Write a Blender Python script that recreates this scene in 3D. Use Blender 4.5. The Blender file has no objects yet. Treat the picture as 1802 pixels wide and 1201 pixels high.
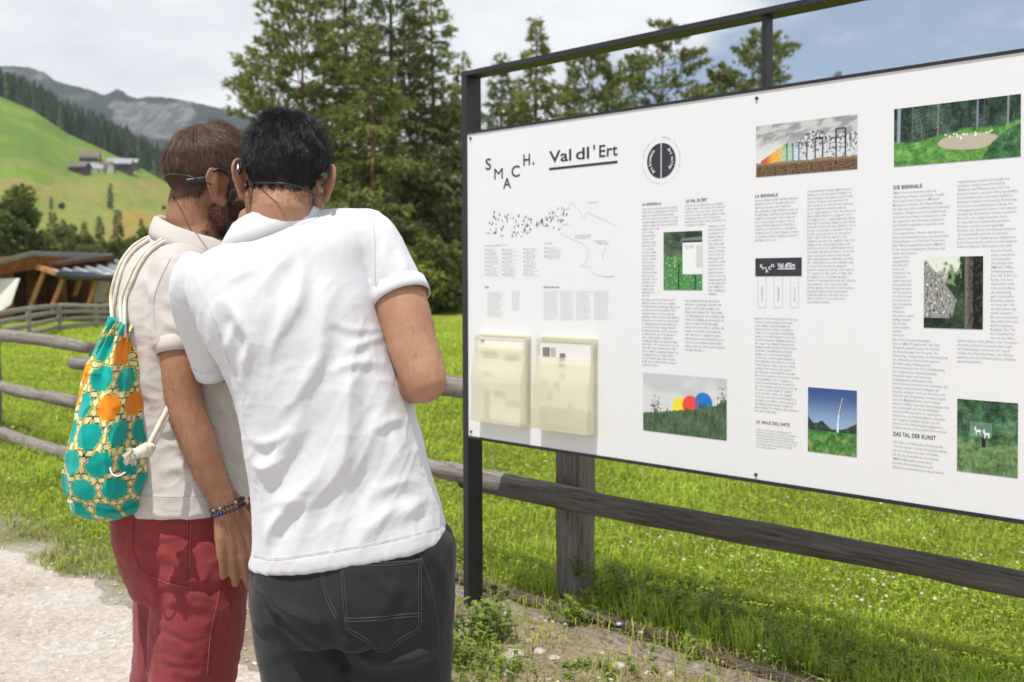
import bpy, bmesh, math, random
import numpy as np
from mathutils import Vector, Matrix
from mathutils.bvhtree import BVHTree

scene = bpy.context.scene
C = scene.collection
rng = np.random.default_rng(7)
random.seed(7)
R = math.radians

# ------------------------------------------------------------------ camera
F_PX, PITCH, ROLL, SHIFT = 1820.0, 1.124, -0.2, -72.4
H_CAM = 1.40
cam = bpy.data.cameras.new('camera')
cam_o = bpy.data.objects.new('camera', cam); C.objects.link(cam_o)
cam.sensor_width = 36.0
cam.lens = 36.0 * F_PX / 1802.0
cam.shift_y = SHIFT / 1802.0
cam.clip_start = 0.05
cam.clip_end = 20000
cam_o.location = (0, 0, H_CAM)
cam_o.rotation_euler = (Matrix.Rotation(R(90 - PITCH), 4, 'X') @ Matrix.Rotation(R(ROLL), 4, 'Z')).to_euler()
cam.dof.use_dof = True
cam.dof.focus_distance = 2.35
cam.dof.aperture_fstop = 5.0
scene.camera = cam_o

# ------------------------------------------------------------------ light
SUN = Vector((-0.20, -0.29, 0.92)).normalized()      # towards the sun: high, behind the camera and a little left
SUN_EL = math.asin(SUN.z)
world = bpy.data.worlds.new('World'); scene.world = world
world.use_nodes = True
SKY_STRENGTH = 0.09
sun = bpy.data.lights.new('sun', 'SUN'); sun.energy = 4.2; sun.angle = R(0.53); sun.color = (1, 0.955, 0.88)
sun_o = bpy.data.objects.new('sun', sun); C.objects.link(sun_o)
sun_o.rotation_euler = SUN.to_track_quat('Z', 'Y').to_euler()
sun_o.location = (-3, -5, 15)

scene.view_settings.view_transform = 'Standard'
scene.view_settings.look = 'None'
scene.view_settings.gamma = 1
scene.view_settings.use_curve_mapping = False
scene.view_settings.exposure = 0.36
scene.render.engine = 'CYCLES'
scene.cycles.use_denoising = True
scene.cycles.max_bounces = 6
scene.cycles.diffuse_bounces = 3
scene.cycles.transparent_max_bounces = 8
scene.cycles.volume_bounces = 0
scene.cycles.sample_clamp_indirect = 6

def world_nodes():
    nt = world.node_tree; N = nt.nodes; L = nt.links
    for n in list(N): N.remove(n)
    out = N.new('ShaderNodeOutputWorld'); bg = N.new('ShaderNodeBackground')
    bg.inputs['Strength'].default_value = SKY_STRENGTH
    sky = N.new('ShaderNodeTexSky'); sky.sky_type = 'NISHITA'; sky.sun_disc = False
    sky.sun_elevation = SUN_EL
    sky.sun_rotation = math.atan2(SUN.x, SUN.y)
    sky.altitude = 1400; sky.air_density = 1.0; sky.dust_density = 0.25; sky.ozone_density = 1.5
    tc = N.new('ShaderNodeTexCoord')
    # clouds live on a plane overhead: direction / (z + small) gives flat cloud decks that thin towards the zenith
    sep = N.new('ShaderNodeSeparateXYZ'); L.new(tc.outputs['Generated'], sep.inputs[0])
    az = N.new('ShaderNodeMath'); az.operation = 'ABSOLUTE'; L.new(sep.outputs['Z'], az.inputs[0])
    ad = N.new('ShaderNodeMath'); ad.operation = 'ADD'; ad.inputs[1].default_value = 0.22; L.new(az.outputs[0], ad.inputs[0])
    dv = N.new('ShaderNodeVectorMath'); dv.operation = 'DIVIDE'
    cb = N.new('ShaderNodeCombineXYZ')
    for i in range(3): L.new(ad.outputs[0], cb.inputs[i])
    L.new(tc.outputs['Generated'], dv.inputs[0]); L.new(cb.outputs[0], dv.inputs[1])
    mp = N.new('ShaderNodeMapping'); mp.inputs['Location'].default_value = CLOUD_OFF
    L.new(dv.outputs[0], mp.inputs['Vector'])
    no = N.new('ShaderNodeTexNoise'); no.inputs['Scale'].default_value = 0.55; no.inputs['Detail'].default_value = 2.0
    no.inputs['Roughness'].default_value = 0.45
    L.new(mp.outputs[0], no.inputs['Vector'])
    n2 = N.new('ShaderNodeTexNoise'); n2.inputs['Scale'].default_value = 3.2; n2.inputs['Detail'].default_value = 8.0
    n2.inputs['Roughness'].default_value = 0.6; n2.inputs['Distortion'].default_value = 0.3
    L.new(mp.outputs[0], n2.inputs['Vector'])
    m1 = N.new('ShaderNodeMath'); m1.operation = 'MULTIPLY_ADD'; m1.inputs[1].default_value = 0.36; L.new(n2.outputs['Fac'], m1.inputs[0]); L.new(no.outputs['Fac'], m1.inputs[2])
    rp = N.new('ShaderNodeValToRGB'); rp.color_ramp.elements[0].position = CLOUD_LO; rp.color_ramp.elements[1].position = CLOUD_HI
    rp.color_ramp.interpolation = 'EASE'
    L.new(m1.outputs[0], rp.inputs[0])
    shade = N.new('ShaderNodeValToRGB')
    shade.color_ramp.elements[0].position = 0.30; shade.color_ramp.elements[0].color = (8.1, 8.25, 8.5, 1)
    shade.color_ramp.elements[1].position = 0.62; shade.color_ramp.elements[1].color = (10.6, 10.6, 10.6, 1)
    L.new(n2.outputs['Fac'], shade.inputs[0])
    mx = N.new('ShaderNodeMix'); mx.data_type = 'RGBA'
    L.new(rp.outputs[0], mx.inputs['Factor']); L.new(sky.outputs[0], mx.inputs[6]); L.new(shade.outputs[0], mx.inputs[7])
    L.new(mx.outputs[2], bg.inputs['Color']); L.new(bg.outputs[0], out.inputs['Surface'])
CLOUD_OFF = (-14.2336, 17.946, 0.0); CLOUD_LO, CLOUD_HI = 0.60, 0.72
world_nodes()

# ------------------------------------------------------------------ measuring: photograph pixel -> place
CM = cam_o.rotation_euler.to_matrix()
CMn = np.array(CM)
def ray(px, py):
    v = Vector(((px - 901.0) / F_PX, -(py - 600.5 - SHIFT) / F_PX, -1.0))
    return CM @ v
def at(px, py, Y):
    """point of the place seen at a pixel of the photograph, Y metres in front of the camera"""
    d = ray(px, py)
    return np.array((d.x * Y / d.y, Y, H_CAM + d.z * Y / d.y))
def ground(px, py, z=0.0):
    d = ray(px, py); t = (z - H_CAM) / d.z
    return np.array((d.x * t, d.y * t, z))
def proj(V):
    V = np.asarray(V, float).reshape(-1, 3) - np.array((0, 0, H_CAM))
    c = V @ CMn
    return np.stack((901 + F_PX * c[:, 0] / -c[:, 2], 600.5 + SHIFT - F_PX * c[:, 1] / -c[:, 2]), 1)
TH = R(45.346)
BS = np.array((math.sin(TH), -math.cos(TH), 0.0))    # along the board, towards the right
BN = np.array((math.cos(TH), math.sin(TH), 0.0))     # away from the camera
B0 = np.array((-0.1955, 4.4, 0.0))                   # foot of the board's left post
def bp(s, n=0.0, z=0.0): return B0 + BS * s + BN * n + np.array((0, 0, z))
def onplane(px, py, n=0.0):
    """(s, z) where a pixel's ray meets the vertical plane n metres behind the board's face"""
    d = np.array(ray(px, py)); o = np.array((0, 0, H_CAM))
    t = ((B0 + BN * n - o) @ BN) / (d @ BN)
    p = o + d * t
    return float((p - B0) @ BS), float(p[2])

# ------------------------------------------------------------------ noise
_pt = np.random.default_rng(3).permutation(256); _pt = np.concatenate([_pt, _pt, _pt])
_gr = np.random.default_rng(4).normal(size=(256, 3)); _gr /= np.linalg.norm(_gr, axis=1)[:, None]
def pnoise(P):
    P = np.asarray(P, float); i = np.floor(P).astype(int); f = P - i; i = i & 255
    u = f * f * f * (f * (f * 6 - 15) + 10); out = 0
    for dx in (0, 1):
        for dy in (0, 1):
            for dz in (0, 1):
                h = _pt[_pt[_pt[i[:, 0] + dx] + i[:, 1] + dy] + i[:, 2] + dz]
                g = (_gr[h] * (f - np.array((dx, dy, dz)))).sum(1)
                w = (u[:, 0] if dx else 1 - u[:, 0]) * (u[:, 1] if dy else 1 - u[:, 1]) * (u[:, 2] if dz else 1 - u[:, 2])
                out = out + g * w
    return out * 1.5
def fbm(P, o=4, gain=0.5):
    P = np.asarray(P, float); s = 0; a = 1.0
    for k in range(o): s = s + a * pnoise(P * 2 ** k + 17.3 * k); a *= gain
    return s
def sstep(a, b, x):
    t = np.clip((x - a) / (b - a), 0, 1); return t * t * (3 - 2 * t)

# ------------------------------------------------------------------ materials
def col4(c): return (c[0], c[1], c[2], 1.0)
class Mat:
    def __init__(s, name):
        s.m = bpy.data.materials.new(name); s.m.use_nodes = True
        s.nt = s.m.node_tree; s.N = s.nt.nodes; s.L = s.nt.links
        s.b = s.N['Principled BSDF']; s._c = None
    def coord(s, kind='Object', scale=(1, 1, 1)):
        tc = s.N.new('ShaderNodeTexCoord'); mp = s.N.new('ShaderNodeMapping')
        mp.inputs['Scale'].default_value = scale; s.L.new(tc.outputs[kind], mp.inputs[0]); return mp.outputs[0]
    def noise(s, scale, detail=4, rough=0.55, vec=None, dist=0.0):
        n = s.N.new('ShaderNodeTexNoise'); n.inputs['Scale'].default_value = scale; n.inputs['Detail'].default_value = detail
        n.inputs['Roughness'].default_value = rough; n.inputs['Distortion'].default_value = dist
        s.L.new(vec if vec is not None else s.coord(), n.inputs['Vector']); return n.outputs['Fac']
    def ramp(s, fac, stops, interp='LINEAR'):
        r = s.N.new('ShaderNodeValToRGB'); e = r.color_ramp.elements; r.color_ramp.interpolation = interp
        e[0].position = stops[0][0]; e[0].color = col4(stops[0][1]); e[1].position = stops[-1][0]; e[1].color = col4(stops[-1][1])
        for p, c in stops[1:-1]:
            k = e.new(p); k.color = col4(c)
        s.L.new(fac, r.inputs[0]); return r.outputs[0]
    def mix(s, fac, a, b, mode='MIX'):
        m = s.N.new('ShaderNodeMix'); m.data_type = 'RGBA'; m.blend_type = mode
        for v, i in ((fac, 0), (a, 6), (b, 7)):
            if hasattr(v, 'links'): s.L.new(v, m.inputs[i])
            elif i == 0: m.inputs[0].default_value = v
            else: m.inputs[i].default_value = col4(v)
        return m.outputs[2]
    def attr(s, name):
        a = s.N.new('ShaderNodeAttribute'); a.attribute_name = name; return a.outputs['Color']
    def island(s):
        g = s.N.new('ShaderNodeNewGeometry'); return g.outputs['Random Per Island']
    def color(s, c):
        if hasattr(c, 'links'): s.L.new(c, s.b.inputs['Base Color'])
        else: s.b.inputs['Base Color'].default_value = col4(c)
        s._c = c; return s
    def set(s, **k):
        for n, v in k.items(): s.b.inputs[n.replace('_', ' ')].default_value = v
        return s
    def rough(s, v):
        if hasattr(v, 'links'): s.L.new(v, s.b.inputs['Roughness'])
        else: s.b.inputs['Roughness'].default_value = v
        return s
    def bump(s, h, strength=0.3, dist=0.01):
        b = s.N.new('ShaderNodeBump'); b.inputs['Strength'].default_value = strength; b.inputs['Distance'].default_value = dist
        s.L.new(h, b.inputs['Height'])
        if s.b.inputs['Normal'].links: s.L.new(s.b.inputs['Normal'].links[0].from_socket, b.inputs['Normal'])
        s.L.new(b.outputs[0], s.b.inputs['Normal']); return s
    def translucent(s, fac, c=None):
        t = s.N.new('ShaderNodeBsdfTranslucent'); m = s.N.new('ShaderNodeMixShader'); m.inputs[0].default_value = fac
        c = c if c is not None else s._c
        if hasattr(c, 'links'): s.L.new(c, t.inputs[0])
        else: t.inputs[0].default_value = col4(c)
        o = s.N['Material Output']; s.L.new(s.b.outputs[0], m.inputs[1]); s.L.new(t.outputs[0], m.inputs[2]); s.L.new(m.outputs[0], o.inputs[0])
        return s
def simple(name, c, rough=0.7, var=0.12, scale=8.0, bump=0.0, bscale=60.0, **k):
    m = Mat(name); n = m.noise(scale)
    lo = [x * (1 - var) for x in c]; hi = [min(1, x * (1 + var)) for x in c]
    m.color(m.ramp(n, [(0.3, lo), (0.7, hi)])).rough(rough).set(**k)
    if bump: m.bump(m.noise(bscale, 5), bump, 0.004)
    return m.m

# ------------------------------------------------------------------ objects
WL = {}
def link(o, parent=None, loc=None):
    C.objects.link(o)
    if parent is not None:
        o.parent = parent; WL[o.name] = WL[parent.name].copy()
    else:
        l = np.array(loc if loc is not None else (0, 0, 0), float); o.location = l; WL[o.name] = l
    return o
def tag(o, label=None, cat=None, group=None, kind=None):
    if label: o['label'] = label
    if cat: o['category'] = cat
    if group: o['group'] = group
    if kind: o['kind'] = kind
    return o
def thing(name, loc, label, cat, group=None):
    o = bpy.data.objects.new(name, None); o.empty_display_size = 0.1
    link(o, None, loc); return tag(o, label, cat, group)
def meshdata(name, V, F, smooth=True, mat=None, cols=None, mi=None):
    me = bpy.data.meshes.new(name); V = np.asarray(V, np.float32).reshape(-1, 3)
    if isinstance(F, np.ndarray) and F.ndim == 2:
        k = F.shape[1]; loops = F.reshape(-1).astype(np.int32); tot = np.full(len(F), k, np.int32)
    else:
        loops = np.fromiter((i for f in F for i in f), np.int32); tot = np.array([len(f) for f in F], np.int32)
    me.vertices.add(len(V)); me.vertices.foreach_set('co', V.ravel())
    me.loops.add(len(loops)); me.loops.foreach_set('vertex_index', loops)
    st = np.concatenate(([0], np.cumsum(tot)[:-1])).astype(np.int32)
    me.polygons.add(len(tot)); me.polygons.foreach_set('loop_start', st)
    try: me.polygons.foreach_set('loop_total', tot)
    except Exception: pass
    me.polygons.foreach_set('use_smooth', np.full(len(tot), bool(smooth)))
    if mi is not None: me.polygons.foreach_set('material_index', np.asarray(mi, np.int32))
    me.update(calc_edges=True)
    for m in (mat if isinstance(mat, (list, tuple)) else [mat]):
        if m is not None: me.materials.append(m)
    if cols is not None:
        a = me.color_attributes.new('col', 'FLOAT_COLOR', 'POINT')
        cc = np.ones((len(V), 4), np.float32); cc[:, :3] = cols; a.data.foreach_set('color', cc.ravel())
    return me
def mk(name, V, F, mat, parent=None, smooth=True, loc=None, cols=None, mi=None):
    V = np.asarray(V, float).reshape(-1, 3)
    base = WL[parent.name] if parent is not None else np.array(loc if loc is not None else (0, 0, 0), float)
    o = bpy.data.objects.new(name, meshdata(name, V - base, F, smooth, mat, cols, mi))
    return link(o, parent, loc)

# ------------------------------------------------------------------ shapes: each gives (V, F)
def join(parts):
    V = []; F = []; k = 0
    for v, f in parts:
        v = np.asarray(v, float).reshape(-1, 3); V.append(v); F += [tuple(int(i) + k for i in q) for q in f]; k += len(v)
    return np.concatenate(V), F
def nrm(v):
    v = np.asarray(v, float); return v / (np.linalg.norm(v) + 1e-12)
def frames(P, ref=None):
    P = np.asarray(P, float); T = np.gradient(P, axis=0); T /= np.linalg.norm(T, axis=1)[:, None] + 1e-12
    u = ref if ref is not None else (np.array((0, 0, 1.0)) if abs(T[0][2]) < 0.9 else np.array((1.0, 0, 0)))
    U = []
    for t in T:
        u = nrm(u - t * (u @ t)); U.append(u)
    U = np.array(U); return T, U, np.cross(T, U)
def rings_mesh(Rg, cap=True):
    Rg = np.asarray(Rg, float); m, n = Rg.shape[:2]; V = Rg.reshape(-1, 3); F = []
    for i in range(m - 1):
        for j in range(n):
            a = i * n + j; b = i * n + (j + 1) % n; F.append((a, b, b + n, a + n))
    if cap:
        V = np.concatenate([V, Rg[0].mean(0)[None], Rg[-1].mean(0)[None]]); a0 = m * n; a1 = a0 + 1
        for j in range(n):
            F.append((a0, (j + 1) % n, j)); F.append((a1, (m - 1) * n + j, (m - 1) * n + (j + 1) % n))
    return V, F
def tube(P, rad, n=14, round_caps=True, ref=None, flat=1.0, cap=True):
    """tapered tube along points; flat squeezes the second cross axis"""
    P = np.asarray(P, float); rad = np.broadcast_to(np.asarray(rad, float), (len(P),)).copy()
    T, U, W = frames(P, ref); a = np.linspace(0, 2 * np.pi, n, endpoint=False); ca, sa = np.cos(a)[:, None], np.sin(a)[:, None]
    rings = []
    if round_caps:
        for q in (80, 55, 28):
            q = R(q); rings.append(P[0] - T[0] * rad[0] * math.sin(q) + rad[0] * math.cos(q) * (ca * U[0] + sa * W[0] * flat))
    for i in range(len(P)): rings.append(P[i] + rad[i] * (ca * U[i] + sa * W[i] * flat))
    if round_caps:
        for q in (28, 55, 80):
            q = R(q); rings.append(P[-1] + T[-1] * rad[-1] * math.sin(q) + rad[-1] * math.cos(q) * (ca * U[-1] + sa * W[-1] * flat))
    return rings_mesh(rings, cap)
def spline(P, k=6):
    """Catmull-Rom through rows of P (any width)"""
    P = np.asarray(P, float); Q = np.vstack([2 * P[0] - P[1], P, 2 * P[-1] - P[-2]]); out = []
    for i in range(1, len(Q) - 2):
        for t in np.linspace(0, 1, k, endpoint=False):
            a, b, c, d = Q[i - 1:i + 3]
            out.append(0.5 * (2 * b + (c - a) * t + (2 * a - 5 * b + 4 * c - d) * t * t + (3 * b - a - 3 * c + d) * t ** 3))
    out.append(P[-1]); return np.array(out)
def stube(PR, k=5, n=14, **kw):
    """smooth tube: rows (x, y, z, r)"""
    S = spline(PR, k); return tube(S[:, :3], S[:, 3], n, **kw)
def ellipsoid(c, rad, M=None, n=20, m=14):
    ph = np.linspace(0, np.pi, m + 1)[1:-1]; th = np.linspace(0, 2 * np.pi, n, endpoint=False)
    rg = np.array([[(math.sin(p) * math.cos(t), math.sin(p) * math.sin(t), math.cos(p)) for t in th] for p in ph[::-1]]) * np.asarray(rad)
    V, F = rings_mesh(rg, False); V = np.concatenate([V, [(0, 0, -rad[2])], [(0, 0, rad[2])]]); a0 = len(V) - 2; k = (m - 2) * n
    for j in range(n): F.append((a0, (j + 1) % n, j)); F.append((a0 + 1, k + j, k + (j + 1) % n))
    if M is not None: V = V @ np.asarray(M).T
    return V + np.asarray(c), F
def box(c, half, M=None, bev=0.0):
    c = np.asarray(c, float); h = np.asarray(half, float)
    if bev <= 0:
        V = np.array([(x, y, z) for x in (-1, 1) for y in (-1, 1) for z in (-1, 1)], float) * h
        F = [(0, 1, 3, 2), (4, 6, 7, 5), (0, 4, 5, 1), (2, 3, 7, 6), (0, 2, 6, 4), (1, 5, 7, 3)]
    else:
        bm = bmesh.new(); bmesh.ops.create_cube(bm, size=2)
        for v in bm.verts: v.co = Vector((v.co.x * h[0], v.co.y * h[1], v.co.z * h[2]))
        bmesh.ops.bevel(bm, geom=list(bm.edges), offset=min(bev, 0.9 * h.min()), segments=2, affect='EDGES', profile=0.6)
        bm.verts.index_update(); V = np.array([v.co[:] for v in bm.verts]); F = [tuple(v.index for v in f.verts) for f in bm.faces]; bm.free()
    if M is not None: V = V @ np.asarray(M).T
    return V + c, F
def obox(p0, p1, w, h, up=(0, 0, 1), bev=0.0):
    """beam from p0 to p1, w across and h along up"""
    p0 = np.asarray(p0, float); p1 = np.asarray(p1, float); t = nrm(p1 - p0); u = np.asarray(up, float); u = nrm(u - t * (u @ t)); s = np.cross(u, t)
    return box((p0 + p1) / 2, (np.linalg.norm(p1 - p0) / 2, w / 2, h / 2), np.stack([t, s, u], 1), bev)
BM = np.stack([BS, BN, np.array((0, 0, 1.0))], 1)
def bbox(s0, s1, n0, n1, z0, z1, bev=0.0):
    """box in the board's own axes"""
    return box(bp((s0 + s1) / 2, (n0 + n1) / 2, (z0 + z1) / 2), ((s1 - s0) / 2, (n1 - n0) / 2, (z1 - z0) / 2), BM, bev)
def grid_faces(m, n):
    i = np.arange(m - 1)[:, None]; j = np.arange(n - 1)[None]; a = (i * n + j).ravel()
    return np.stack([a, a + 1, a + n + 1, a + n], 1)

def remesh(parts, voxel, smooth=4, lam=0.5):
    """one closed skin over overlapping closed shapes"""
    V, F = join(parts); me = meshdata('tmp', V, F, False); o = bpy.data.objects.new('tmp', me); C.objects.link(o)
    md = o.modifiers.new('r', 'REMESH'); md.mode = 'VOXEL'; md.voxel_size = voxel; md.adaptivity = 0
    dg = bpy.context.evaluated_depsgraph_get(); e = o.evaluated_get(dg); m2 = bpy.data.meshes.new_from_object(e)
    n = len(m2.vertices); V = np.empty(n * 3, np.float32); m2.vertices.foreach_get('co', V); V = V.reshape(-1, 3).astype(float)
    Fq = np.empty(len(m2.loops), np.int32); m2.loops.foreach_get('vertex_index', Fq); Fq = Fq.reshape(-1, 4)
    bpy.data.objects.remove(o); bpy.data.meshes.remove(me); bpy.data.meshes.remove(m2)
    return lap(V, Fq, smooth, lam), Fq
def lap(V, F, it, lam=0.5, w=None):
    E = np.unique(np.sort(np.concatenate([F[:, [0, 1]], F[:, [1, 2]], F[:, [2, 3]], F[:, [3, 0]]]), 1), axis=0)
    n = len(V); deg = np.bincount(E.ravel(), minlength=n)[:, None]
    for _ in range(it):
        S = np.stack([np.bincount(E[:, 0], V[E[:, 1], k], n) + np.bincount(E[:, 1], V[E[:, 0], k], n) for k in range(3)], 1)
        D = (S / np.maximum(deg, 1) - V) * lam
        V = V + (D if w is None else D * w[:, None])
    return V
def vnormals(V, F):
    n = np.cross(V[F[:, 2]] - V[F[:, 0]], V[F[:, 3]] - V[F[:, 1]]); out = np.zeros_like(V)
    for k in range(4):
        for c in range(3): out[:, c] += np.bincount(F[:, k], n[:, c], len(V))
    return out / (np.linalg.norm(out, axis=1)[:, None] + 1e-12)
def bvh(V, F): return BVHTree.FromPolygons([Vector(v) for v in V], [tuple(int(i) for i in f) for f in F])
def cast(tree, px, py, off=0.001):
    """point on a surface under a pixel, lifted by off"""
    d = ray(px, py).normalized(); h = tree.ray_cast(Vector((0, 0, H_CAM)), d)
    if h[0] is None: return None
    n = h[1] if h[1].dot(d) < 0 else -h[1]
    return np.array(h[0] + n * off)
def seam(tree, pts, r=0.0008, off=0.0004, k=8, n=5):
    S = spline(np.array(pts, float), k); Q = [cast(tree, *p, off) for p in S]; Q = np.array([q for q in Q if q is not None])
    return tube(Q, r, n) if len(Q) > 2 else None
def polydist(p, poly):
    """distance in pixels, signed by side, and parameter 0..1 along a polyline"""
    poly = np.asarray(poly, float); best = np.full(len(p), 1e9); sd = np.zeros(len(p)); tt = np.zeros(len(p))
    L = np.concatenate(([0], np.cumsum(np.linalg.norm(np.diff(poly, axis=0), axis=1))))
    for i in range(len(poly) - 1):
        a, b = poly[i], poly[i + 1]; ab = b - a; t = np.clip(((p - a) @ ab) / (ab @ ab), 0, 1)
        q = a + t[:, None] * ab; d = np.linalg.norm(p - q, axis=1); m = d < best
        s = np.sign(ab[0] * (p - a)[:, 1] - ab[1] * (p - a)[:, 0])
        best[m] = d[m]; sd[m] = (d * s)[m]; tt[m] = ((L[i] + t * np.linalg.norm(ab)) / L[-1])[m]
    return best, sd, tt
def folds(V, F, lst, lim=0.25, gain=1.0):
    """press cloth folds into the side turned to the camera: (points, height m, width px[, side])"""
    N = vnormals(V, F); P = proj(V); D = V - np.array((0, 0, H_CAM)); D /= np.linalg.norm(D, axis=1)[:, None]
    face = sstep(lim, -0.2, (N * D).sum(1)); h = np.zeros(len(V))
    for f in lst:
        pts, amp, w = f[:3]; side = f[3] if len(f) > 3 else 1
        d, sd, t = polydist(P, spline(np.array(pts, float), 5)); sd = sd * side
        env = np.sin(np.pi * np.clip(t, 0, 1)) ** 1.1
        h += gain * amp * env * (.5 * np.exp(-(sd / w) ** 2) + .5 * np.exp(-1.25 * np.abs(sd) / w) - 0.5 * np.exp(-((sd - 1.7 * w) / (1.2 * w)) ** 2)) * (d < 6 * w)
    return V + N * (h * face)[:, None]
def thin_hidden(o, V, trees, ratio=0.08):
    """coarsen the part of a body that clothing covers; the body stays one mesh"""
    hid = np.zeros(len(V), bool)
    for t in trees:
        for i in np.nonzero(~hid)[0]:
            q, n, k, d = t.find_nearest(Vector(V[i]), 0.12)
            if q is not None and d > 0.004 and (Vector(V[i]) - q).dot(n) < 0: hid[i] = True
    g = o.vertex_groups.new(name='covered'); g.add([int(i) for i in np.nonzero(hid)[0]], 1.0, 'REPLACE')
    md = o.modifiers.new('d', 'DECIMATE'); md.ratio = 1 - hid.mean() * (1 - ratio); md.vertex_group = 'covered'; md.vertex_group_factor = 1000.0
    e = o.evaluated_get(bpy.context.evaluated_depsgraph_get()); m2 = bpy.data.meshes.new_from_object(e); old = o.data; o.modifiers.clear(); o.vertex_groups.clear(); o.data = m2; bpy.data.meshes.remove(old); m2.name = o.name
def hair_curves(name, roots, tips_fn, mat, parent, seg=4, r0=0.00022, kind='stuff'):
    """strands: tips_fn(roots index array, t) -> positions"""
    n = len(roots); cu = bpy.data.hair_curves.new(name); cu.add_curves([seg + 1] * n)
    P = np.stack([tips_fn(t) for t in np.linspace(0, 1, seg + 1)], 1) - WL[parent.name]
    cu.position_data.foreach_set('vector', P.astype(np.float32).ravel())
    ra = cu.attributes.new('radius', 'FLOAT', 'POINT'); rr = np.tile(np.linspace(1, 0.25, seg + 1) * r0, n).astype(np.float32); ra.data.foreach_set('value', rr)
    cu.materials.append(mat); o = bpy.data.objects.new(name, cu); link(o, parent)
    if kind: o['kind'] = kind
    return o
# ================================================================== ground, path, hills, mountain
def srgb(r, g, b):
    c = np.array((r, g, b), float) / 255.0
    return np.where(c <= 0.04045, c / 12.92, ((c + 0.055) / 1.055) ** 2.4)
def sn(P):
    """board axes of ground points"""
    d = np.asarray(P)[:, :2] - B0[:2]; return d @ BS[:2], d @ BN[:2]
def ground_z(x, y):
    x = np.asarray(x, float); y = np.asarray(y, float); P = np.stack([x, y, np.zeros_like(x)], 1)
    s, n = sn(P)
    z = fbm(P * 0.25, 2) * 0.05 * sstep(4, 14, np.hypot(x, y)) + fbm(P * 1.7, 2) * 0.010
    z = z - 0.02 * sstep(-0.6, -1.4, n)                                   # the path lies a little lower
    z = z + 0.8 * sstep(34, 80, y)
    return z
def build_ground():
    rad = np.concatenate([np.linspace(0.0, 12, 150)[1:], np.geomspace(12.3, 420, 90)]); m = 260
    a = np.linspace(-np.pi, np.pi, m, endpoint=False); X = np.outer(rad, np.sin(a)).ravel(); Y = np.outer(rad, np.cos(a)).ravel()
    V = np.stack([X, Y, ground_z(X, Y)], 1)
    i = np.arange(len(rad) - 1)[:, None]; j = np.arange(m)[None]; q = (i * m + j).ravel(); k = (i * m + (j + 1) % m).ravel()
    F = np.stack([q, k, k + m, q + m], 1)
    V = np.vstack([V, [(0, 0, 0)]]); V[-1, 2] = V[0:m, 2].mean(); c = len(V) - 1
    F3 = [(c, (t + 1) % m, t) for t in range(m)]
    s, n = sn(V); s_n = np.stack([s, n], 1)
    P = np.stack([V[:, 0], V[:, 1], 0 * s], 1)
    edge = n + fbm(P * 1.1, 3) * 0.25 + fbm(P * 5, 2) * 0.10
    grass = sstep(-1.05, -0.85, edge)[:, None]
    strip = (sstep(-1.05, -0.85, edge) * sstep(0.42, 0.20, n + fbm(P * 3, 2) * 0.10) * np.clip(.35 * sstep(-.3, -.8, n) + sstep(-1.6, -.7, s), 0, 1))[:, None]
    g = np.array((0.14, 0.165, 0.022)); far = np.array((0.27, 0.31, 0.040)); d = np.hypot(V[:, 0], V[:, 1])
    cg = g + (far - g) * sstep(9, 26, d)[:, None]; cg = cg * (1 + 0.25 * fbm(P * 0.9, 3))[:, None]
    soil = np.array((0.30, 0.245, 0.175)) * (1 + 0.35 * fbm(P * 4, 3))[:, None]
    grav = np.array((0.42, 0.375, 0.32)) * (1 + 0.10 * fbm(P * 2, 3))[:, None]
    col = grav * (1 - grass) + grass * (cg * (1 - strip) + soil * strip)
    mt = Mat('meadow_and_earth'); v = mt.coord()
    c = mt.attr('col'); c = mt.mix(mt.ramp(mt.noise(38, 6, .65, v), [(.38, (0, 0, 0)), (.66, (.9, .9, .9))]), c, mt.mix(1.0, c, (0.62, 0.6, 0.55), 'MULTIPLY'))
    mt.color(c).rough(0.95).set(Specular_IOR_Level=0.1); mt.bump(mt.noise(45, 6, .7, v), 0.6, 0.02)
    F = [tuple(int(x) for x in f) for f in F] + F3
    o = mk('ground', V, F, mt.m, cols=col); o['kind'] = 'structure'
    return o
build_ground()

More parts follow.
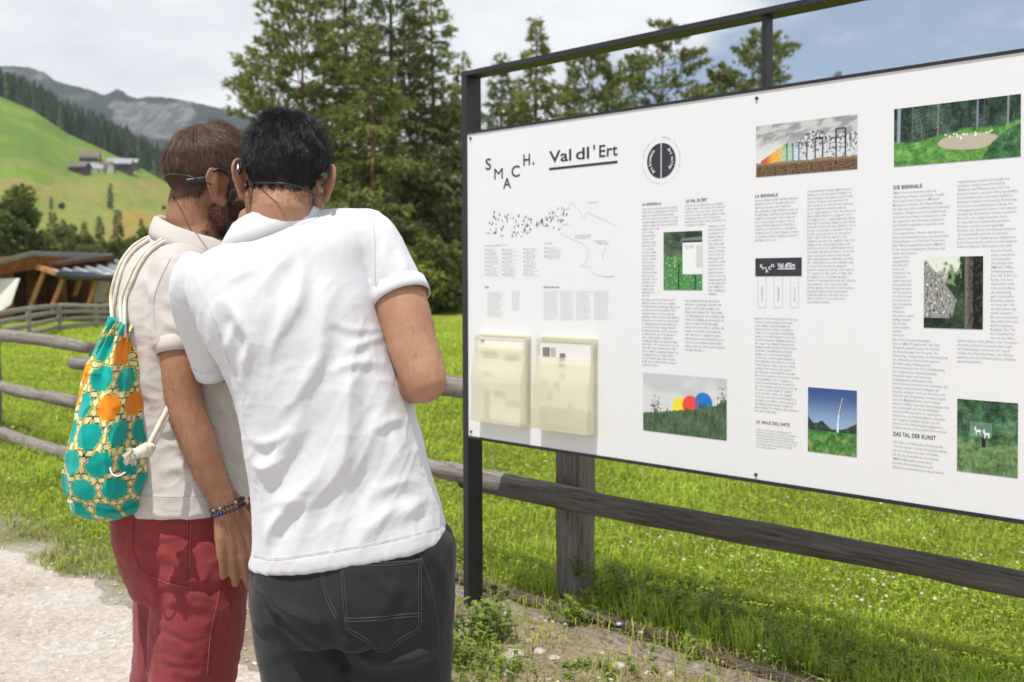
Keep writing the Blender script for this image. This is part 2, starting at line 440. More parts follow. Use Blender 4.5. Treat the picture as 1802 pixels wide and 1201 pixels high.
# ------------------------------------------------------------------ gravel path in the foreground
def build_path():
    ss = np.linspace(-9, 6.0, 300); tt = np.linspace(0, 1, 60); S, T = np.meshgrid(ss, tt, indexing='ij')
    Pe = np.stack([ss * 1.0, 0 * ss, 0 * ss], 1); e = -0.93 + fbm(Pe * 1.3, 3) * 0.13 + fbm(Pe * 6, 2) * 0.05
    N = e[:, None] - T ** 1.3 * 5.5
    V = B0 + S[..., None] * BS + N[..., None] * BN; V = V.reshape(-1, 3)
    z = ground_z(V[:, 0], V[:, 1]) + 0.012 * sstep(0.0, 0.05, T.ravel()) - 0.006 + fbm(V * 9, 3) * 0.004 * sstep(0, .05, T.ravel())
    V[:, 2] = z
    mt = Mat('crushed_limestone'); v = mt.coord()
    base = mt.ramp(mt.noise(1.6, 5, .6, v), [(.36, (.34, .25, .175)), (.47, (.44, .38, .31)), (.60, (.51, .475, .42))])
    vo = mt.N.new('ShaderNodeTexVoronoi'); vo.inputs['Scale'].default_value = 55; mt.L.new(v, vo.inputs['Vector'])
    c = mt.mix(0.5, base, mt.ramp(vo.outputs['Color'], [(0.1, (.33, .28, .23)), (.5, (.50, .45, .39)), (.9, (.68, .63, .57))]))
    c = mt.mix(mt.ramp(mt.noise(130, 3, .6, v), [(.45, (0, 0, 0)), (.75, (.5, .5, .5))]), c, (.25, .21, .17))
    mt.color(c).rough(0.95).set(Specular_IOR_Level=0.1)
    mt.bump(vo.outputs['Distance'], 0.5, 0.01); mt.bump(mt.noise(140, 4, .6, v), 0.5, 0.006)
    o = mk('path', V, grid_faces(300, 60)[:, ::-1], mt.m); o['kind'] = 'structure'
build_path()

# ------------------------------------------------------------------ far slopes
def interp(x, pts): p = np.array(pts, float); return np.interp(x, p[:, 0], p[:, 1])
def slope(name, xs, rows, y0, Z0, yr, Z1, mat, nz, pw=1.0, seed=0, smooth=True, colfn=None, back=True):
    """hillside rising from distance Z0 to a ridge Z1 away; ridge and foot given in sight lines"""
    xs = np.asarray(xs, float); t = np.linspace(0, 1, rows); X, T = np.meshgrid(xs, t, indexing='ij')
    yb = y0(X) if callable(y0) else np.full_like(X, y0); Yr = yr(X); Z1_ = Z1(X) if callable(Z1) else Z1
    Yp = yb + (Yr - yb) * T; Z = Z0 + (Z1_ - Z0) * T ** pw
    d = np.stack([(X - 901) / F_PX, -(Yp - 600.5 - SHIFT) / F_PX, -np.ones_like(X)], -1) @ CMn.T
    V = d * (Z / d[..., 1])[..., None] + np.array((0, 0, H_CAM)); V = V.reshape(-1, 3)
    L = Z1 if not callable(Z1) else 1000
    nn = fbm(V / (L * 0.05) + seed, 4); V[:, 2] += nn * nz * np.sin(np.pi * np.clip(T.ravel(), 0, 1)) ; m, n = X.shape
    if back:
        top = V.reshape(m, n, 3)[:, -1].copy(); top[:, 1] *= 1.25; top[:, 0] *= 1.25; top[:, 2] -= 0.10 * L; V = np.concatenate([V.reshape(m, n, 3), top[:, None]], 1).reshape(-1, 3); n += 1
    o = mk(name, V, grid_faces(m, n), mat, None, smooth, cols=colfn(V, np.repeat(xs, n), np.concatenate([T, np.ones((m, 1)) * 1.2], 1).ravel()) if colfn else None)
    o['kind'] = 'structure'; return V.reshape(m, n, 3), n
RIDGE = [(-900, -220), (-500, -40), (-200, 92), (0, 170), (60, 196), (120, 236), (180, 263), (240, 292), (300, 325), (400, 368), (500, 402), (700, 448), (1000, 478), (1500, 486), (2600, 486)]
Z_FOOT, Z_RIDGE, Y_FOOT = 105.0, 480.0, 516.0
def meadow_cols(V, X, T):
    P = V / 40.0; y = Y_FOOT + (interp(X, RIDGE) - Y_FOOT) * np.minimum(T, 1)
    green = np.array((0.185, 0.265, 0.050)); lush = np.array((0.135, 0.215, 0.045)); mown = np.array((0.30, 0.245, 0.085)); olive = np.array((0.235, 0.255, 0.070))
    n1 = fbm(P * np.array((1, 1, 2)), 4); c = green + (lush - green) * sstep(-.3, .4, n1)[:, None]
    w = y + n1 * 16
    band = sstep(312, 322, w) * sstep(356, 338, w); c = c + (mown - c) * (0.75 * band)[:, None]
    b2 = sstep(336, 352, w); c = c + (olive - c) * b2[:, None]
    b3 = sstep(368, 384, w) * sstep(470, 420, w) * sstep(150, 220, X + n1 * 60); c = c + (mown * np.array((1.1, .9, .8)) - c) * (0.8 * b3)[:, None]
    b4 = sstep(0.25, .55, fbm(P * 3 + 9, 3)); c = c + (mown - c) * (0.35 * b4 * b2)[:, None]
    b5 = sstep(.05, .3, fbm(P * np.array((.6, .6, 3)) + 31, 3)) * sstep(230, 300, y); c = c + (olive - c) * (0.5 * b5)[:, None]
    return c
mm = Mat('alpine_meadow'); _c = mm.attr('col'); _v = mm.coord(); mm.color(mm.mix(mm.ramp(mm.noise(0.35, 6, .65, _v), [(.35, (0, 0, 0)), (.7, (.8, .8, .8))]), _c, mm.mix(1.0, _c, (.72, .75, .7), 'MULTIPLY'))).rough(1).set(Specular_IOR_Level=0.0)
HILL, HN = slope('meadow_hill', np.concatenate([np.linspace(-900, -110, 50), np.linspace(-100, 480, 240), np.linspace(490, 2600, 90)]), 110, Y_FOOT, Z_FOOT, lambda x: interp(x, RIDGE), Z_RIDGE, mm.m, 3.0, 1.0, 3, True, meadow_cols)
def hill_at(px, py):
    """point of the meadow hill on the sight line of a pixel"""
    t = (Y_FOOT - py) / (Y_FOOT - interp(px, RIDGE)); return at(px, py, Z_FOOT + (Z_RIDGE - Z_FOOT) * max(0, min(1, t)))
FRIDGE = [(-900, -330), (-500, -120), (-200, 45), (0, 150), (60, 172), (120, 205), (180, 232), (240, 262), (300, 296), (400, 345), (500, 385), (700, 438), (1000, 470), (1500, 480), (2600, 480)]
mf = simple('forest_floor', (0.020, 0.032, 0.014), 1.0, 0.3, 0.05)
FOREST, FN = slope('forest_hill', np.linspace(-900, 2600, 140), 14, lambda x: interp(x, RIDGE) + 6, Z_RIDGE * 1.01, lambda x: interp(x, FRIDGE), 760.0, mf, 3.0, 1.0, 5)
MRIDGE = [(-900, 10), (-400, 70), (-120, 102), (-40, 112), (0, 116), (28, 117), (52, 119), (78, 128), (98, 143), (128, 151), (158, 158), (184, 168), (196, 162), (206, 157), (216, 160), (224, 168), (242, 174), (262, 170), (296, 172), (330, 178), (380, 189), (440, 207), (520, 232), (640, 275), (800, 330), (1000, 390), (1400, 450), (2600, 470)]
def mount_cols(V, X, T):
    y = 470 + (interp(X, MRIDGE) - 470) * np.minimum(T, 1); P = V / 160.0
    n = fbm(P, 5); n2 = fbm(P * np.array((3.2, 1, .7)) + 4, 4)
    forest = np.array((0.040, 0.060, 0.036)) * (1 + .5 * fbm(P * 6, 3) + .5 * fbm(P * 25, 2))[:, None]; rock = np.array((0.37, 0.345, 0.33)) * (1 + .40 * n2 + .55 * fbm(P * np.array((14, 3, 2.0)) + 14, 4))[:, None]; scree = np.array((0.12, .13, .075))
    c = forest
    pale = sstep(.12, .4, n + .1) * 0.5; c = c + (scree - c) * pale[:, None] * (sstep(120, 60, X))[:, None]
    k = sstep(183, 200, X + n2 * 14) * sstep(352, 325, X + n2 * 16) * sstep(174, 184, y + n2 * 8) * sstep(262 + .0 * X, 225, y + n * 26 - (X - 250) * 0.05)
    k = sstep(.25, .6, k) * (1 - 0.6 * sstep(.16, .40, n2 + .25 * fbm(P * np.array((7, 2, 1.5)) + 44, 3))); c = c + (rock - c) * k[:, None]
    k2 = sstep(95, 70, X + n2 * 10) * sstep(120, 126, y + n2 * 3) * sstep(152, 140, y + n2 * 6) * sstep(-.25, .1, n2 + .15); c = c + (rock * .9 - c) * (k2 * .8)[:, None]
    k3 = sstep(105, 125, X) * sstep(170, 150, X) * sstep(160, 165, y + n2 * 5) * sstep(184, 172, y); c = c + (scree * 1.6 - c) * (k3 * .8)[:, None]
    return c
mo = Mat('mountain_forest_and_rock'); _c = mo.attr('col'); _v = mo.coord('Object', (1, 1, .35)); mo.color(mo.mix(mo.ramp(mo.noise(.10, 8, .75, _v), [(.38, (0, 0, 0)), (.62, (.9, .9, .9))]), _c, mo.mix(1.0, _c, (.55, .57, .58), 'MULTIPLY'))).rough(1).set(Specular_IOR_Level=0.0)
mo.bump(mo.noise(.07, 8, .75, _v), 1.0, 22)
slope('mountain', np.concatenate([np.linspace(-900, -105, 70), np.linspace(-100, 480, 330), np.linspace(486, 2600, 120)]), 120, 470, 950.0, lambda x: interp(x, MRIDGE) + pnoise(np.stack([x.ravel() / 9.0, 0 * x.ravel(), 0 * x.ravel()], 1)).reshape(x.shape) * 2.0, 2100.0, mo.m, 24.0, 1.0, 8, True, mount_cols)

# far wood on the shoulder of the hill: reads as one mass
def spiky(h, r, k, rnd, seg=7):
    """small conifer: stacked ragged skirts"""
    V = []; F = []
    for i in range(k):
        z0 = h * (0.06 + 0.90 * i / k); z1 = min(h, z0 + h * 1.75 / k); rr = r * (1 - (i / k) ** 1.15) * rnd.uniform(.8, 1.15) + .03 * r; b = len(V); ph = rnd.uniform(0, 6.28)
        for j in range(seg):
            a = ph + 6.283 * j / seg; q = rr * rnd.uniform(.72, 1.22); V.append((q * math.cos(a), q * math.sin(a), z0 - rnd.uniform(0, .25) * h / k))
        V.append((rnd.normal(0, .03 * r), rnd.normal(0, .03 * r), z1))
        for j in range(seg): F.append((b + j, b + (j + 1) % seg, b + seg))
    return np.array(V), F
def far_wood():
    rnd = np.random.default_rng(11); VV = []; FF = []; CC = []; k = 0; protos = [spiky(1.0, .19, 6, rnd, 6) for _ in range(6)]
    for _ in range(3400):
        x = rnd.uniform(-260, 760); t = rnd.random() ** 1.3; z = Z_RIDGE * 1.01 + (760 - Z_RIDGE * 1.01) * t; y0, y1 = interp(x, RIDGE) + 5, interp(x, FRIDGE); y = y0 + (y1 - y0) * t
        if fbm(np.array([[x / 45, t * 3, 2.0]]), 3)[0] < -0.62: continue
        p = at(x, y, z); h = rnd.uniform(9, 17); v, f = protos[rnd.integers(6)]; w = h * rnd.uniform(.8, 1.3)
        VV.append(v * (w, w, h) + p + (0, 0, -1.5)); FF.append(np.array(f) + k); k += len(v)
        b = rnd.uniform(.6, 1.4); c = np.array((0.028, 0.047, 0.022)) * b
        if fbm(np.array([[x / 30, t * 4, 7.0]]), 2)[0] > .28: c = np.array((0.075, 0.062, 0.045)) * b
        if rnd.random() < .12: c = np.array((0.06, 0.095, 0.03)) * b
        CC.append(np.tile(c, (len(v), 1)))
    m = Mat('far_conifers'); m.color(m.attr('col')).rough(1).set(Specular_IOR_Level=0.0)
    o = mk('conifer_forest', np.concatenate(VV), np.concatenate(FF), m.m, None, False, cols=np.concatenate(CC)); o['kind'] = 'stuff'
far_wood()
# ================================================================== trees
def leaf_mat(name, a, b, c, tr=0.25):
    m = Mat(name); i = m.island(); v = m.coord()
    k = m.mix(m.ramp(m.noise(.9, 3, .6, v), [(.35, (0, 0, 0)), (.65, (1, 1, 1))]), m.ramp(i, [(0, a), (.6, b), (1, c)]), m.ramp(i, [(0, [x * 1.25 for x in a]), (1, [x * 1.35 for x in c])]))
    m.color(k).rough(.65).set(Specular_IOR_Level=.25); m.translucent(tr, k); return m.m
M_PINE = leaf_mat('pine_needles', (.105, .135, .045), (.185, .215, .070), (.30, .325, .105), .42)
M_LARCH = leaf_mat('larch_needles', (.13, .165, .042), (.225, .26, .062), (.36, .38, .085), .45)
M_SPRUCE = leaf_mat('spruce_needles', (.075, .10, .040), (.13, .16, .060), (.21, .24, .080), .36)
M_BROAD = leaf_mat('broad_leaves', (.085, .115, .036), (.145, .18, .052), (.23, .26, .072), .38)
M_BARK = simple('pine_bark', (.105, .062, .046), .95, .35, 3.0, .5, 18)
M_BARK_R = simple('red_pine_bark', (.19, .085, .062), .95, .3, 3.0, .5, 18)
def sprays(P, D, L, Wd, rnd, k=3, droop=0.15):
    """feathery needle sprays: k narrow kites on each twig"""
    n = len(P); V = []; 
    for i in range(k):
        d = D + rnd.normal(0, .42, (n, 3)); d[:, 2] -= droop; d /= np.linalg.norm(d, axis=1)[:, None]
        s = np.cross(d, np.array((0, 0, 1.0)) + rnd.normal(0, .42, (n, 3))); s /= np.linalg.norm(s, axis=1)[:, None] + 1e-9
        l = (L * rnd.uniform(.6, 1.25, n))[:, None]; w = (Wd * rnd.uniform(.6, 1.3, n))[:, None]
        up = np.cross(s, d) * l * .12
        V.append(np.stack([P, P + d * l * .45 + s * w + up, P + d * l, P + d * l * .45 - s * w + up], 1))
    V = np.concatenate(V).reshape(-1, 3); F = np.arange(len(V)).reshape(-1, 4); return V, F
def conifer_shape(h, r, clear, seed, kind='pine', dens=1.0, lean=0.0, spray=.34):
    """trunk, limbs and spray cloud of one conifer standing at the origin"""
    rnd = np.random.default_rng(seed); zz = np.linspace(0, h, 14); wob = np.cumsum(rnd.normal(0, .05, (14, 2)), 0) * (h / 14) * .35
    T = np.column_stack([wob[:, 0] + lean * zz, wob[:, 1], zz]); tr = .0105 * h * (1 - zz / h) ** .85 + .012
    parts = [tube(T, tr, 8, False)]; P = []; D = []; limbs = []
    nb = int((h * (1 - clear)) * (7.0 if kind != 'pine' else 5.5) * dens); gold = 2.39996
    for i in range(nb):
        u = (i + rnd.random()) / nb; z = h * (clear + (1 - clear) * u * .985); c = np.array([np.interp(z, zz, T[:, 0]), np.interp(z, zz, T[:, 1]), z]); a = i * gold + rnd.normal(0, .35)
        if kind == 'pine': prof = (np.sin(np.pi * np.clip(u * .80 + .20, 0, 1)) ** .7) * (1.0 if rnd.random() > .25 else rnd.uniform(.35, .8))
        else: prof = (1 - u) ** .75 * (.45 + .55 * min(1, u * 5 + .3)) * (rnd.uniform(.6, 1.15) if rnd.random() > .2 else rnd.uniform(.3, .7))
        L = r * max(.06, prof) * rnd.uniform(.75, 1.15); el = (.45 * u + .05 if kind == 'pine' else .55 * u - .30) + rnd.normal(0, .12)
        d = np.array((math.cos(a) * math.cos(el), math.sin(a) * math.cos(el), math.sin(el))); n = max(3, int(L / .42)); t = np.linspace(0, 1, n + 1)[:, None]
        sag = (-.16 if kind != 'pine' else .10) * L; B = c + d * L * t + np.array((0, 0, 1.0)) * sag * (t ** 2 - .4 * t) + np.cumsum(rnd.normal(0, .05, (n + 1, 3)), 0) * .5
        if L > .8 and i % 2 == 0: parts.append(tube(B[::max(1, n // 3)] if n >= 3 else B, np.linspace(.016 + .008 * L, .008, len(B[::max(1, n // 3)] if n >= 3 else B)), 4, False, cap=False))
        m = int(L * 17 * dens) + 4; q = rnd.uniform(.22 if kind != 'pine' else .38, 1.0, m) ** .8; base = np.stack([np.interp(q, t[:, 0], B[:, k]) for k in range(3)], 1)
        side = np.cross(d, (0, 0, 1)); side /= np.linalg.norm(side) + 1e-9; off = rnd.normal(0, 1, m) * (.22 * L * (1 - q * .55) + .10); hang = -np.abs(rnd.normal(0, .13 if kind != 'pine' else .05, m)) * (.4 + .3 * L)
        base = base + side * off[:, None] + np.array((0, 0, 1.0)) * (hang + rnd.normal(0, .07, m) + (.10 if kind == 'pine' else 0))[:, None]
        P.append(base); D.append(d * .8 + side * np.sign(off)[:, None] * .55 + np.array((0, 0, .35 if kind == 'pine' else -.10)))
    P = np.concatenate(P); D = np.concatenate(D)
    V, F = sprays(P, D, np.full(len(P), spray), np.full(len(P), spray * .12), rnd, 5 if kind == 'pine' else 4, .0 if kind == 'pine' else .22)
    return join(parts), (V, F)
def broad_shape(h, r, seed, dens=1.0, leaf=.26):
    rnd = np.random.default_rng(seed); parts = [stube([(0, 0, 0, .035 * h), (0.02 * h, 0, h * .3, .028 * h), (0, .02 * h, h * .6, .012 * h)], 4, 8)]; P = []; D = []
    for i in range(int(32 * dens)):
        a = rnd.uniform(0, 6.283); e = rnd.uniform(-.9, 1.25); q = np.array((math.cos(a) * math.cos(e), math.sin(a) * math.cos(e), math.sin(e))); c = np.array((0, 0, h * .47)) + q * np.array((r, r, h * .46)) * rnd.uniform(.35, .92)
        parts.append(tube([(0, 0, h * rnd.uniform(.25, .5)), c * (.5, .5, .6) + np.array((0, 0, h * .18)), c], (.012 * h, .007 * h, .003 * h), 4, False, cap=False)); m = int(95 * dens)
        w = rnd.normal(0, 1, (m, 3)); w /= np.linalg.norm(w, axis=1)[:, None]; w *= (rnd.random(m) ** .4)[:, None] * r * rnd.uniform(.26, .42); P.append(c + w * (1, 1, .75)); D.append(w / (np.linalg.norm(w, axis=1)[:, None] + 1e-9))
    P = np.concatenate(P); V, F = sprays(P, np.concatenate(D), np.full(len(P), leaf), np.full(len(P), leaf * .34), rnd, 3, .1); return join(parts), (V, F)
def plant_tree(name, shape, p, leaf, bark, label, group=None, cat='tree', rot=0.0, sc=1.0):
    """shape is (trunk mesh data, crown mesh data), shared by trees of one kind"""
    t = thing(name, p, label, cat, group)
    for nm, md, mt in (('trunk', shape[0], bark), ('crown', shape[1], leaf)):
        o = bpy.data.objects.new(nm, md); link(o, t)
        o.material_slots[0].link = 'OBJECT'; o.material_slots[0].material = mt
    t.rotation_euler.z = rot; t.scale = (sc, sc, sc); return t
def shape_data(sh):
    (tv, tf), (cv, cf) = sh; return meshdata('trunk', tv, tf, True, M_BARK), meshdata('crown', cv, cf, False, M_PINE)
def tree_at(px, base_py, top_py, Y):
    p = at(px, base_py, Y); p[2] = float(ground_z([p[0]], [p[1]])[0]) - .05; return p, at(px, top_py, Y)[2] - p[2]
# the dense group beside the board: each tree its own shape
for px, top, Y, r, clear, kind, leaf, bark, sd, nm, lb in (
    (535, -25, 46, 3.1, .16, 'pine', M_PINE, M_BARK_R, 21, 'pine_tree', 'tall pine with a bare reddish trunk, leftmost of the dense conifers behind the men'),
    (610, -190, 50, 3.4, .04, 'larch', M_LARCH, M_BARK, 22, 'larch_tree', 'tall yellow-green larch running out of the top of the picture above the black-haired head'),
    (690, -160, 47, 3.6, .03, 'spruce', M_SPRUCE, M_BARK, 23, 'spruce_tree', 'dark full spruce between the larch and the board, its tip above the picture'),
    (762, -60, 49, 2.9, .03, 'larch', M_LARCH, M_BARK, 24, 'larch_tree', 'feathery larch just left of the dark end post of the board'),
    (655, 40, 43, 2.7, .02, 'larch', M_PINE, M_BARK_R, 25, 'conifer_tree', 'olive conifer standing in front of the tall larch'),
    (480, 45, 52, 2.1, .10, 'pine', M_PINE, M_BARK, 26, 'pine_tree', 'slim ragged pine at the left edge of the dense conifers'),
    (815, 95, 55, 2.4, .05, 'larch', M_LARCH, M_BARK, 27, 'larch_tree', 'shorter larch behind the end post of the board'),
    (880, 92, 60, 2.6, .08, 'larch', M_PINE, M_BARK, 28, 'conifer_tree', 'rounded conifer seen under the top rail next to the end post'),
    (945, 26, 62, 2.9, .05, 'larch', M_LARCH, M_BARK, 29, 'larch_tree', 'pointed larch rising above the top rail, nearest the end post'),
    (1042, 84, 66, 2.6, .22, 'pine', M_PINE, M_BARK_R, 30, 'pine_tree', 'pine with a reddish stem seen through the gap above the lettering'),
    (1163, 44, 70, 2.7, .52, 'pine', M_PINE, M_BARK_R, 31, 'pine_tree', 'round-crowned pine on a bare stem breaking the top rail'),
    (1268, 116, 74, 2.1, .40, 'pine', M_PINE, M_BARK, 32, 'pine_tree', 'low spreading pine left of the slim middle post'),
    (1338, 58, 74, 3.2, .42, 'pine', M_PINE, M_BARK, 33, 'pine_tree', 'open pine behind the slim middle post of the board'),
    (1008, 120, 72, 2.3, .10, 'larch', M_LARCH, M_BARK, 34, 'conifer_tree', 'small conifer between the pointed larch and the reddish pine'),
    (1110, 158, 78, 2.0, .10, 'larch', M_PINE, M_BARK, 35, 'conifer_tree', 'bushy low conifer showing just above the board left of the round pine'),
    (575, 30, 56, 3.0, .05, 'spruce', M_SPRUCE, M_BARK, 37, 'spruce_tree', 'spruce filling the gap behind the reddish-trunked pine and the larch'),
    (722, 10, 57, 3.0, .04, 'larch', M_PINE, M_BARK, 38, 'conifer_tree', 'olive conifer behind the dark spruce and the feathery larch'),
    (790, 150, 47, 2.6, .02, 'spruce', M_SPRUCE, M_BARK, 39, 'spruce_tree', 'low broad spruce close behind the end post of the board'),
    (915, 132, 74, 2.9, .05, 'larch', M_PINE, M_BARK, 40, 'conifer_tree', 'low conifer filling the gap between the rounded and the pointed conifers'),
    (1078, 132, 80, 2.8, .10, 'larch', M_LARCH, M_BARK, 41, 'larch_tree', 'pale larch between the reddish pine and the round-crowned pine'),
    (1222, 168, 84, 2.6, .10, 'larch', M_PINE, M_BARK, 42, 'conifer_tree', 'conifer top just showing above the board right of the round-crowned pine'),
    (1472, 122, 95, 1.2, .10, 'larch', M_PINE, M_BARK, 36, 'conifer_tree', 'lone conifer tip just above the board, right of the middle post')):
    p, h = tree_at(px, 545, top, Y); sh = shape_data(conifer_shape(h, r * 1.24, clear, sd, kind, 1.08, 0.0, .36 if Y < 58 else .42)); plant_tree(nm, sh, p, leaf, bark, lb)
# undergrowth below the group
def understory():
    sh = [shape_data(broad_shape(2.6, 1.5, 60 + k, .9, .22)) for k in range(3)]; rnd = np.random.default_rng(9)
    spots = [(470, 44, 'dark rounded bush at the foot of the slim left pine'), (600, 41, 'bush under the conifers hidden mostly behind the white shirt'), (700, 41, 'yellow-green bush at the foot of the dark spruce'), (765, 42, 'low leafy bush left of the end post of the board'), (800, 44, 'small bush touching the end post in the picture')]
    for i, (px, Y, lb) in enumerate(spots):
        p, _ = tree_at(px, 540, 500, Y); plant_tree('shrub', sh[i % 3], p, M_BROAD if i != 2 else M_LARCH, M_BARK, lb, 'bushes under the conifers', 'shrub', rnd.uniform(0, 6), rnd.uniform(.8, 1.25))
understory()
# trees of the valley behind the hut
VT = [shape_data(conifer_shape(7, 1.25, .03, 70 + k, 'spruce', .9, 0, .5)) for k in range(3)]; VB = [shape_data(broad_shape(7, 2.7, 80 + k, 1.0, .42)) for k in range(3)]
for kind, px, base, top, Y, lb in (
    ('b', 20, 470, 318, 82, 'big rounded dark tree at the left edge behind the wooden hut'), ('b', -45, 470, 340, 78, 'dark tree cut off by the left edge of the picture'), ('c', 93, 470, 372, 112, 'pointed spruce just right of the big dark tree'),
    ('b', 122, 470, 390, 108, 'rounded tree above the middle of the hut roof'), ('c', 110, 468, 385, 118, 'second pointed spruce above the hut roof'), ('c', 176, 462, 380, 122, 'narrow spruce above the right end of the hut roof'),
    ('c', 207, 462, 368, 120, 'tall narrow spruce left of the brown hair'), ('b', 236, 470, 420, 112, 'low rounded tree right of the narrow spruces'), ('b', 268, 475, 396, 104, 'rounded olive tree beside the linen collar'), ('b', 160, 475, 425, 98, 'low bush behind the hut roof'),
    ('b', 145, 472, 408, 104, 'rounded tree behind the middle of the hut between two spruces'), ('b', 190, 474, 420, 110, 'low rounded tree at the foot of the narrow spruces'), ('c', 150, 465, 390, 126, 'slim spruce behind the rounded trees above the hut'), ('b', 222, 474, 410, 115, 'olive tree right of the tall narrow spruce'),
    ('b', 285, 474, 400, 120, 'rounded tree just left of the linen collar, behind the others'), ('c', 250, 468, 386, 125, 'small spruce rising between the rounded trees left of the linen collar'), ('b', 310, 480, 412, 100, 'rounded tree hidden mostly behind the bearded person'), ('b', 60, 475, 405, 92, 'leafy tree between the big dark tree and the spruces')):
    p = at(px, base, Y); p[2] = min(p[2], 0.8) if Y < 100 else p[2]; hz = at(px, top, Y)[2] - p[2]; sh = (VT if kind == 'c' else VB)[abs(px) % 3]
    t = plant_tree('spruce_tree' if kind == 'c' else 'broadleaf_tree', sh, p, M_SPRUCE if kind == 'c' else M_BROAD, M_BARK, lb, 'trees in the valley behind the hut', 'tree', px * .7, hz / 7.0)
# single trees out on the meadow slope
for kind, px, base, top, lb in (('c', 194, 367, 322, 'lone dark conifer in the middle of the meadow slope'), ('c', 90, 368, 345, 'small dark conifer on the meadow left of the lone tall one'), ('b', 109, 370, 356, 'small bush beside the small dark conifer on the slope'), ('b', 288, 371, 361, 'tiny bush on the slope beside the brown hair'),
                                ('b', 265, 300, 288, 'dark bushes right of the farm on the hill'), ('b', 128, 300, 288, 'bushy tree at the left end of the hill farm'), ('b', 178, 293, 280, 'tree behind the pale houses of the hill farm'), ('b', 200, 306, 296, 'low bush in front of the hill farm'), ('c', 246, 298, 284, 'small conifer at the right end of the hill farm')):
    p = hill_at(px, base); hz = at(px, top, p[1])[2] - p[2]; sh = (VT if kind == 'c' else VB)[px % 3]
    plant_tree('spruce_tree' if kind == 'c' else 'broadleaf_tree', sh, p, M_SPRUCE, M_BARK, lb, 'single trees on the meadow slope', 'tree', px * .3, hz / 7.0)
# ================================================================== fences, hut, farm
def wood_mat(name, a, b, dark, grain=(30, 30, 2.0), rough=.9, bump=.5):
    m = Mat(name); v = m.coord('Object', grain); n = m.noise(2.2, 6, .65, v, .4); n2 = m.noise(7, 5, .7, v)
    c = m.ramp(n, [(.28, dark), (.45, a), (.70, b)]); c = m.mix(m.ramp(n2, [(.52, (0, 0, 0)), (.66, (.85, .85, .85))]), c, dark)
    m.color(c).rough(rough).set(Specular_IOR_Level=.2); m.bump(n2, bump, .006); m.bump(n, .3, .01); return m.m
# the grain runs along the fence: rails are built in board axes, so the stretch is set per direction of the log
def rail_mat(name, a, b, dark, bump=.6):
    m = Mat(name); tc = m.N.new('ShaderNodeTexCoord'); mp = m.N.new('ShaderNodeMapping'); mp.vector_type = 'TEXTURE'
    mp.inputs['Rotation'].default_value = (0, 0, math.atan2(BS[1], BS[0])); mp.inputs['Scale'].default_value = (1 / 1.6, 1 / 34, 1 / 34); m.L.new(tc.outputs['Object'], mp.inputs[0])
    n = m.noise(1.6, 7, .7, mp.outputs[0], .3); n2 = m.noise(4.0, 5, .7, mp.outputs[0]); blot = m.noise(2.2, 4)
    c = m.ramp(n, [(.30, dark), (.46, a), (.68, b)]); c = m.mix(m.ramp(n2, [(.54, (0, 0, 0)), (.64, (.9, .9, .9))]), c, dark); c = m.mix(m.ramp(blot, [(.4, (0, 0, 0)), (.75, (.5, .5, .5))]), c, [x * .62 for x in a])
    m.color(c).rough(.92).set(Specular_IOR_Level=.2); m.bump(n2, bump, .006); m.bump(n, .4, .012); return m.m
M_RAIL = rail_mat('weathered_rail', (.255, .225, .20), (.37, .335, .305), (.10, .082, .07))
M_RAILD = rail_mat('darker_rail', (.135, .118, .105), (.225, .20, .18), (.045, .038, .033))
M_POST = wood_mat('weathered_post', (.19, .16, .14), (.28, .245, .215), (.075, .06, .05), (26, 26, 1.4))
M_OLD = rail_mat('grey_old_wood', (.30, .275, .25), (.42, .39, .36), (.15, .13, .115))
M_KERB = rail_mat('sleeper_wood', (.27, .22, .175), (.38, .325, .275), (.07, .05, .04))
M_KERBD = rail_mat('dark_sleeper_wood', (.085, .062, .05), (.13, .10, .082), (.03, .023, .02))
def log(s0, z0, s1, z1, r, n=.30, sd=0, flat=.9):
    rnd = np.random.default_rng(sd); k = 26; t = np.linspace(0, 1, k); P = np.array([bp(s0 + (s1 - s0) * q, n + .010 * math.sin(3 * q + sd), z0 + (z1 - z0) * q + .009 * math.sin(2.2 * q * 3 + sd)) for q in t])
    rr = r * (1 + .10 * np.interp(t, np.linspace(0, 1, 7), rnd.normal(0, 1, 7))); V, F = tube(P, rr, 18, False, ref=np.array((0, 0, 1.0)), flat=flat)
    c = P[np.clip((np.arange(len(V)) // 18), 0, k - 1)]; V = V + (V - c) * (fbm(V * np.array((9, 9, 30)) + sd, 3) * .13)[:, None]
    return V, F
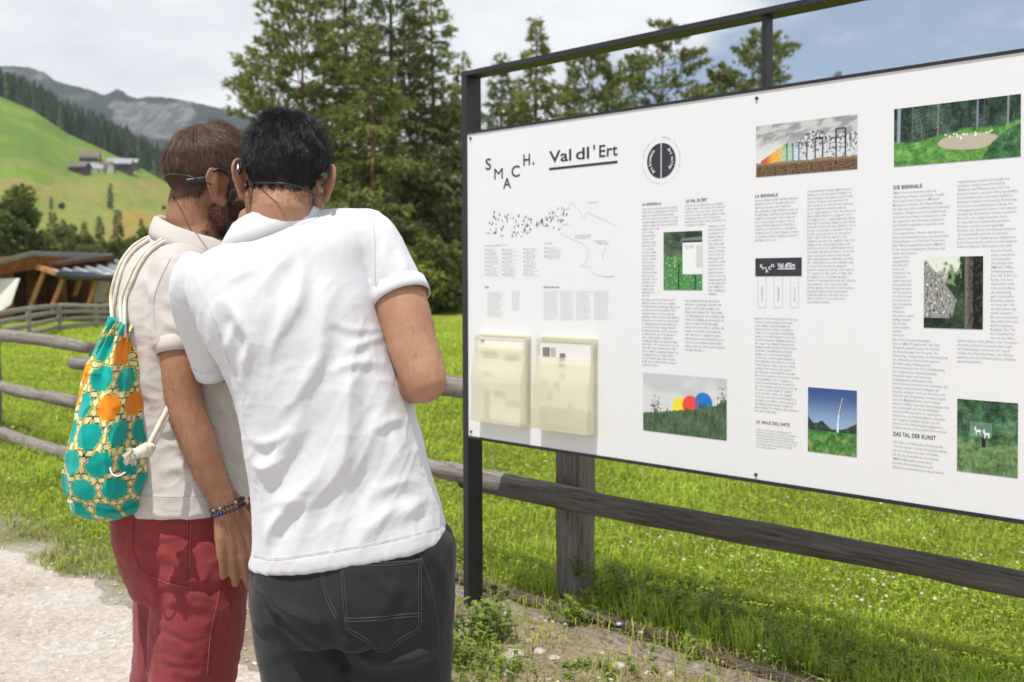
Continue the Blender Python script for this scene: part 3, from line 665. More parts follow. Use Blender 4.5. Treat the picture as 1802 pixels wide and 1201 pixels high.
def build_fence():
    f = thing('wooden_fence', bp(-2, .33, 0), 'weathered grey post and rail fence running behind the board and the two men', 'fence')
    for i, s in enumerate((-6.95, -4.62, -2.15, onplane(1013, 920, .437)[0], 2.85)):
        h = (1.0, .93, 1.0, 1.10, 1.05)[i]; w, d = .068, .062; V, F = bbox(s - w, s + w, .375, .375 + 2 * d, -.3, h, .014)
        bm = bmesh.new(); vs = [bm.verts.new(v) for v in V]; [bm.faces.new([vs[k] for k in q]) for q in F]; bmesh.ops.subdivide_edges(bm, edges=[e for e in bm.edges if e.calc_length() > .5], cuts=16, use_grid_fill=True); V = np.array([v.co[:] for v in bm.verts]); bm.verts.index_update(); F = [tuple(v.index for v in q.verts) for q in bm.faces]; bm.free()
        V = V + np.stack([fbm(V * np.array((16, 16, 3)) + i * 7 + k * 3, 2) for k in range(3)], 1) * (.007, .007, 0); mk('post', V, F, M_POST, f)
    sd = 1
    for a, za, b, zb, r in ((-9.5, .93, -6.8, .955, .052), (-6.95, .955, -4.55, .895, .053), (-4.78, .775, -2.05, .88, .052), (-2.3, .885, .5, .895, .045), (.2, .90, 3.2, .93, .045),
                            (-9.5, .46, -6.85, .475, .053), (-7.05, .49, -4.68, .455, .055), (-4.7, .44, -2.05, .47, .055), (-2.3, .475, .45, .476, .044), (-.35, .470, 4.2, .458, .042),
                            (-9.5, .03, -6.9, .04, .058), (-7.0, .055, -4.80, .035, .058), (-4.72, .02, -2.1, .03, .055)):
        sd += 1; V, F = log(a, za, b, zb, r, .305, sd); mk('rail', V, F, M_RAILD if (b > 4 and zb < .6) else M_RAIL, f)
    return f
build_fence()
# timber edging on the ground in front of the fence: grey sleepers with a darker board behind
def build_kerb():
    f = thing('timber_edging', bp(1, .22, 0), 'half buried timber edging along the foot of the fence under the board', 'edging')
    for i, (a, b, z, n0) in enumerate(((-.75, .42, .010, .06), (.45, 1.62, .010, .03), (1.66, 3.2, .012, .02))):
        V, F = bbox(a, b, n0, .172 - .008 * i, -.08, z, .008); bm = bmesh.new(); vs = [bm.verts.new(v) for v in V]; [bm.faces.new([vs[k] for k in q]) for q in F]; bmesh.ops.subdivide_edges(bm, edges=[e for e in bm.edges if e.calc_length() > .4], cuts=24, use_grid_fill=True); V = np.array([v.co[:] for v in bm.verts]); bm.verts.index_update(); F = [tuple(v.index for v in q.verts) for q in bm.faces]; bm.free()
        V = V + np.stack([fbm(V * 9 + i * 7 + k * 3, 3) for k in range(3)], 1) * (.010, .010, .016); mk('sleeper', V, F, M_KERB, f)
    for i, (a, b, z) in enumerate(((-.6, .95, .030), (.98, 3.3, .026))):
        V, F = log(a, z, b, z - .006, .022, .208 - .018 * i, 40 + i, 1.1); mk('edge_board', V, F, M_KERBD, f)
build_kerb()
# ------------------------------------------------------------------ grey plank fence by the hut
def far_fence():
    G = lambda px, y: ground(px, y); A, B, D = G(-120, 632), G(103, 583), G(228, 576); f = thing('plank_fence', B, 'pale grey plank fence in front of the wooden hut', 'fence')
    i = 0
    for P, Q, n in ((A, B, 3), (B, D, 2)):
        for k in range(n + (1 if P is B else 0)):
            p = P + (Q - P) * k / n; v, fc = box(p + (0, .06, .34), (.05, .045, .40), None, .01); mk('post', v, fc, M_OLD, f)
        for z in (.13, .32, .51, .69):
            i += 1; t = np.linspace(0, 1, 10)[:, None]; L = P + (Q - P) * t + np.array((0, 0, z)) + np.column_stack([0 * t, 0 * t, .03 * np.sin(5 * t + i)]); v, fc = tube(L, .062, 8, False, ref=np.array((0, 0, 1.0)), flat=.35); mk('rail', v, fc, M_OLD, f)
far_fence()
# ------------------------------------------------------------------ the hut
def hut():
    Yf, Yb = 36.0, 40.0
    M_HW = wood_mat('larch_boards', (.48, .21, .085), (.58, .29, .13), (.24, .10, .045), (3, 3, 3)); M_HD = wood_mat('dark_boards', (.20, .075, .04), (.28, .115, .06), (.08, .03, .018), (3, 3, 3)); M_HB = wood_mat('timber_beam', (.50, .26, .11), (.62, .36, .17), (.28, .13, .06), (3, 3, 3))
    M_ROOF = simple('roofing_sheet', (.23, .225, .23), .6, .2, 2.0); M_COR = simple('corrugated_sheet', (.36, .37, .39), .42, .12, 3.0, Metallic=.55); M_FL = simple('dark_foil', (.05, .055, .065), .35, .3, 2.0)
    h = thing('wooden_hut', at(100, 548, Yf) * (1, 1, 0), 'open wooden hut with flat upper roof and corrugated lower roof', 'hut')
    a = lambda x, y, Y=Yf: at(x, y, Y)
    gz = 0.0
    # upper roof: a thin slab sloping away to the back
    def slab(pts, th, nm, mat):
        P = np.array(pts); V = np.concatenate([P, P - (0, 0, th)]); n = len(P); F = [tuple(range(n)), tuple(range(2 * n - 1, n - 1, -1))] + [(i, i + n, (i + 1) % n + n, (i + 1) % n) for i in range(n)]; return mk(nm, V, F, mat, h, False)
    slab([a(-150, 494, 33.5), a(56, 442, 35), a(198, 447, 36.4), a(190, 455, 41.5), a(50, 451, 40.5), a(-150, 503, 38)], .05, 'upper_roof', M_ROOF)
    slab([p + (0, .05, -.055) for p in (a(-150, 494, 33.5), a(56, 442, 35), a(197, 447, 36.4), a(190, 455, 41.5), a(50, 451, 40.5), a(-150, 503, 38))], .12, 'roof_lining', M_HD)
    # lower roof of corrugated sheets, each a part
    xs = np.linspace(64, 236, 8)
    for i in range(7):
        x0, x1 = xs[i], xs[i + 1]; m = 24; top = np.array([a(x0 + (x1 - x0) * t - 14, 460, 37.2) for t in np.linspace(0, 1, m)]); bot = np.array([a(x0 + (x1 - x0) * t + 34, 481 + 3 * (x0 + (x1 - x0) * t - 64) / 170, 35.0) for t in np.linspace(0, 1, m)])
        w = .075 * np.sin(np.linspace(0, 2 * np.pi, m))[:, None] * np.array((0, 0, 1.0)); V = np.concatenate([top + w, bot + w, top + w - (0, 0, .02), bot + w - (0, 0, .02)]); k = np.arange(m - 1)
        F = [(j, j + 1, m + j + 1, m + j) for j in k] + [(2 * m + j + 1, 2 * m + j, 3 * m + j, 3 * m + j + 1) for j in k] + [(m + j, m + j + 1, 3 * m + j + 1, 3 * m + j) for j in k]; mk('roof_sheet', V, F, M_COR, h)
    V, F = obox(a(104, 484, 34.95), a(262, 491, 34.95), .06, .30); mk('fascia_sheet', V, F, M_FL, h)
    def beam(p, q, w, nm, mat=M_HB, hh=None): V, F = obox(p, q, w, hh or w, bev=.01); mk(nm, V, F, mat, h)
    beam(a(-150, 495, 35.2), a(40, 457, 35.4), .16, 'beam', M_HB, .2); beam(a(40, 461, 35.4), a(102, 482, 35.2), .16, 'beam', M_HB, .18)
    for x, y0, y1, Y in ((42, 456, 560, 35.4), (82, 480, 556, 36.6), (140, 487, 553, 38.2), (195, 489, 553, 38.6)):
        p, q = a(x, y0, Y), a(x, y1, Y); q[2] = gz; q[0] = p[0]; beam(p, q, .15, 'post')
    for x0, y0, x1, y1, Y in ((78, 478, 50, 548, 35.5), (112, 488, 90, 545, 35.6), (142, 489, 132, 520, 37), (172, 489, 152, 548, 35.8), (200, 490, 182, 548, 36)): beam(a(x0, y0, Y), a(x1, y1, Y), .13, 'brace')
    # back and side walls of boards, each board a part
    n = 16
    for i in range(n):
        x0 = -60 + 285 * i / n; x1 = -60 + 285 * (i + 1) / n - .5; p, q = a(x0, 500, 39.6), a(x1, 500, 39.6); V, F = box(((p[0] + q[0]) / 2, 39.6 + .01 * (i % 3), 1.02), ((q[0] - p[0]) / 2, .03, 1.02)); mk('board', V, F, M_HD if i % 3 else M_HW, h)
    for i in range(9):
        z = .10 + .255 * i; p = a(-150, 500, 35.6); q = a(30, 500, 35.6); V, F = box(((p[0] + q[0]) / 2 - .2, 35.75 + .012 * (i % 2), z), ((q[0] - p[0]) / 2, .03, .122)); mk('board', V, F, M_HW if i < 7 else M_HD, h)
    # pale sheet leaning at the front
    P = np.array([a(-40, 492, 34.9), a(35, 490, 34.9), a(19, 536, 34.7), a(0, 549, 34.6), a(-40, 556, 34.6)]); m = Mat('pale_tarpaulin'); m.color((.72, .71, .66)).rough(.7); V = np.concatenate([P, P + (0, .03, 0)]); n = 5
    F = [tuple(range(n))[::-1], tuple(range(n, 2 * n))] + [(i, (i + 1) % n, (i + 1) % n + n, i + n) for i in range(n)]; o = mk('tarpaulin', V, F, m.m, None, False, loc=P[3]); tag(o, 'pale cream sheet stretched on the left front of the hut', 'tarpaulin')
    o = mk('tarpaulin', *box(a(181, 512, 38), (.32, .02, .42), None, .01), m.m, None, False, loc=a(181, 532, 38)); tag(o, 'small pale sheet hanging inside the right part of the hut', 'tarpaulin')
hut()
# ------------------------------------------------------------------ the farm on the hill
def farm():
    M_W = simple('lime_wash', (.72, .70, .66), .9); M_B = simple('dark_larch', (.075, .048, .036), .9, .3); M_R = simple('shingle_roof', (.16, .125, .11), .9, .25, 1.0); M_RG = simple('grey_roof', (.30, .31, .34), .8, .2, 1.0); M_P = simple('window_glass', (.03, .035, .045), .2)
    specs = [(158, 296, 10, 8, 6.2, 3.2, .25, M_W, M_R, 'white farmhouse with a dark gable roof, tallest of the farm on the hill', 2), (140, 304, 9, 7, 3.0, 2.4, -.1, M_B, M_R, 'low dark barn at the left end of the hill farm', 1), (212, 303, 13, 9, 4.8, 3.2, .15, M_B, M_RG, 'large dark barn with a long grey roof at the right of the hill farm', 1),
             (168, 305, 7, 5, 2.6, 2.0, .3, M_W, M_RG, 'small pale shed below the white farmhouse', 1), (187, 303, 6, 6, 3.6, 2.2, -.2, M_W, M_R, 'narrow pale house between the farmhouse and the large barn', 1), (232, 296, 7, 6, 3.4, 2.2, .1, M_B, M_RG, 'dark outbuilding at the far right of the hill farm', 1), (226, 306, 5, 4, 2.2, 1.6, .2, M_W, M_R, 'small white shed in front of the large barn', 1)]
    for px, py, w, d, hh, rh, rz, mw, mr, lb, st in specs:
        p = hill_at(px, py); t = thing('farm_building', p, lb, 'farm building', 'farm buildings on the hill'); M = np.array(Matrix.Rotation(rz, 3, 'Z')); X = lambda V: (np.asarray(V) @ M.T) * .70 + p
        v, f = box((0, 0, hh / 2 - 1.5), (w / 2, d / 2, hh / 2 + 1.5)); mk('wall', X(v), f, mw, t, False)
        if mw is M_W and st == 2: v, f = box((0, -.06, hh * .68), (w / 2 + .04, d / 2 + .04, hh * .17)); mk('timber_storey', X(v), f, M_B, t, False)
        o = .9; prof = [(-d / 2 - o, hh - .45), (0, hh + rh), (d / 2 + o, hh - .45)]; V = [(x, y, z + e) for x in (-w / 2 - o, w / 2 + o) for e in (0, .28) for y, z in prof]
        V = np.array(V); F = [(0, 1, 7, 6), (1, 2, 8, 7), (3, 9, 10, 4), (4, 10, 11, 5), (0, 3, 4, 1), (1, 4, 5, 2), (6, 7, 10, 9), (7, 8, 11, 10), (0, 6, 9, 3), (2, 5, 11, 8)]; mk('roof', X(V), F, mr, t, False)
        v = np.array([(s * w / 2 * .98, y, z) for s in (-1, 1) for y, z in ((-d / 2, hh - .1), (0, hh + rh - .1), (d / 2, hh - .1))]); mk('gable', X(v), [(0, 1, 2), (3, 5, 4), (0, 3, 4, 1), (1, 4, 5, 2), (0, 2, 5, 3)], M_B if mw is M_B else mw, t, False)
        if w > 5:
            for fl in range(st):
                for x in np.linspace(-w / 2 + 1.3, w / 2 - 1.3, max(2, int(w / 2.6))):
                    v, f = box((x, -d / 2 - (.06 if not (mw is M_W and st == 2 and fl == 1) else .14), hh * (.24 + .42 * fl)), (.5, .05, .55)); mk('window', X(v), f, M_P, t, False)
farm()
# ================================================================== information board
PK = simple('black_steel', (.020, .019, .022), .48, .25, 20, .15, 300, Specular_IOR_Level=.5)
def edges(px, y0, y1): return onplane(px, (y0 + y1) / 2)[0]
Z_TOP, Z_BOT, S_END = 2.0145, .7365, 2.845
BOARD = thing('information_board', bp(1.4, 0, 0), 'white information board with printed texts and photographs on a black steel frame', 'information board')
def part(nm, vf, mat, parent=None, smooth=False, **k): return mk(nm, vf[0], vf[1], mat, parent or BOARD, smooth, **k)
part('post', bbox(-.020, .0115, -.004, .082, -.3, 2.262, .002), PK); part('post', bbox(S_END + .0005, S_END + .032, -.004, .082, -.3, 2.262, .002), PK)
part('top_rail', bbox(-.0205, S_END + .0325, -.0045, .0825, 2.2625, 2.283, .002), PK)
s_mid = edges(1341, 60, 150); part('middle_post', bbox(s_mid - .010, s_mid + .008, .0135, .055, .74, 2.262, .002), PK)
part('edge_strip', bbox(.012, S_END, -.004, .03, Z_TOP + .0005, Z_TOP + .010, .001), PK); part('edge_strip', bbox(.012, S_END, -.004, .03, Z_BOT - .012, Z_BOT - .0005, .001), PK)
mp_ = Mat('white_panel'); mp_.color((.80, .80, .805)).rough(.42).set(Specular_IOR_Level=.35); mp_.bump(mp_.noise(1.4, 2), .04, .004)
PANEL = part('panel', bbox(.0125, S_END - .0005, 0.0, .0125, Z_BOT, Z_TOP), mp_.m)
INK = simple('dark_print', (.030, .032, .042), .6, .05); INK2 = simple('text_print', (.38, .38, .395), .6, .05); INK3 = simple('pale_print', (.60, .60, .605), .6, .05); WHT = simple('white_print', (.80, .80, .805), .5, .02)
NF = -.0011
def on(px, py): return onplane(px, py, 0.0)
def face(sz, nf=NF): sz = np.asarray(sz, float); return B0 + sz[:, :1] * BS + nf * BN + np.column_stack([0 * sz[:, 0], 0 * sz[:, 0], sz[:, 1]])
def quadm(s0, s1, z0, z1): return np.array([(s0, z0), (s1, z0), (s1, z1), (s0, z1)], float), [(0, 1, 2, 3)]
def joinm(L):
    V = []; F = []; k = 0
    for v, f in L: V.append(v); F += [tuple(i + k for i in q) for q in f]; k += len(v)
    return np.concatenate(V), F
_fc = {}
def glyphs(txt, bold=0.0, res=3, space=1.0):
    key = (txt, bold, res, space)
    if key in _fc: return _fc[key]
    cu = bpy.data.curves.new('t', 'FONT'); cu.body = txt; cu.size = 1; cu.offset = bold; cu.resolution_u = res; cu.space_character = space; o = bpy.data.objects.new('t', cu); C.objects.link(o)
    m = bpy.data.meshes.new_from_object(o.evaluated_get(bpy.context.evaluated_depsgraph_get())); v = np.array([p.co[:2] for p in m.vertices]).reshape(-1, 2); f = [tuple(p.vertices) for p in m.polygons]
    bpy.data.objects.remove(o); bpy.data.curves.remove(cu); bpy.data.meshes.remove(m); _fc[key] = (v, f); return v, f
def line_of(txt, s, z, size, width=None, bold=0.0, res=3, space=1.0):
    v, f = glyphs(txt, bold, res, space)
    if len(v) == 0: return None
    v = v.copy(); sx = size if width is None else width / (v[:, 0].max() - min(0, v[:, 0].min()) + 1e-6); return np.column_stack([s + v[:, 0] * sx, z + v[:, 1] * size]), f
def lettering(nm, lines, mat, parent=None, nf=NF):
    lines = [l for l in lines if l is not None]; v, f = joinm(lines); o = mk(nm, face(v, nf), f, mat, parent or PANEL, False); return o
CAP = .729          # cap height of the built-in face at size 1
def fit(txt, x0, y0, x1, y1, ytop, bold=0.0, res=4, space=1.0):
    """a line of lettering from pixel (x0,y0) to (x1,y1) on its baseline with capitals reaching ytop"""
    s0, z0 = on(x0, y0); s1, z1 = on(x1, y1); _, zt = on(x0, ytop); return line_of(txt, s0, (z0 + z1) / 2, (zt - z0) / CAP, s1 - s0, bold, res, space)
lettering('logo_lettering', [fit('S', 854, 300, 864.5, 298, 279.5, .012), fit('M', 868.5, 316.5, 885, 314.5, 296.5, .0), fit('A', 886, 332.5, 900, 330.5, 313.5, .012), fit('C', 899.5, 312.5, 915, 310.5, 292, .012), fit('H', 920, 292.5, 933, 290.5, 271.5, .012), fit('.', 937, 290, 940.5, 289.6, 266, .02)], INK)
for l_ in (fit('Val', 967, 286.8, 1006, 282.3, 265.8, .012, 4, 1.0), fit('dl', 1012.5, 281.5, 1037, 278.7, 260.5, .012, 4, 1.0), fit("'", 1043.5, 277.8, 1047.5, 277.4, 256, .02), fit('Ert', 1053, 277.3, 1087, 273.5, 255.3, .012, 4, 1.05)): lettering('title_lettering', [l_], INK)
sA, zA = on(966.5, 297); sB, zB = on(1087, 286); lettering('title_underline', [quadm(sA, sB, (zA + zB) / 2 - .005, (zA + zB) / 2 + .0045)], INK)
# round emblem: two dark halves with white words, a ring of small lettering
def emblem():
    sc, zc = on(1163.7, 283); _, zt = on(1163.7, 252); r = abs(zt - zc); L = []
    for x in (-1, 1):
        a = np.linspace(-np.pi / 2, np.pi / 2, 40); g = .035 * r; V = [(sc + x * g, zc - r)] + [(sc + x * max(g, r * math.cos(t)), zc + r * math.sin(t)) for t in a] + [(sc + x * g, zc + r)]; L.append((np.array(V), [tuple(range(len(V)))[::x]]))
    e = lettering('emblem', L, INK)
    def arc(txt, rad, a0, a1, size, bold, flip=False):
        out = []; n = len(txt)
        for i, ch in enumerate(txt):
            if ch == ' ': continue
            a = a0 + (a1 - a0) * (i + .5) / n; v, f = glyphs(ch, bold, 2); v = v.copy(); v[:, 0] -= (v[:, 0].max() + v[:, 0].min()) / 2; v *= size; t = a - np.pi / 2
            if flip: t = a + np.pi / 2
            R2 = np.array(((math.cos(t), -math.sin(t)), (math.sin(t), math.cos(t)))); out.append((v @ R2.T + (sc + rad * math.cos(a), zc + rad * math.sin(a)), f))
        return out
    lettering('emblem_words', arc('Art biennale', r * .70, R(232), R(128), r * .30, .012, False) + arc('Art valley', r * .70, R(50), R(-42), r * .30, .012, False), WHT, e, NF - .0006)
    lettering('ring_lettering', arc('SMACH. Constellation of art, culture & history in the Dolomites   ', r * 1.26, R(88), R(88 - 360), r * .17, .0), INK2, e)
emblem()
# headings
heads = [('LA BIENNALA', 1130, 363, 1164, 360, 358.2), ("LA VAL DL'ERT", 1206.5, 357.5, 1244.5, 354, 351.5), ('LA BIENNALE', 1329, 348.5, 1369, 345.5, 343), ("LA VALLE DELL'ARTE", 1330.5, 745, 1390, 750.5, 739.5), ('DIE BIENNALE', 1572, 333.5, 1623, 330.5, 326.8), ('DAS TAL DER KUNST', 1571.5, 767.5, 1647, 774, 760)]
lettering('heading_lettering', [fit(t, a, b, c, d, e, .014, 3, 1.1) for t, a, b, c, d, e in heads], INK)
# ---- running text
rt = np.random.default_rng(21)
def strokes(s0, s1, z, xh, fill=.95):
    """letters too small to read in the photograph: words as rows of upright strokes"""
    L = []; s = s0; end = s0 + (s1 - s0) * fill
    while s < end:
        for k in range(int(rt.integers(2, 10))):
            w = xh * rt.uniform(.45, .85); h0 = rt.random(); up = 1.4 if h0 < .2 else 1.0; dn = -.35 if .2 < h0 < .26 else 0
            if s + w > end: s = end + 1; break
            kind = rt.integers(3); t = xh * .2
            L.append(quadm(s, s + t, z + dn * xh, z + up * xh))
            if kind == 0: L.append(quadm(s + t * 1.02, s + w * .8, z + xh * .78, z + xh * .98))
            elif kind == 1: L.append(quadm(s + t * 1.02, s + w * .8, z, z + xh * .2)); L.append(quadm(s + w * .8 - t, s + w * .8 - .0001, z + xh * .22, z + xh))
            else: L.append(quadm(s + t * 1.02, s + w * .75, z + xh * .4, z + xh * .6))
            s += w + xh * .12
        s += xh * .55
    return L
def block(x0, y0, x1, y1, n, last=.5, xk=.44):
    """n lines between two baselines measured at x0; x1 is the right edge"""
    s0, za = on(x0, y0); _, zb = on(x0, y1); s1, _ = on(x1, (y0 + y1) / 2); L = []; pitch = (za - zb) / max(1, n - 1)
    for i in range(n): L += strokes(s0, s1, za - pitch * i, pitch * xk, last if i == n - 1 else rt.uniform(.80, 1.0))
    return L
L = []
for b in ((1130, 370, 1197, 405, 7), (1130, 411, 1158, 522, 20), (1130, 529, 1197, 643, 20), (1206, 364, 1280, 398, 7), (1247, 400, 1279, 519, 20), (1206, 531, 1279, 617, 14), (1329, 355, 1409, 425, 12), (1421, 339, 1508, 533, 32), (1329, 562, 1409, 724, 27), (1331, 757, 1407, 787, 7)): L += block(*b)
o = lettering('body_text', L, INK2); o['kind'] = 'stuff'
def german(rows, x0, y0, y1, width_px, k=.50):
    s0, za = on(x0, y0); _, zb = on(x0, y1); s1, _ = on(x0 + width_px, (y0 + y1) / 2); n = len(rows); pitch = (za - zb) / (n - 1); L = []; size = pitch * .80
    wmax = max(glyphs(r, 0, 1)[0][:, 0].max() for r in rows if r); sx = (s1 - s0) / wmax
    for i, r in enumerate(rows):
        v, f = glyphs(r, .004, 1); L.append((np.column_stack([s0 + v[:, 0] * sx, za - pitch * i + v[:, 1] * size]), f))
    return L
L = german(['SMACH ist ein Kunstprojekt im', 'öffentlichen Raum, entstanden im Jahr', '2012 nach einer Idee von Michael', 'Moling und Gustav. Die Ausstellung,', 'die alle zwei Jahre stattfindet, präsentiert', 'Objekte, Skulpturen und Installationen,', 'die Kunst und Natur kombinieren und', 'die eigens für die Biennale konzipiert,', 'Landschaft kreativität, entworfen und', 'realisiert wurden.', 'Die ausgestellten Werke werden von', 'einer internationalen Jury aus hunderten', 'Einsendungen von Künstler*innen aus', 'aller Welt ausgewählt, wobei SMACH', 'in der Ausschreibung die Themen und', 'Orte der Biennale'], 1571, 342, 448, 100)
L += german(['definiert. Die', 'ausgewählten', 'Kunstwerke', 'treten im', 'Dialog mit der', 'heimischen,', 'kulturellen und', 'landschaftlichen', 'Gegebenheiten,', 'der Dolomiten,', 'von den Bergen', 'im Gadertal zu', 'den Dolomiten,', 'UNESCO', 'Welterbe.', 'Seit seiner ersten', 'Auflage wächst', 'das Projekt', 'kontinuierlich,', 'deshalb', 'wurde im'], 1571, 455, 591, 38)
L += german(['Jahr 2018 der gemeinnützige', 'Verein SMACH gegründet. Seit dem', 'Zeitpunkt gewährleistet der Verein', 'die Bestrebungen des Projekts, die', 'Förderung, Organisation und Entwicklung', 'der öffentlichen Ausschreibung und', 'die Betreuung, Erhaltung und', 'Erweiterung des Val dl Ert, Entwicklung', 'von begleitenden Veranstaltungen,', 'Kunstführungen und weiteren', 'pädagogischen Aktivitäten. Die', 'präsentierten künstlerischen Arbeiten der', 'heutigen und weiteren Auflagen der', 'Biennale erfüllen nicht nur Kriterien der', 'Qualität und Originalität, sondern zeigen', 'auch die Möglichkeiten eines Dialogs', 'zwischen Natur und den Ausstellungsorten', 'der Landschaft und der Entdeckung', 'und dem Wissen über die heimischen,', 'kulturellen und landschaftlichen Aspekte', 'der Gegend. Darüber hinaus soll das', 'Interesse der Öffentlichkeit gegenüber', 'zeitgenössischer Kunst gefördert werden.'], 1571, 599, 753, 100)
L += german(['Val dl Ert, ein ladinischer Ausdruck für', '„Tal der Kunst“, ist die Dauerausstellung', 'auf einer Fläche von über 3 Hektar,', 'auf der die Kunstwerke der letzten', 'SMACH Biennalen präsentiert', 'werden. Die Installationen und', 'Skulpturen präsentieren sich auf einem'], 1571, 779, 823, 95)
L += german(['ausgedehnten Stück Landschaft mit', 'intakten, ruhigen und friedlichen', 'Wäldern und Wiesen und sind von', 'Künstler*innen aus aller Welt geschaffen.', 'Der künstlerische und landschaftliche', 'Kontext erlaubt eine visuelle Beziehung', 'und einen kontemplativen Dialog, die', 'sich gegenseitig bereichern. Und ebenso', 'werden die Betrachter*innen involviert,', 'die nicht nur einige Stunden Ruhe', 'in unberührter Landschaft genießen', 'können, sondern auch angeregt', 'werden, die Vision und Repräsentation', 'der Landschaft und die Geschichte', 'dieser Orte im Gadertal zu reflektieren.', 'Jedes Kunstobjekt wird von Information-', 'stafeln begleitet, Führungen und dida-'], 1685, 322, 436, 108)
L += german(['ktische Work-', 'shops erweitern', 'und vertiefen', 'die Inhalte von', 'SMACH Offen-', 'Sichtweitwaum.', 'Das Val dl Ert be-', 'findet sich kon-', 'tinuierlich in Ar-', 'beit und Aufbau,', 'die Sammlung', 'wird nach jeder', 'Biennale erweit-', 'ert und der Ort', 'an sich bietet das', 'ideale Szenario', 'für eine anderwer-', 'tige kulturelle und', 'ausdruckstarke', 'Realität. Das Tal', 'der Künstler*in-', 'nen ist ein öffen-'], 1744, 443, 596, 49)
L += german(['tlicher Raum, ohne Zäune oder Grenzen,', 'das man jederzeit besuchen kann und', 'wo Beziehungen zwischen der Land-', 'schaft, den Künstler*innen, den Kunst-', 'werken und der Öffentlichkeit erfahrbar', 'gemacht werden.'], 1685, 601, 637, 106)
o = lettering('german_text', L, INK2); o['kind'] = 'stuff'
# ---- map, legend and contacts of the left panel
L = []; L2 = []; rm = np.random.default_rng(4)
for i in range(120):
    u = rm.random(); x = 858 + 140 * u; yc = 392 + 8 * math.sin(u * 4.2) - (18 * max(0, u - .62) / .38 if rm.random() < .55 else -14 * max(0, u - .62) / .38); hw = 20 - 17 * math.exp(-((u - .68) / .16) ** 2); y = yc + rm.uniform(-1, 1) * hw; s, z = on(x, y); h = rm.uniform(.004, .010); w = h * rm.uniform(.35, .6)
    L.append((np.array([(s - w, z), (s + w, z), (s, z + h * 1.6)]), [(0, 1, 2)])) if rm.random() < .6 else L.append(quadm(s - w * .6, s + w * .6, z, z + h * .7))
lettering('map_symbols', L, INK)
def pline(pts, w):
    P = np.array([on(*p) for p in spline(np.array(pts, float), 8)]); T = np.gradient(P, axis=0); T /= np.linalg.norm(T, axis=1)[:, None] + 1e-9; N = np.column_stack([-T[:, 1], T[:, 0]]) * w; n = len(P); return np.concatenate([P - N, P + N]), [(i, i + 1, n + i + 1, n + i) for i in range(n - 1)]
for pts in ([(1000, 366), (1008, 358), (1020, 372), (1026, 386), (1034, 374), (1046, 380), (1060, 386), (1085, 398)], [(985, 410), (1010, 422), (1030, 432), (1036, 444), (1030, 462), (1022, 468), (1042, 470)], [(1072, 425), (1064, 440), (1060, 456)], [(1040, 478), (1052, 484), (1068, 488)]): L2.append(pline(pts, .0007))
lettering('map_lines', L2, INK3)
L = []
for x, y, w in ((855, 412, 14), (990, 370, 14), (990, 397, 12), (1013, 416, 40), (1013, 420, 38), (1045, 426, 30), (1052, 430, 22), (1035, 358, 20), (1066, 488, 20), (918, 410, 8), (853, 434, 62), (958, 430, 14)): s0, z = on(x, y); s1, _ = on(x + w * .6 + 6, y); L += strokes(s0, s1, z, .0045)
for x, y0, n, w in ((854, 441, 7, 38), (884, 441, 7, 40), (922, 440, 7, 36), (958, 438, 3, 50)):
    for i in range(n): s0, z = on(x, y0 + i * 7.2); s1, _ = on(x + w * .62, y0 + i * 7.2); L.append(quadm(s0, s0 + .006, z, z + .006)); L += strokes(s0 + .012, s1, z, .0042, rt.uniform(.5, 1)); L += strokes(s0 + .012, s1 + .02, z - .0075, .0026, rt.uniform(.6, 1))
lettering('legend_text', L, INK2)['kind'] = 'stuff'
L = []
for x, y, w in ((854, 507, 8), (957, 507, 30)): s0, z = on(x, y); s1, _ = on(x + w, y - .1); L += strokes(s0, s1, z, .0055)
lettering('legend_heading', L, INK)
L = []
for x, y0, y1, x1, n in ((858, 515, 557, 886, 14), (901, 515, 546, 916, 10), (957, 514, 563, 984, 16), (986, 514, 563, 1012, 16), (1014, 514, 563, 1042, 16), (1045, 514, 563, 1073, 16)): L += block(x, y0, x1, y1, n, .8, .5)
lettering('contact_text', L, INK3)['kind'] = 'stuff'
# ---- black banner print with three upright boxes
sa, za = on(1329.5, 455); sb, zb = on(1411, 486); lettering('banner', [quadm(sa, sb, zb, za)], INK)
B = NF - .0008
lettering('banner_lettering', [fit('S', 1337.5, 471, 1342, 471, 465.5, .03), fit('M', 1341.5, 475.5, 1348.5, 475.4, 470, .0), fit('A', 1347.5, 480, 1353, 480, 474, .03), fit('C', 1352.5, 475, 1358, 475, 469, .03), fit('H.', 1357.5, 470.5, 1364, 470.4, 464.5, .03), fit("Val dl'Ert", 1369, 471, 1400, 471, 463, .03)] + [quadm(on(1369, 474)[0], on(1400, 474)[0], on(1369, 474.5)[1], on(1369, 472.8)[1])], WHT, PANEL, B)
L = []
for x0, x1 in ((1334, 1348.5), (1362.5, 1377.5), (1391, 1406)):
    (s0, z0), (s1, z1) = on(x0, 487.5), on(x1, 541.5); w = .0009; L += [quadm(s0, s0 + w, z1, z0), quadm(s1 - w, s1, z1, z0), quadm(s0 + w, s1 - w, z1, z1 + w)]
    m_ = (s0 + s1) / 2
    for v, f in strokes(0, (z0 - z1) * .55, 0, .0055): L.append((np.column_stack([m_ - v[:, 1] + .003, z1 + (z0 - z1) * .2 + v[:, 0]]), f))
lettering('banner_boxes', L, INK2)
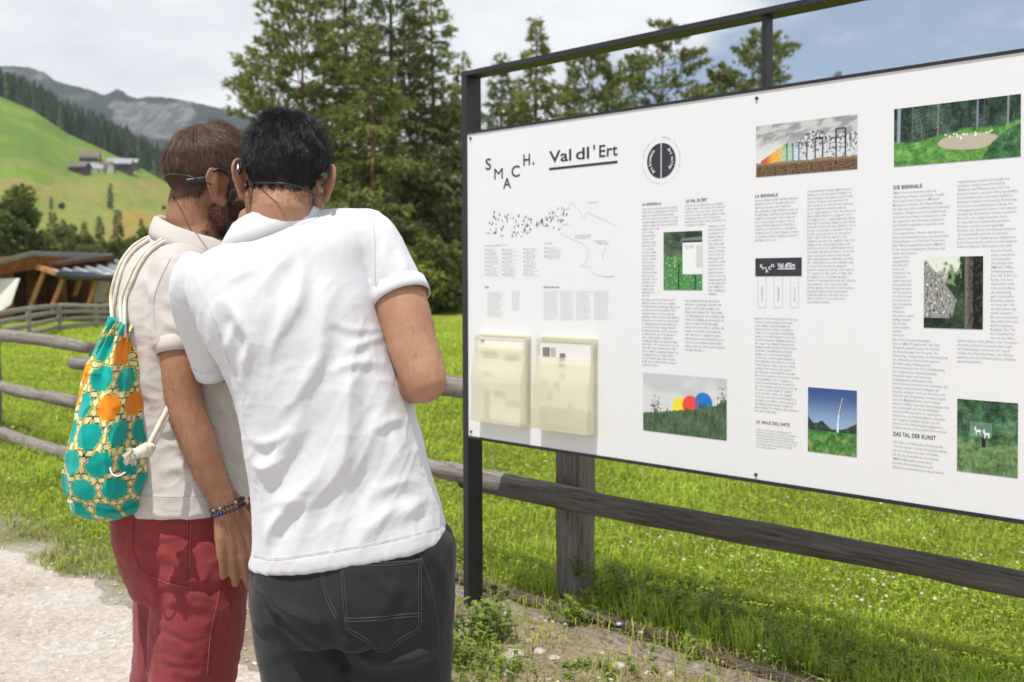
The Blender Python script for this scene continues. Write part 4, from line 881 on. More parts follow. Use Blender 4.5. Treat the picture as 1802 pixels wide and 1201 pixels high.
# ---- printed photographs: flat prints painted cell by cell
MPR = Mat('photo_print'); MPR.color(MPR.attr('col')).rough(.45).set(Specular_IOR_Level=.35)
def photo(quad, nx, ny, fn, label):
    q = [on(*p) for p in quad]; s0 = (q[0][0] + q[3][0]) / 2; s1 = (q[1][0] + q[2][0]) / 2; z1 = (q[0][1] + q[1][1]) / 2; z0 = (q[2][1] + q[3][1]) / 2
    u, v = np.meshgrid(np.linspace(0, 1, nx), np.linspace(0, 1, ny)); u = u.ravel(); v = v.ravel(); c = fn(u, v, (s1 - s0) / (z1 - z0)); c = np.clip(c, 0, .85)
    V = face(np.column_stack([s0 + (s1 - s0) * u, z1 + (z0 - z1) * v])); o = mk('printed_photo', V, grid_faces(ny, nx)[:, ::-1], MPR.m, PANEL, False, cols=c); o['label'] = label
def nz(u, v, k, o=4, sd=0): return fbm(np.column_stack([u * k + sd, v * k + sd * 1.7, 0 * u + sd]), o)
def lerp(c, d, k): return c + (np.asarray(d) - c) * np.clip(k, 0, 1)[:, None]
def leafy(u, v, a, k=22, sd=0, dark=(24, 48, 32), mid=(70, 120, 66), lite=(140, 180, 110)):
    n = nz(u * a, v, k * 2.6, 4, sd) * .35 + nz(u * a, v, k * .7, 4, sd + 9) * .40 + nz(u * a, v, k * .2, 3, sd + 5) * .5; c = np.tile(srgb(*dark), (len(u), 1)); c = lerp(c, srgb(*mid), sstep(-.55, .40, n)); return lerp(c, srgb(*lite), sstep(.05, 1.0, n) * .65)
def p_discs(u, v, a):
    c = np.tile(srgb(214, 214, 214), (len(u), 1)); c = lerp(c, srgb(196, 197, 198), sstep(.0, .5, nz(u, v, 2, 3) + .3 - v))
    for cx, cy, r, k in ((.455, .52, .150, (244, 222, 60)), (.585, .49, .165, (236, 74, 62)), (.735, .43, .175, (30, 120, 190))):
        d = np.hypot((u - cx) * a, v - cy); m = sstep(r + .008, r - .008, d)
        if k[2] == 190: rd = np.hypot((u - .585) * a, v - .49); c = lerp(c, srgb(*k), m); c = lerp(c, srgb(150, 80, 130), m * sstep(.17, .155, rd) * .8)
        else: c = lerp(c, srgb(*k), m)
    for x0, y0, w, h in ((.16, .60, .06, .14), (.30, .60, .015, .07), (.97, .42, .07, .2), (.72, .50, .04, .08)): c = lerp(c, srgb(50, 56, 44), sstep(.0, .35, nz(u * a, v, 26, 3, 3) + .5 - np.hypot((u - x0) / w, (v - y0) / h) * .6))
    hl = np.interp(u, [0, .3, .6, .85, 1], [.69, .63, .55, .46, .36]) + nz(u, v * 0, 30, 3, 5) * .025; g = leafy(u * 2.2, v * .8, a, 22, 2, (48, 70, 48), (86, 112, 80), (132, 152, 118)); return np.where((v > hl)[:, None], g, c)
def p_frame(u, v, a):
    c = leafy(u, v, a, 12, 4, (34, 52, 40), (84, 104, 78), (150, 160, 130)); low = sstep(.36, .46, v + nz(u, v, 9, 3) * .05); c = lerp(c, srgb(70, 140, 78), low * .75); c = lerp(c, srgb(130, 190, 110), low * sstep(.1, .5, nz(u * a, v, 24, 4, 8)))
    for x0 in (.40, .82): c = lerp(c, srgb(24, 28, 28), sstep(.018, .012, np.abs(u - x0)) * (v > .55))
    c = lerp(c, srgb(120, 124, 120), (np.abs(v - .13 - .05 * (1 - u)) < .035) * (u > .45) * 1.0); c = lerp(c, srgb(40, 44, 46), (np.abs(v - .175) < .02) * (u > .48) * 1.0); c = lerp(c, srgb(232, 234, 232), (u > .5) * (v > .195) * (v < .73) * 1.0)
    c = lerp(c, srgb(150, 152, 152), (u > .56) * (u < .78) * (v > .235) * (v < .30) * sstep(0, .2, nz(u, v, 60, 2))); c = lerp(c, srgb(206, 208, 206), (u > .85) * (v > .24) * (v < .62) * 1.0); return lerp(c, srgb(190, 180, 140), sstep(.03, .02, np.abs(u - .30)) * (v > .42) * (v < .62) * .5)
def p_snow(u, v, a):
    c = np.tile(srgb(200, 200, 198), (len(u), 1)); c = lerp(c, srgb(150, 151, 152), sstep(-.1, .5, nz(u * a, v * 2.4 + u, 3, 4, 6) + .2)); c = lerp(c, srgb(222, 220, 216), sstep(.25, .55, v))
    r = np.interp(u, [0, .08, .25, .42, .5, .56, .62, .68, .78, .88, 1], [.66, .60, .50, .40, .27, .20, .18, .26, .38, .30, .32]) + nz(u, 0 * v, 26, 3, 7) * .035; m = (v > r); sn_ = lerp(np.tile(srgb(214, 216, 218), (len(u), 1)), srgb(96, 98, 102), sstep(-.15, .45, nz(u * a, v * .8, 20, 5, 9) + .25 - (v - r) * 1.2)); c = np.where((m & (u > .2))[:, None], sn_, c)
    arc = (v > np.interp(u, [.05, .30], [.70, .40])) & (u > .05) & (u < .45) & (v < .78); t = (u - .05) / .4; rb = lerp(lerp(lerp(np.tile(srgb(214, 80, 60), (len(u), 1)), srgb(236, 180, 70), sstep(.1, .35, t)), srgb(170, 205, 170), sstep(.4, .65, t)), srgb(200, 220, 235), sstep(.7, .95, t)); c = np.where(arc[:, None], lerp(rb, srgb(120, 110, 110), sstep(.15, .5, nz(u, v, 40, 3, 11)) * .5), c)
    for x0 in (.32, .38, .44, .52, .60, .67): c = lerp(c, srgb(66, 66, 62), sstep(.006, .003, np.abs(u - x0)) * (v > .40) * (v < .76)); c = lerp(c, srgb(74, 76, 72), sstep(0, .3, nz(u * a, v, 34, 3, 13) + .3 - np.hypot((u - x0) * 14, (v - .44) * 9)) * .9)
    for x0, x1, y0 in ((.60, .675, .36), (.80, .89, .22)):
        for e in (x0, x1): c = lerp(c, srgb(26, 26, 28), (np.abs(u - e) < .008) * (v > y0) * (v < .77) * 1.0)
        c = lerp(c, srgb(26, 26, 28), (np.abs(v - y0) < .014) * (u > x0) * (u < x1) * 1.0)
    hl = .74 + nz(u, 0 * v, 6, 3, 15) * .02; g = lerp(np.tile(srgb(122, 96, 66), (len(u), 1)), srgb(64, 48, 36), sstep(-.1, .4, nz(u * a, v * 2, 18, 5, 16))); g = lerp(g, srgb(176, 150, 112), sstep(.3, .1, (v - .74) / .26) * .5); return np.where((v > hl)[:, None], g, c)
def p_forest(u, v, a):
    c = leafy(u, v, a, 16, 18, (22, 34, 30), (58, 84, 66), (110, 140, 112)); c = lerp(c, srgb(16, 22, 20), sstep(.1, .5, nz(u * a, v * .3, 9, 4, 19)) * .7)
    for x0, w, k in ((.035, .018, (150, 160, 176)), (.36, .008, (120, 128, 124)), (.15, .006, (96, 104, 98)), (.67, .009, (132, 140, 150)), (.90, .010, (140, 146, 140)), (.72, .004, (90, 96, 92)), (.28, .004, (80, 88, 80))): c = lerp(c, srgb(*k), sstep(w, w * .5, np.abs(u - x0 - .01 * (1 - v))) * (v < .56 + (.05 if x0 < .1 else 0)))
    for x0, y0, w in ((.19, .2, .05), (.36, .3, .09), (.22, .42, .06)): c = lerp(c, srgb(130, 150, 132), sstep(.1, .5, nz(u * a, v, 48, 3, 21) + .35 - np.hypot((u - x0) / w, (v - y0) / .22) * .5) * .6)
    g = leafy(u, v, a, 30, 22, (60, 112, 50), (110, 168, 76), (160, 204, 110)); k = sstep(-.02, .05, v - np.interp(u, [0, .2, .45, .6, .8, 1], [.58, .60, .50, .46, .46, .40]) + nz(u, v, 10, 3, 23) * .05); c = lerp(c, g, k) if False else c * (1 - k[:, None]) + g * k[:, None]
    d = np.hypot((u - .60) / .24, (v - .68) / .13) + nz(u, v, 8, 2, 24) * .12; c = lerp(c, srgb(186, 178, 156), sstep(1.03, .95, d)); rr = np.random.default_rng(8)
    for i in range(16): x0, y0 = .42 + .4 * rr.random(), .52 + .10 * rr.random(); c = lerp(c, srgb(240, 240, 232), (np.hypot((u - x0) * a, v - y0) < .016) * 1.0)
    b = leafy(u, v, a, 40, 26, (30, 66, 40), (70, 120, 70), (130, 176, 110)); k = sstep(0, .05, v - np.interp(u, [.7, .78, .9, 1], [1.0, .72, .52, .44])) * (u > .7); return c * (1 - k[:, None]) + b * k[:, None]
def p_spike(u, v, a):
    c = lerp(np.tile(srgb(58, 88, 140), (len(u), 1)), srgb(146, 172, 204), sstep(.05, .62, v)); r = np.interp(u, [0, .12, .2, .3, .42, .5, .62, .75, .9, 1], [.44, .55, .54, .50, .58, .62, .62, .60, .54, .50]); c = np.where((v > r)[:, None], lerp(np.tile(srgb(42, 58, 50), (len(u), 1)), srgb(92, 108, 104), sstep(.0, .5, nz(u, v, 14, 4, 30)) * .6), c)
    xx = .615 + .10 * np.clip((.62 - v) / .5, 0, 1) ** 1.7; c = lerp(c, srgb(222, 232, 242), (np.abs(u - xx) < .020 * np.clip((v - .10) / .55, .25, 1)) * (v > .13) * (v < .68)); c = lerp(c, srgb(70, 88, 120), (np.abs(u - xx - .012) < .007) * (v > .13) * (v < .40) * 1.0)
    hl = .66; g = leafy(u, v, a, 34, 31, (40, 96, 44), (78, 142, 62), (130, 176, 96)); g = lerp(g, srgb(168, 160, 104), sstep(.1, .5, nz(u, v, 9, 3, 32) + (v - .8)) * .6); return np.where((v > hl)[:, None], g, c)
def p_trunk(u, v, a):
    c = leafy(u, v, a, 12, 40, (20, 30, 22), (52, 76, 50), (112, 140, 92)); c = lerp(c, srgb(226, 230, 214), sstep(.40, .2, v + u * .2 + nz(u, v, 7, 3, 41) * .15) * (u < .62)); c = lerp(c, srgb(120, 150, 96), sstep(.1, .4, nz(u, v, 9, 4, 42)) * (u > .2) * (u < .65) * (v < .5))
    k = sstep(.02, -.02, u - np.interp(v, [0, .12, .3, .6, .82, .95], [.02, .10, .30, .56, .50, .2])) * (v > .05) * (v < .86); rk = lerp(np.tile(srgb(150, 150, 144), (len(u), 1)), srgb(70, 70, 66), sstep(.22, .4, nz(u * 2.6, v, 14, 3, 43))); rk = lerp(rk, srgb(226, 226, 222), sstep(.38, .5, nz(u, v, 24, 2, 44))); c = c * (1 - k[:, None]) + rk * k[:, None]
    c = np.where((u > .69)[:, None], lerp(np.tile(srgb(24, 22, 22), (len(u), 1)), srgb(60, 70, 50), sstep(.1, .5, nz(u, v, 16, 4, 45))), c); tr_ = lerp(np.tile(srgb(96, 90, 80), (len(u), 1)), srgb(52, 46, 42), sstep(-.1, .4, nz(u * 3, v, 14, 4, 46))); tr_ = lerp(tr_, srgb(150, 144, 130), sstep(.78, .72, u) * .4); return np.where(((u > .70) & (u < .84))[:, None], tr_, c)
def p_goats(u, v, a):
    c = leafy(u, v, a, 15, 50, (24, 50, 36), (76, 118, 80), (140, 178, 130)); k = sstep(.5, .62, v + nz(u, v, 6, 3, 51) * .1); g = leafy(u, v, a, 30, 52, (58, 94, 58), (112, 150, 96), (166, 190, 140)); c = c * (1 - k[:, None]) + g * k[:, None]; c = lerp(c, srgb(170, 116, 92), sstep(.25, .55, nz(u, v, 16, 3, 53)) * k * .5)
    b = (u > .22) * (u < .58) * (v > .30) * (v < .50); c = lerp(c, srgb(120, 160, 140), b * .55); c = lerp(c, srgb(30, 34, 32), ((np.abs(u - .45) < .03) & (v > .50) & (v < .64)) * 1.0)
    for x0, y0 in ((.36, .42), (.50, .45)):
        for dx, dy, w, h in ((0, 0, .05, .018), (-.035, .035, .010, .03), (.03, .035, .010, .03), (-.05, -.03, .016, .03)): c = lerp(c, srgb(226, 236, 232), (np.hypot((u - x0 - dx) / w, (v - y0 - dy) / h) < 1) * 1.0)
    return c
photo([(1132, 657), (1279, 666), (1279, 775), (1132, 758)], 130, 92, p_discs, 'photo of yellow, red and blue discs on a grassy hill')
photo([(1168, 409), (1236, 406.5), (1236, 510.5), (1168, 511)], 70, 92, p_frame, 'photo of a white board among green plants'); photo([(1331, 222), (1509, 202), (1509, 298), (1331, 312)], 150, 84, p_snow, 'photo of a snowy mountain with a rainbow coloured strip')
photo([(1573.5, 192), (1796.5, 166.5), (1796.5, 277), (1573.5, 293)], 190, 100, p_forest, 'photo of a pale round patch in a green forest clearing'); photo([(1422, 681.5), (1508, 688), (1508, 804), (1422, 795)], 80, 100, p_spike, 'photo of a white curved spike under a blue sky')
photo([(1626, 452), (1730, 452), (1730, 580), (1626, 577)], 96, 110, p_trunk, 'photo of grey shingled forms beside a tree trunk'); photo([(1684.5, 702), (1791.5, 710), (1791.5, 841), (1684.5, 829.5)], 96, 110, p_goats, 'photo of a small glass sign with white animals in a thicket')
for x, y in ((828.5, 244), (1332, 173.5), (829.5, 760), (1330.5, 835.5)):
    s, z = on(x, y); v, f = tube([bp(s, -.0005, z), bp(s, -.005, z)], (.0058, .0052), 12, False); part('screw', (v, f), PK, PANEL, True)
# ---- two leaflet holders with leaflets
def plastic():
    m = Mat('yellowed_plastic'); c = m.ramp(m.noise(5, 3), [(.3, (.93, .915, .80)), (.7, (.95, .94, .85))]); m.color(c).rough(.28).set(Specular_IOR_Level=.5); m.translucent(.6, c)
    o = m.N['Material Output']; sh = o.inputs[0].links[0].from_socket; t = m.N.new('ShaderNodeBsdfTransparent'); t.inputs[0].default_value = (1, .995, .95, 1); x = m.N.new('ShaderNodeMixShader'); x.inputs[0].default_value = .58; m.L.new(sh, x.inputs[1]); m.L.new(t.outputs[0], x.inputs[2]); m.L.new(x.outputs[0], o.inputs[0]); return m.m
MPL = plastic(); MPA = simple('cream_paper', (.84, .835, .80), .7, .05); MPW = simple('white_paper', (.80, .79, .77), .6, .03); MPG = simple('grey_print', (.20, .19, .17), .6, .2, 40); MPB = simple('brown_print', (.50, .47, .37), .6, .15, 30)
def holder(x0, x1, yt, yb, label, seed, inner):
    sR0, zt = on(x1, yt); sR, zb = on(x1 - 1, yb); s1 = sR0; sL = on(x0 + 9, (yt + yb) / 2)[0]; s0 = sL; zt = on((x0 + x1) / 2, yt)[1]; zb = on((x0 + x1) / 2, yb - 3)[1]; t_ = .0022
    h = thing('leaflet_holder', bp((s0 + s1) / 2, 0, zb), label, 'leaflet holder', 'leaflet holders on the board'); H = zt - zb
    def pt(nm, vf, sm=False): return mk(nm, vf[0], vf[1], MPL, h, sm)
    pt('back_plate', bbox(s0, s1, -.0045, -.0016, zb, zt))
    # side walls have an S-shaped front edge: shallow above, deep below
    k = np.linspace(0, 1, 16); dep = .030 + .030 * sstep(.20, .55, k) + .006 * np.sin(k * 6.3 + seed); zz = zt - .004 - (H - .006) * k
    def sheet(sa, sb):
        P = []
        for s in (sa, sb): P += [bp(s, -.0046, z) for z in zz] + [bp(s, -.0046 - d, z) for z, d in zip(zz, dep)]
        n = 16; P = np.array(P); F = []
        for o_ in (0, 2 * n): F += [(o_ + i, o_ + i + 1, o_ + n + i + 1, o_ + n + i) for i in range(n - 1)]
        F += [(n + i, n + i + 1, 3 * n + i + 1, 3 * n + i) for i in range(n - 1)] + [(0, n, 3 * n, 2 * n), (n - 1, 3 * n - 1, 4 * n - 1, 2 * n - 1)]; return P, F
    pt('side_wall', sheet(s0, s0 + t_)); pt('side_wall', sheet(s1 - t_, s1))
    # front cover, open slot at the top
    i0 = 3 if inner else 1; q = slice(i0, 16); A = np.array([bp(s0 + t_ * 1.05, -.0046 - d + .0005, z) for z, d in zip(zz[q], dep[q])] + [bp(s1 - t_ * 1.05, -.0046 - d + .0005, z) for z, d in zip(zz[q], dep[q])]); n = 16 - i0; B_ = A + BN * .002
    F = [(i, i + n, i + n + 1, i + 1) for i in range(n - 1)] + [(2 * n + i, 2 * n + i + 1, 3 * n + i + 1, 3 * n + i) for i in range(n - 1)] + [(0, 2 * n, 3 * n, n), (n - 1, 2 * n - 1, 4 * n - 1, 3 * n - 1)]; pt('front_cover', (np.concatenate([A, B_]), F))
    pt('bottom_plate', bbox(s0 + t_, s1 - t_, -.060, -.0048, zb, zb + .003)); pt('rim', bbox(s0 - .004, s1 + .004, -.036, -.0015, zt + .0005, zt + .007, .002))
    # leaflets standing inside
    L_ = thing('leaflets', bp((s0 + s1) / 2, -.02, zb + .004), ('stack of cream leaflets with brown print in the right holder' if inner else 'stack of pale leaflets in the left holder'), 'leaflets')
    a, b = s0 + .010, s1 - .012; top = zt - (.022 if inner else .012); mk('sheet_stack', *bbox(a, b, -.026, -.008, zb + .006, top, .001), MPW if inner else MPA, L_, False)
    W = b - a; Hh = top - zb; nf = -.0268
    def pr(u0, u1, v0, v1, mat, nm='print'): mk(nm, face(quadm(a + W * u0, a + W * u1, top - Hh * v1, top - Hh * v0)[0], nf), [(0, 1, 2, 3)], mat, L_, False)
    if inner:
        pr(.06, .2, .05, .16, MPG); pr(.22, .32, .05, .16, MPB); pr(.40, .51, .11, .20, MPG); pr(.40, .51, .23, .27, MPG); pr(.40, .51, .33, .41, MPB); pr(.04, .16, .42, .50, MPB); pr(.28, .40, .44, .52, MPB); pr(.14, .28, .58, .66, MPB); pr(.55, .66, .68, .74, MPB); pr(.0, 1.0, .745, .995, MPB)
        rr = np.random.default_rng(2); L3 = [quadm(a + W * (.36 + .08 * i), a + W * (.36 + .08 * i + .05), top - Hh * (.86 + .05 * j) - .008, top - Hh * (.86 + .05 * j)) for i in range(4) for j in range(2)]; v, f = joinm(L3); mk('print', face(v, nf - .0006), f, MPW, L_, False)
    else:
        for u0, u1, v0, v1 in ((.06, .14, .03, .07), (.1, .45, .16, .24), (.6, .9, .18, .26), (.12, .3, .40, .46), (.35, .6, .62, .70), (.12, .26, .62, .98), (.62, .92, .72, .80)): pr(u0, u1, v0, v1, MPB if v0 > .1 else MPG)
holder(838, 934.5, 590, 746, 'yellowed clear leaflet holder at the left, next to the end post', 0.4, False); holder(946, 1052, 595, 760, 'yellowed clear leaflet holder right of the other one, showing printed squares', 1.2, True)
# ================================================================== people
def skin_mat(name, c):
    m = Mat(name); v = m.coord()
    n = m.noise(9, 4, 0.6, v); n2 = m.noise(70, 3, 0.6, v)
    a = m.ramp(n, [(0.32, [c[0] * 0.86, c[1] * 0.76, c[2] * 0.70]), (0.66, [c[0] * 1.08, c[1] * 1.08, c[2] * 1.06])])
    a = m.mix(m.ramp(n2, [(0.55, (0, 0, 0)), (0.8, (0.35, 0.35, 0.35))]), a, [c[0] * 0.8, c[1] * 0.62, c[2] * 0.55])
    m.color(a).rough(0.5).set(Subsurface_Weight=0.12, Subsurface_Radius=(0.008, 0.003, 0.0015), Subsurface_Scale=1.0, Specular_IOR_Level=0.4)
    m.bump(m.noise(420, 3, 0.6, v), 0.25, 0.0012)
    return m.m
def cloth_mat(name, c, var=0.05, weave=900, rough=0.9, sheen=0.2, bump=0.25, wear=None, broad=0.06):
    m = Mat(name); v = m.coord()
    a = m.ramp(m.noise(5, 5, 0.6, v), [(0.3, [x * (1 - broad) for x in c]), (0.7, [min(1, x * (1 + broad)) for x in c])])
    fine = m.noise(weave, 2, 0.7, v)
    a = m.mix(m.ramp(fine, [(0.35, (0, 0, 0)), (0.7, (1, 1, 1))]), a, m.mix(0.6, a, wear or [x * (1 - var * 3) for x in c]))
    m.color(a).rough(rough).set(Sheen_Weight=sheen, Specular_IOR_Level=0.2)
    m.bump(m.noise(45, 4, 0.6, v), 0.12, 0.004)
    m.bump(fine, bump, 0.0006)
    return m.m
M_SKIN_A = skin_mat('skin_tan', (0.36, 0.185, 0.112))
M_SKIN_B = skin_mat('skin_fair', (0.41, 0.225, 0.142))
M_POLO_W = cloth_mat('white_pique', (0.67, 0.672, 0.705), 0.03, 1100)
M_POLO_L = cloth_mat('linen_jersey', (0.60, 0.555, 0.515), 0.05, 700, broad=0.04)
M_RED = cloth_mat('red_cotton', (0.235, 0.032, 0.034), 0.12, 700, wear=(0.29, 0.065, 0.062), sheen=0.12, broad=0.10)
M_CHAR = cloth_mat('charcoal_denim', (0.0165, 0.017, 0.020), 0.2, 800, wear=(0.050, 0.051, 0.058), sheen=0.10, broad=0.3)
M_STITCH_D = simple('grey_thread', (0.080, 0.081, 0.09), 0.9)
M_STITCH_R = simple('red_thread', (0.50, 0.16, 0.14), 0.9)
M_STITCH_RD = simple('dark_red_seam', (0.17, 0.03, 0.03), 0.9)
M_STITCH_W = simple('shirt_thread', (0.56, 0.56, 0.6), 0.9)
M_EYE = simple('eye_white', (0.75, 0.73, 0.7), 0.2)
M_SHOE = simple('worn_canvas_shoe', (0.16, 0.15, 0.14), 0.8, bump=0.2)
M_SOLE = simple('rubber_sole', (0.55, 0.54, 0.5), 0.7)
def hair_mat(name, c, rough=0.32, spec=0.5):
    m = Mat(name); g = m.island(); oi = m.N.new('ShaderNodeHairInfo')
    m.color(m.ramp(oi.outputs['Random'], [(0, [x * 0.35 for x in c]), (1, [x * 1.8 for x in c])])).rough(rough).set(Specular_IOR_Level=spec)
    return m.m
M_HAIR_BLACK = hair_mat('black_hair', (0.0095, 0.0085, 0.0085), 0.30, 0.5)
M_HAIR_BROWN = hair_mat('brown_hair', (0.125, 0.066, 0.039), 0.36, 0.5)
M_SCALP_BLACK = simple('dark_scalp', (0.022, 0.017, 0.015), 0.8)
M_SCALP_BROWN = simple('brown_scalp', (0.10, 0.055, 0.035), 0.8)
M_BEARD = hair_mat('beard_hair', (0.035, 0.017, 0.010), 0.5)
M_ARMHAIR = hair_mat('arm_hair', (0.09, 0.045, 0.025), 0.5)

def prings(rows):
    """closed loft through rows (left px, right px, Y, depth[, power, depth tilt z]) seen from the camera"""
    S = []
    for r in rows:
        (lx, ly), (rx, ry), Y, b = r[:4]; e = r[4] if len(r) > 4 else 2.3; bz = r[5] if len(r) > 5 else 0.0
        l = at(lx, ly, Y); q = at(rx, ry, Y); S.append([*((l + q) / 2), *((q - l) / 2), b, e, bz])
    S = spline(S, 5); a = np.linspace(0, 2 * np.pi, 40, endpoint=False); out = []
    for s in S:
        c, h, b, e, bz = s[:3], s[3:6], s[6], s[7], s[8]
        x = np.sign(np.cos(a)) * np.abs(np.cos(a)) ** (2 / e); y = np.sign(np.sin(a)) * np.abs(np.sin(a)) ** (2 / e)
        out.append(c + x[:, None] * h + y[:, None] * np.array((0, -b, bz)))
    return rings_mesh(out)
def ptube(rows, k=5, n=16, **kw):
    """tube along pixels: (px, py, Y, radius m)"""
    return stube([[*at(r[0], r[1], r[2]), r[3]] for r in rows], k, n, **kw)

def head_parts(O, M, w=1.0, eo=0.5):
    """skull, face and ears in head axes (x right, y forward, z up)"""
    O = np.asarray(O); T = lambda P: np.asarray(P, float) @ M.T + O
    S = []
    def el(c, r): S.append(ellipsoid(T([c])[0], r, M))
    def tb(P, r, **k): S.append(tube(T(P), r, 12, **k))
    el((0, -0.012, 0.032), (0.0735 * w, 0.096, 0.088)); el((0, 0.02, -0.03), (0.0625 * w, 0.072, 0.075))
    el((0, 0.055, 0.035), (0.056, 0.042, 0.055))
    for x in (-1, 1):
        tb([(x * 0.058 * w, 0.005, -0.035), (x * 0.052, 0.022, -0.075), (x * 0.02, 0.078, -0.104)], (0.017, 0.018, 0.017))
        tb([(x * 0.052, 0.055, -0.008), (x * 0.03, 0.078, -0.02)], 0.016)                                   # cheek bone
        tb([(x * 0.045, 0.072, 0.026), (x * 0.012, 0.088, 0.024)], 0.010)                                    # brow
        E0 = np.array((x * 0.0735 * w, -0.008, -0.008)); o = nrm((x * eo, -1 + 0.4 * eo, 0)); up = nrm((0, -0.18, 1)); bk = nrm(np.cross(up, (x, 0, 0)) * x)
        bk = nrm(o * 1.0)                                                                                   # plane of the shell: up and out-back
        rim = [E0 + up * (0.004) + bk * 0.004, E0 + up * 0.020 + bk * 0.004, E0 + up * 0.032 + bk * 0.013, E0 + up * 0.028 + bk * 0.026,
               E0 + up * 0.010 + bk * 0.030, E0 - up * 0.010 + bk * 0.023, E0 - up * 0.026 + bk * 0.012, E0 - up * 0.031 + bk * 0.004, E0 - up * 0.020 - bk * 0.002]
        rs = spline(rim, 4); S.append(tube(T(rs), 0.0042, 10))
        back = [E0 + up * 0.022 + bk * 0.008, E0 + up * 0.004 + bk * 0.016, E0 - up * 0.014 + bk * 0.008]
        S.append(tube(T(spline(back, 3)), np.interp(np.linspace(0, 1, 7), [0, .5, 1], [0.006, 0.008, 0.006]), 10))
        S.append(ellipsoid(T([E0 + up * 0.002 + bk * 0.011])[0], (.0042, .016, .026), M @ np.stack([nrm(np.cross(bk, up)), bk, up], 1)))
        S.append(ellipsoid(T([E0 - up * 0.029 + bk * 0.006])[0], (0.0065, 0.0065, 0.009), M))                # lobe
    tb([(0, 0.094, 0.012), (0, 0.106, -0.014), (0, 0.113, -0.028)], (0.008, 0.010, 0.012)); tb([(-0.014, 0.098, -0.033), (0.014, 0.098, -0.033)], 0.008)
    tb([(-0.022, 0.086, -0.058), (0, 0.096, -0.057), (0.022, 0.086, -0.058)], 0.007); tb([(-0.018, 0.084, -0.068), (0, 0.094, -0.069), (0.018, 0.084, -0.068)], 0.008)
    el((0, 0.082, -0.092), (0.022, 0.018, 0.018))
    return S
def hand_parts(W, d, pn, th, sc=1.0, curl=(12, 28, 30), spread=1.0, thumb=True):
    """wrist point, direction of the fingers, outward normal of the back of the hand, direction of the thumb side"""
    W = np.asarray(W, float); d = nrm(d); pn = nrm(pn - d * (np.asarray(pn) @ d)); sd = np.cross(d, pn); sd = sd if sd @ np.asarray(th) > 0 else -sd
    S = []
    L = lambda a, b, c: W + (d * a + sd * b + pn * c) * sc
    # palm: four metacarpal rays and the pads between them
    off = [0.030, 0.010, -0.010, -0.028]; ln = [0.090, 0.093, 0.088, 0.080]
    for o, l in zip(off, ln): S.append(tube([L(-0.005, o * 0.45, 0), L(0.045, o * 0.85, 0.004), L(l, o, 0.001)], np.array((0.017, 0.0135, 0.0108)) * sc, 12))
    S.append(ellipsoid(L(0.05, 0.0, -0.006), (0.036 * sc, 0.030 * sc, 0.013 * sc), np.stack([d, sd, pn], 1)))
    S.append(tube([L(-0.03, 0, 0), L(0.01, 0, 0)], (0.023 * sc, 0.024 * sc), 14, flat=0.9, ref=sd))
    fl = [(0.040, 0.024, 0.020), (0.044, 0.027, 0.021), (0.041, 0.025, 0.020), (0.033, 0.019, 0.018)]; fr = [0.0093, 0.0095, 0.0090, 0.0080]
    for i, (o, l) in enumerate(zip(off, ln)):
        p = L(l, o, 0.001); a = 0.0; P = [p - d * 0.012 * sc]; r = [fr[i] * 1.12 * sc]; dirv = d + sd * (o * 2.2 * spread)
        P.append(p); r.append(fr[i] * 1.15 * sc)
        for j in range(3):
            a += R(curl[j] * (1 + 0.10 * i)); v = nrm(nrm(dirv) * math.cos(a) - pn * math.sin(a)); p = p + v * fl[i][j] * sc
            P.append(p); r.append(fr[i] * (1.0, 0.93, 0.78)[j] * sc)
        P = np.array(P); Q = spline(np.column_stack([P, r]), 3); S.append(tube(Q[:, :3], Q[:, 3], 10))
    if thumb:
        P = [L(0.012, 0.018, -0.006), L(0.042, 0.040, -0.016), L(0.070, 0.050, -0.024), L(0.094, 0.050, -0.032)]
        Q = spline(np.column_stack([P, np.array((0.017, 0.0145, 0.0112, 0.0085)) * sc]), 4); S.append(tube(Q[:, :3], Q[:, 3], 10))
    return S
def scalp_points(V, F, mask, n, seed):
    r = np.random.default_rng(seed); N = vnormals(V, F); fm = mask[F].all(1); Fs = F[fm]
    ar = np.linalg.norm(np.cross(V[Fs[:, 2]] - V[Fs[:, 0]], V[Fs[:, 3]] - V[Fs[:, 1]]), axis=1)
    k = r.choice(len(Fs), n, p=ar / ar.sum()); q = Fs[k]; a, b = r.random(n)[:, None], r.random(n)[:, None]
    mixf = lambda X: (X[q[:, 0]] * (1 - a) + X[q[:, 1]] * a) * (1 - b) + (X[q[:, 3]] * (1 - a) + X[q[:, 2]] * a) * b
    N2 = mixf(N); return mixf(V), N2 / np.linalg.norm(N2, axis=1)[:, None], r
def submesh(V, F, mask, off):
    N = vnormals(V, F); fm = mask[F].all(1); Fs = F[fm]; ids, inv = np.unique(Fs, return_inverse=True)
    return V[ids] + N[ids] * off, inv.reshape(-1, 4).astype(np.int32)
def rot_head(yaw, pitch, roll):
    """yaw turns the face to the right, pitch down, roll over to the right shoulder"""
    return np.array(Matrix.Rotation(R(-yaw), 3, 'Z') @ Matrix.Rotation(R(-pitch), 3, 'X') @ Matrix.Rotation(R(roll), 3, 'Y'))
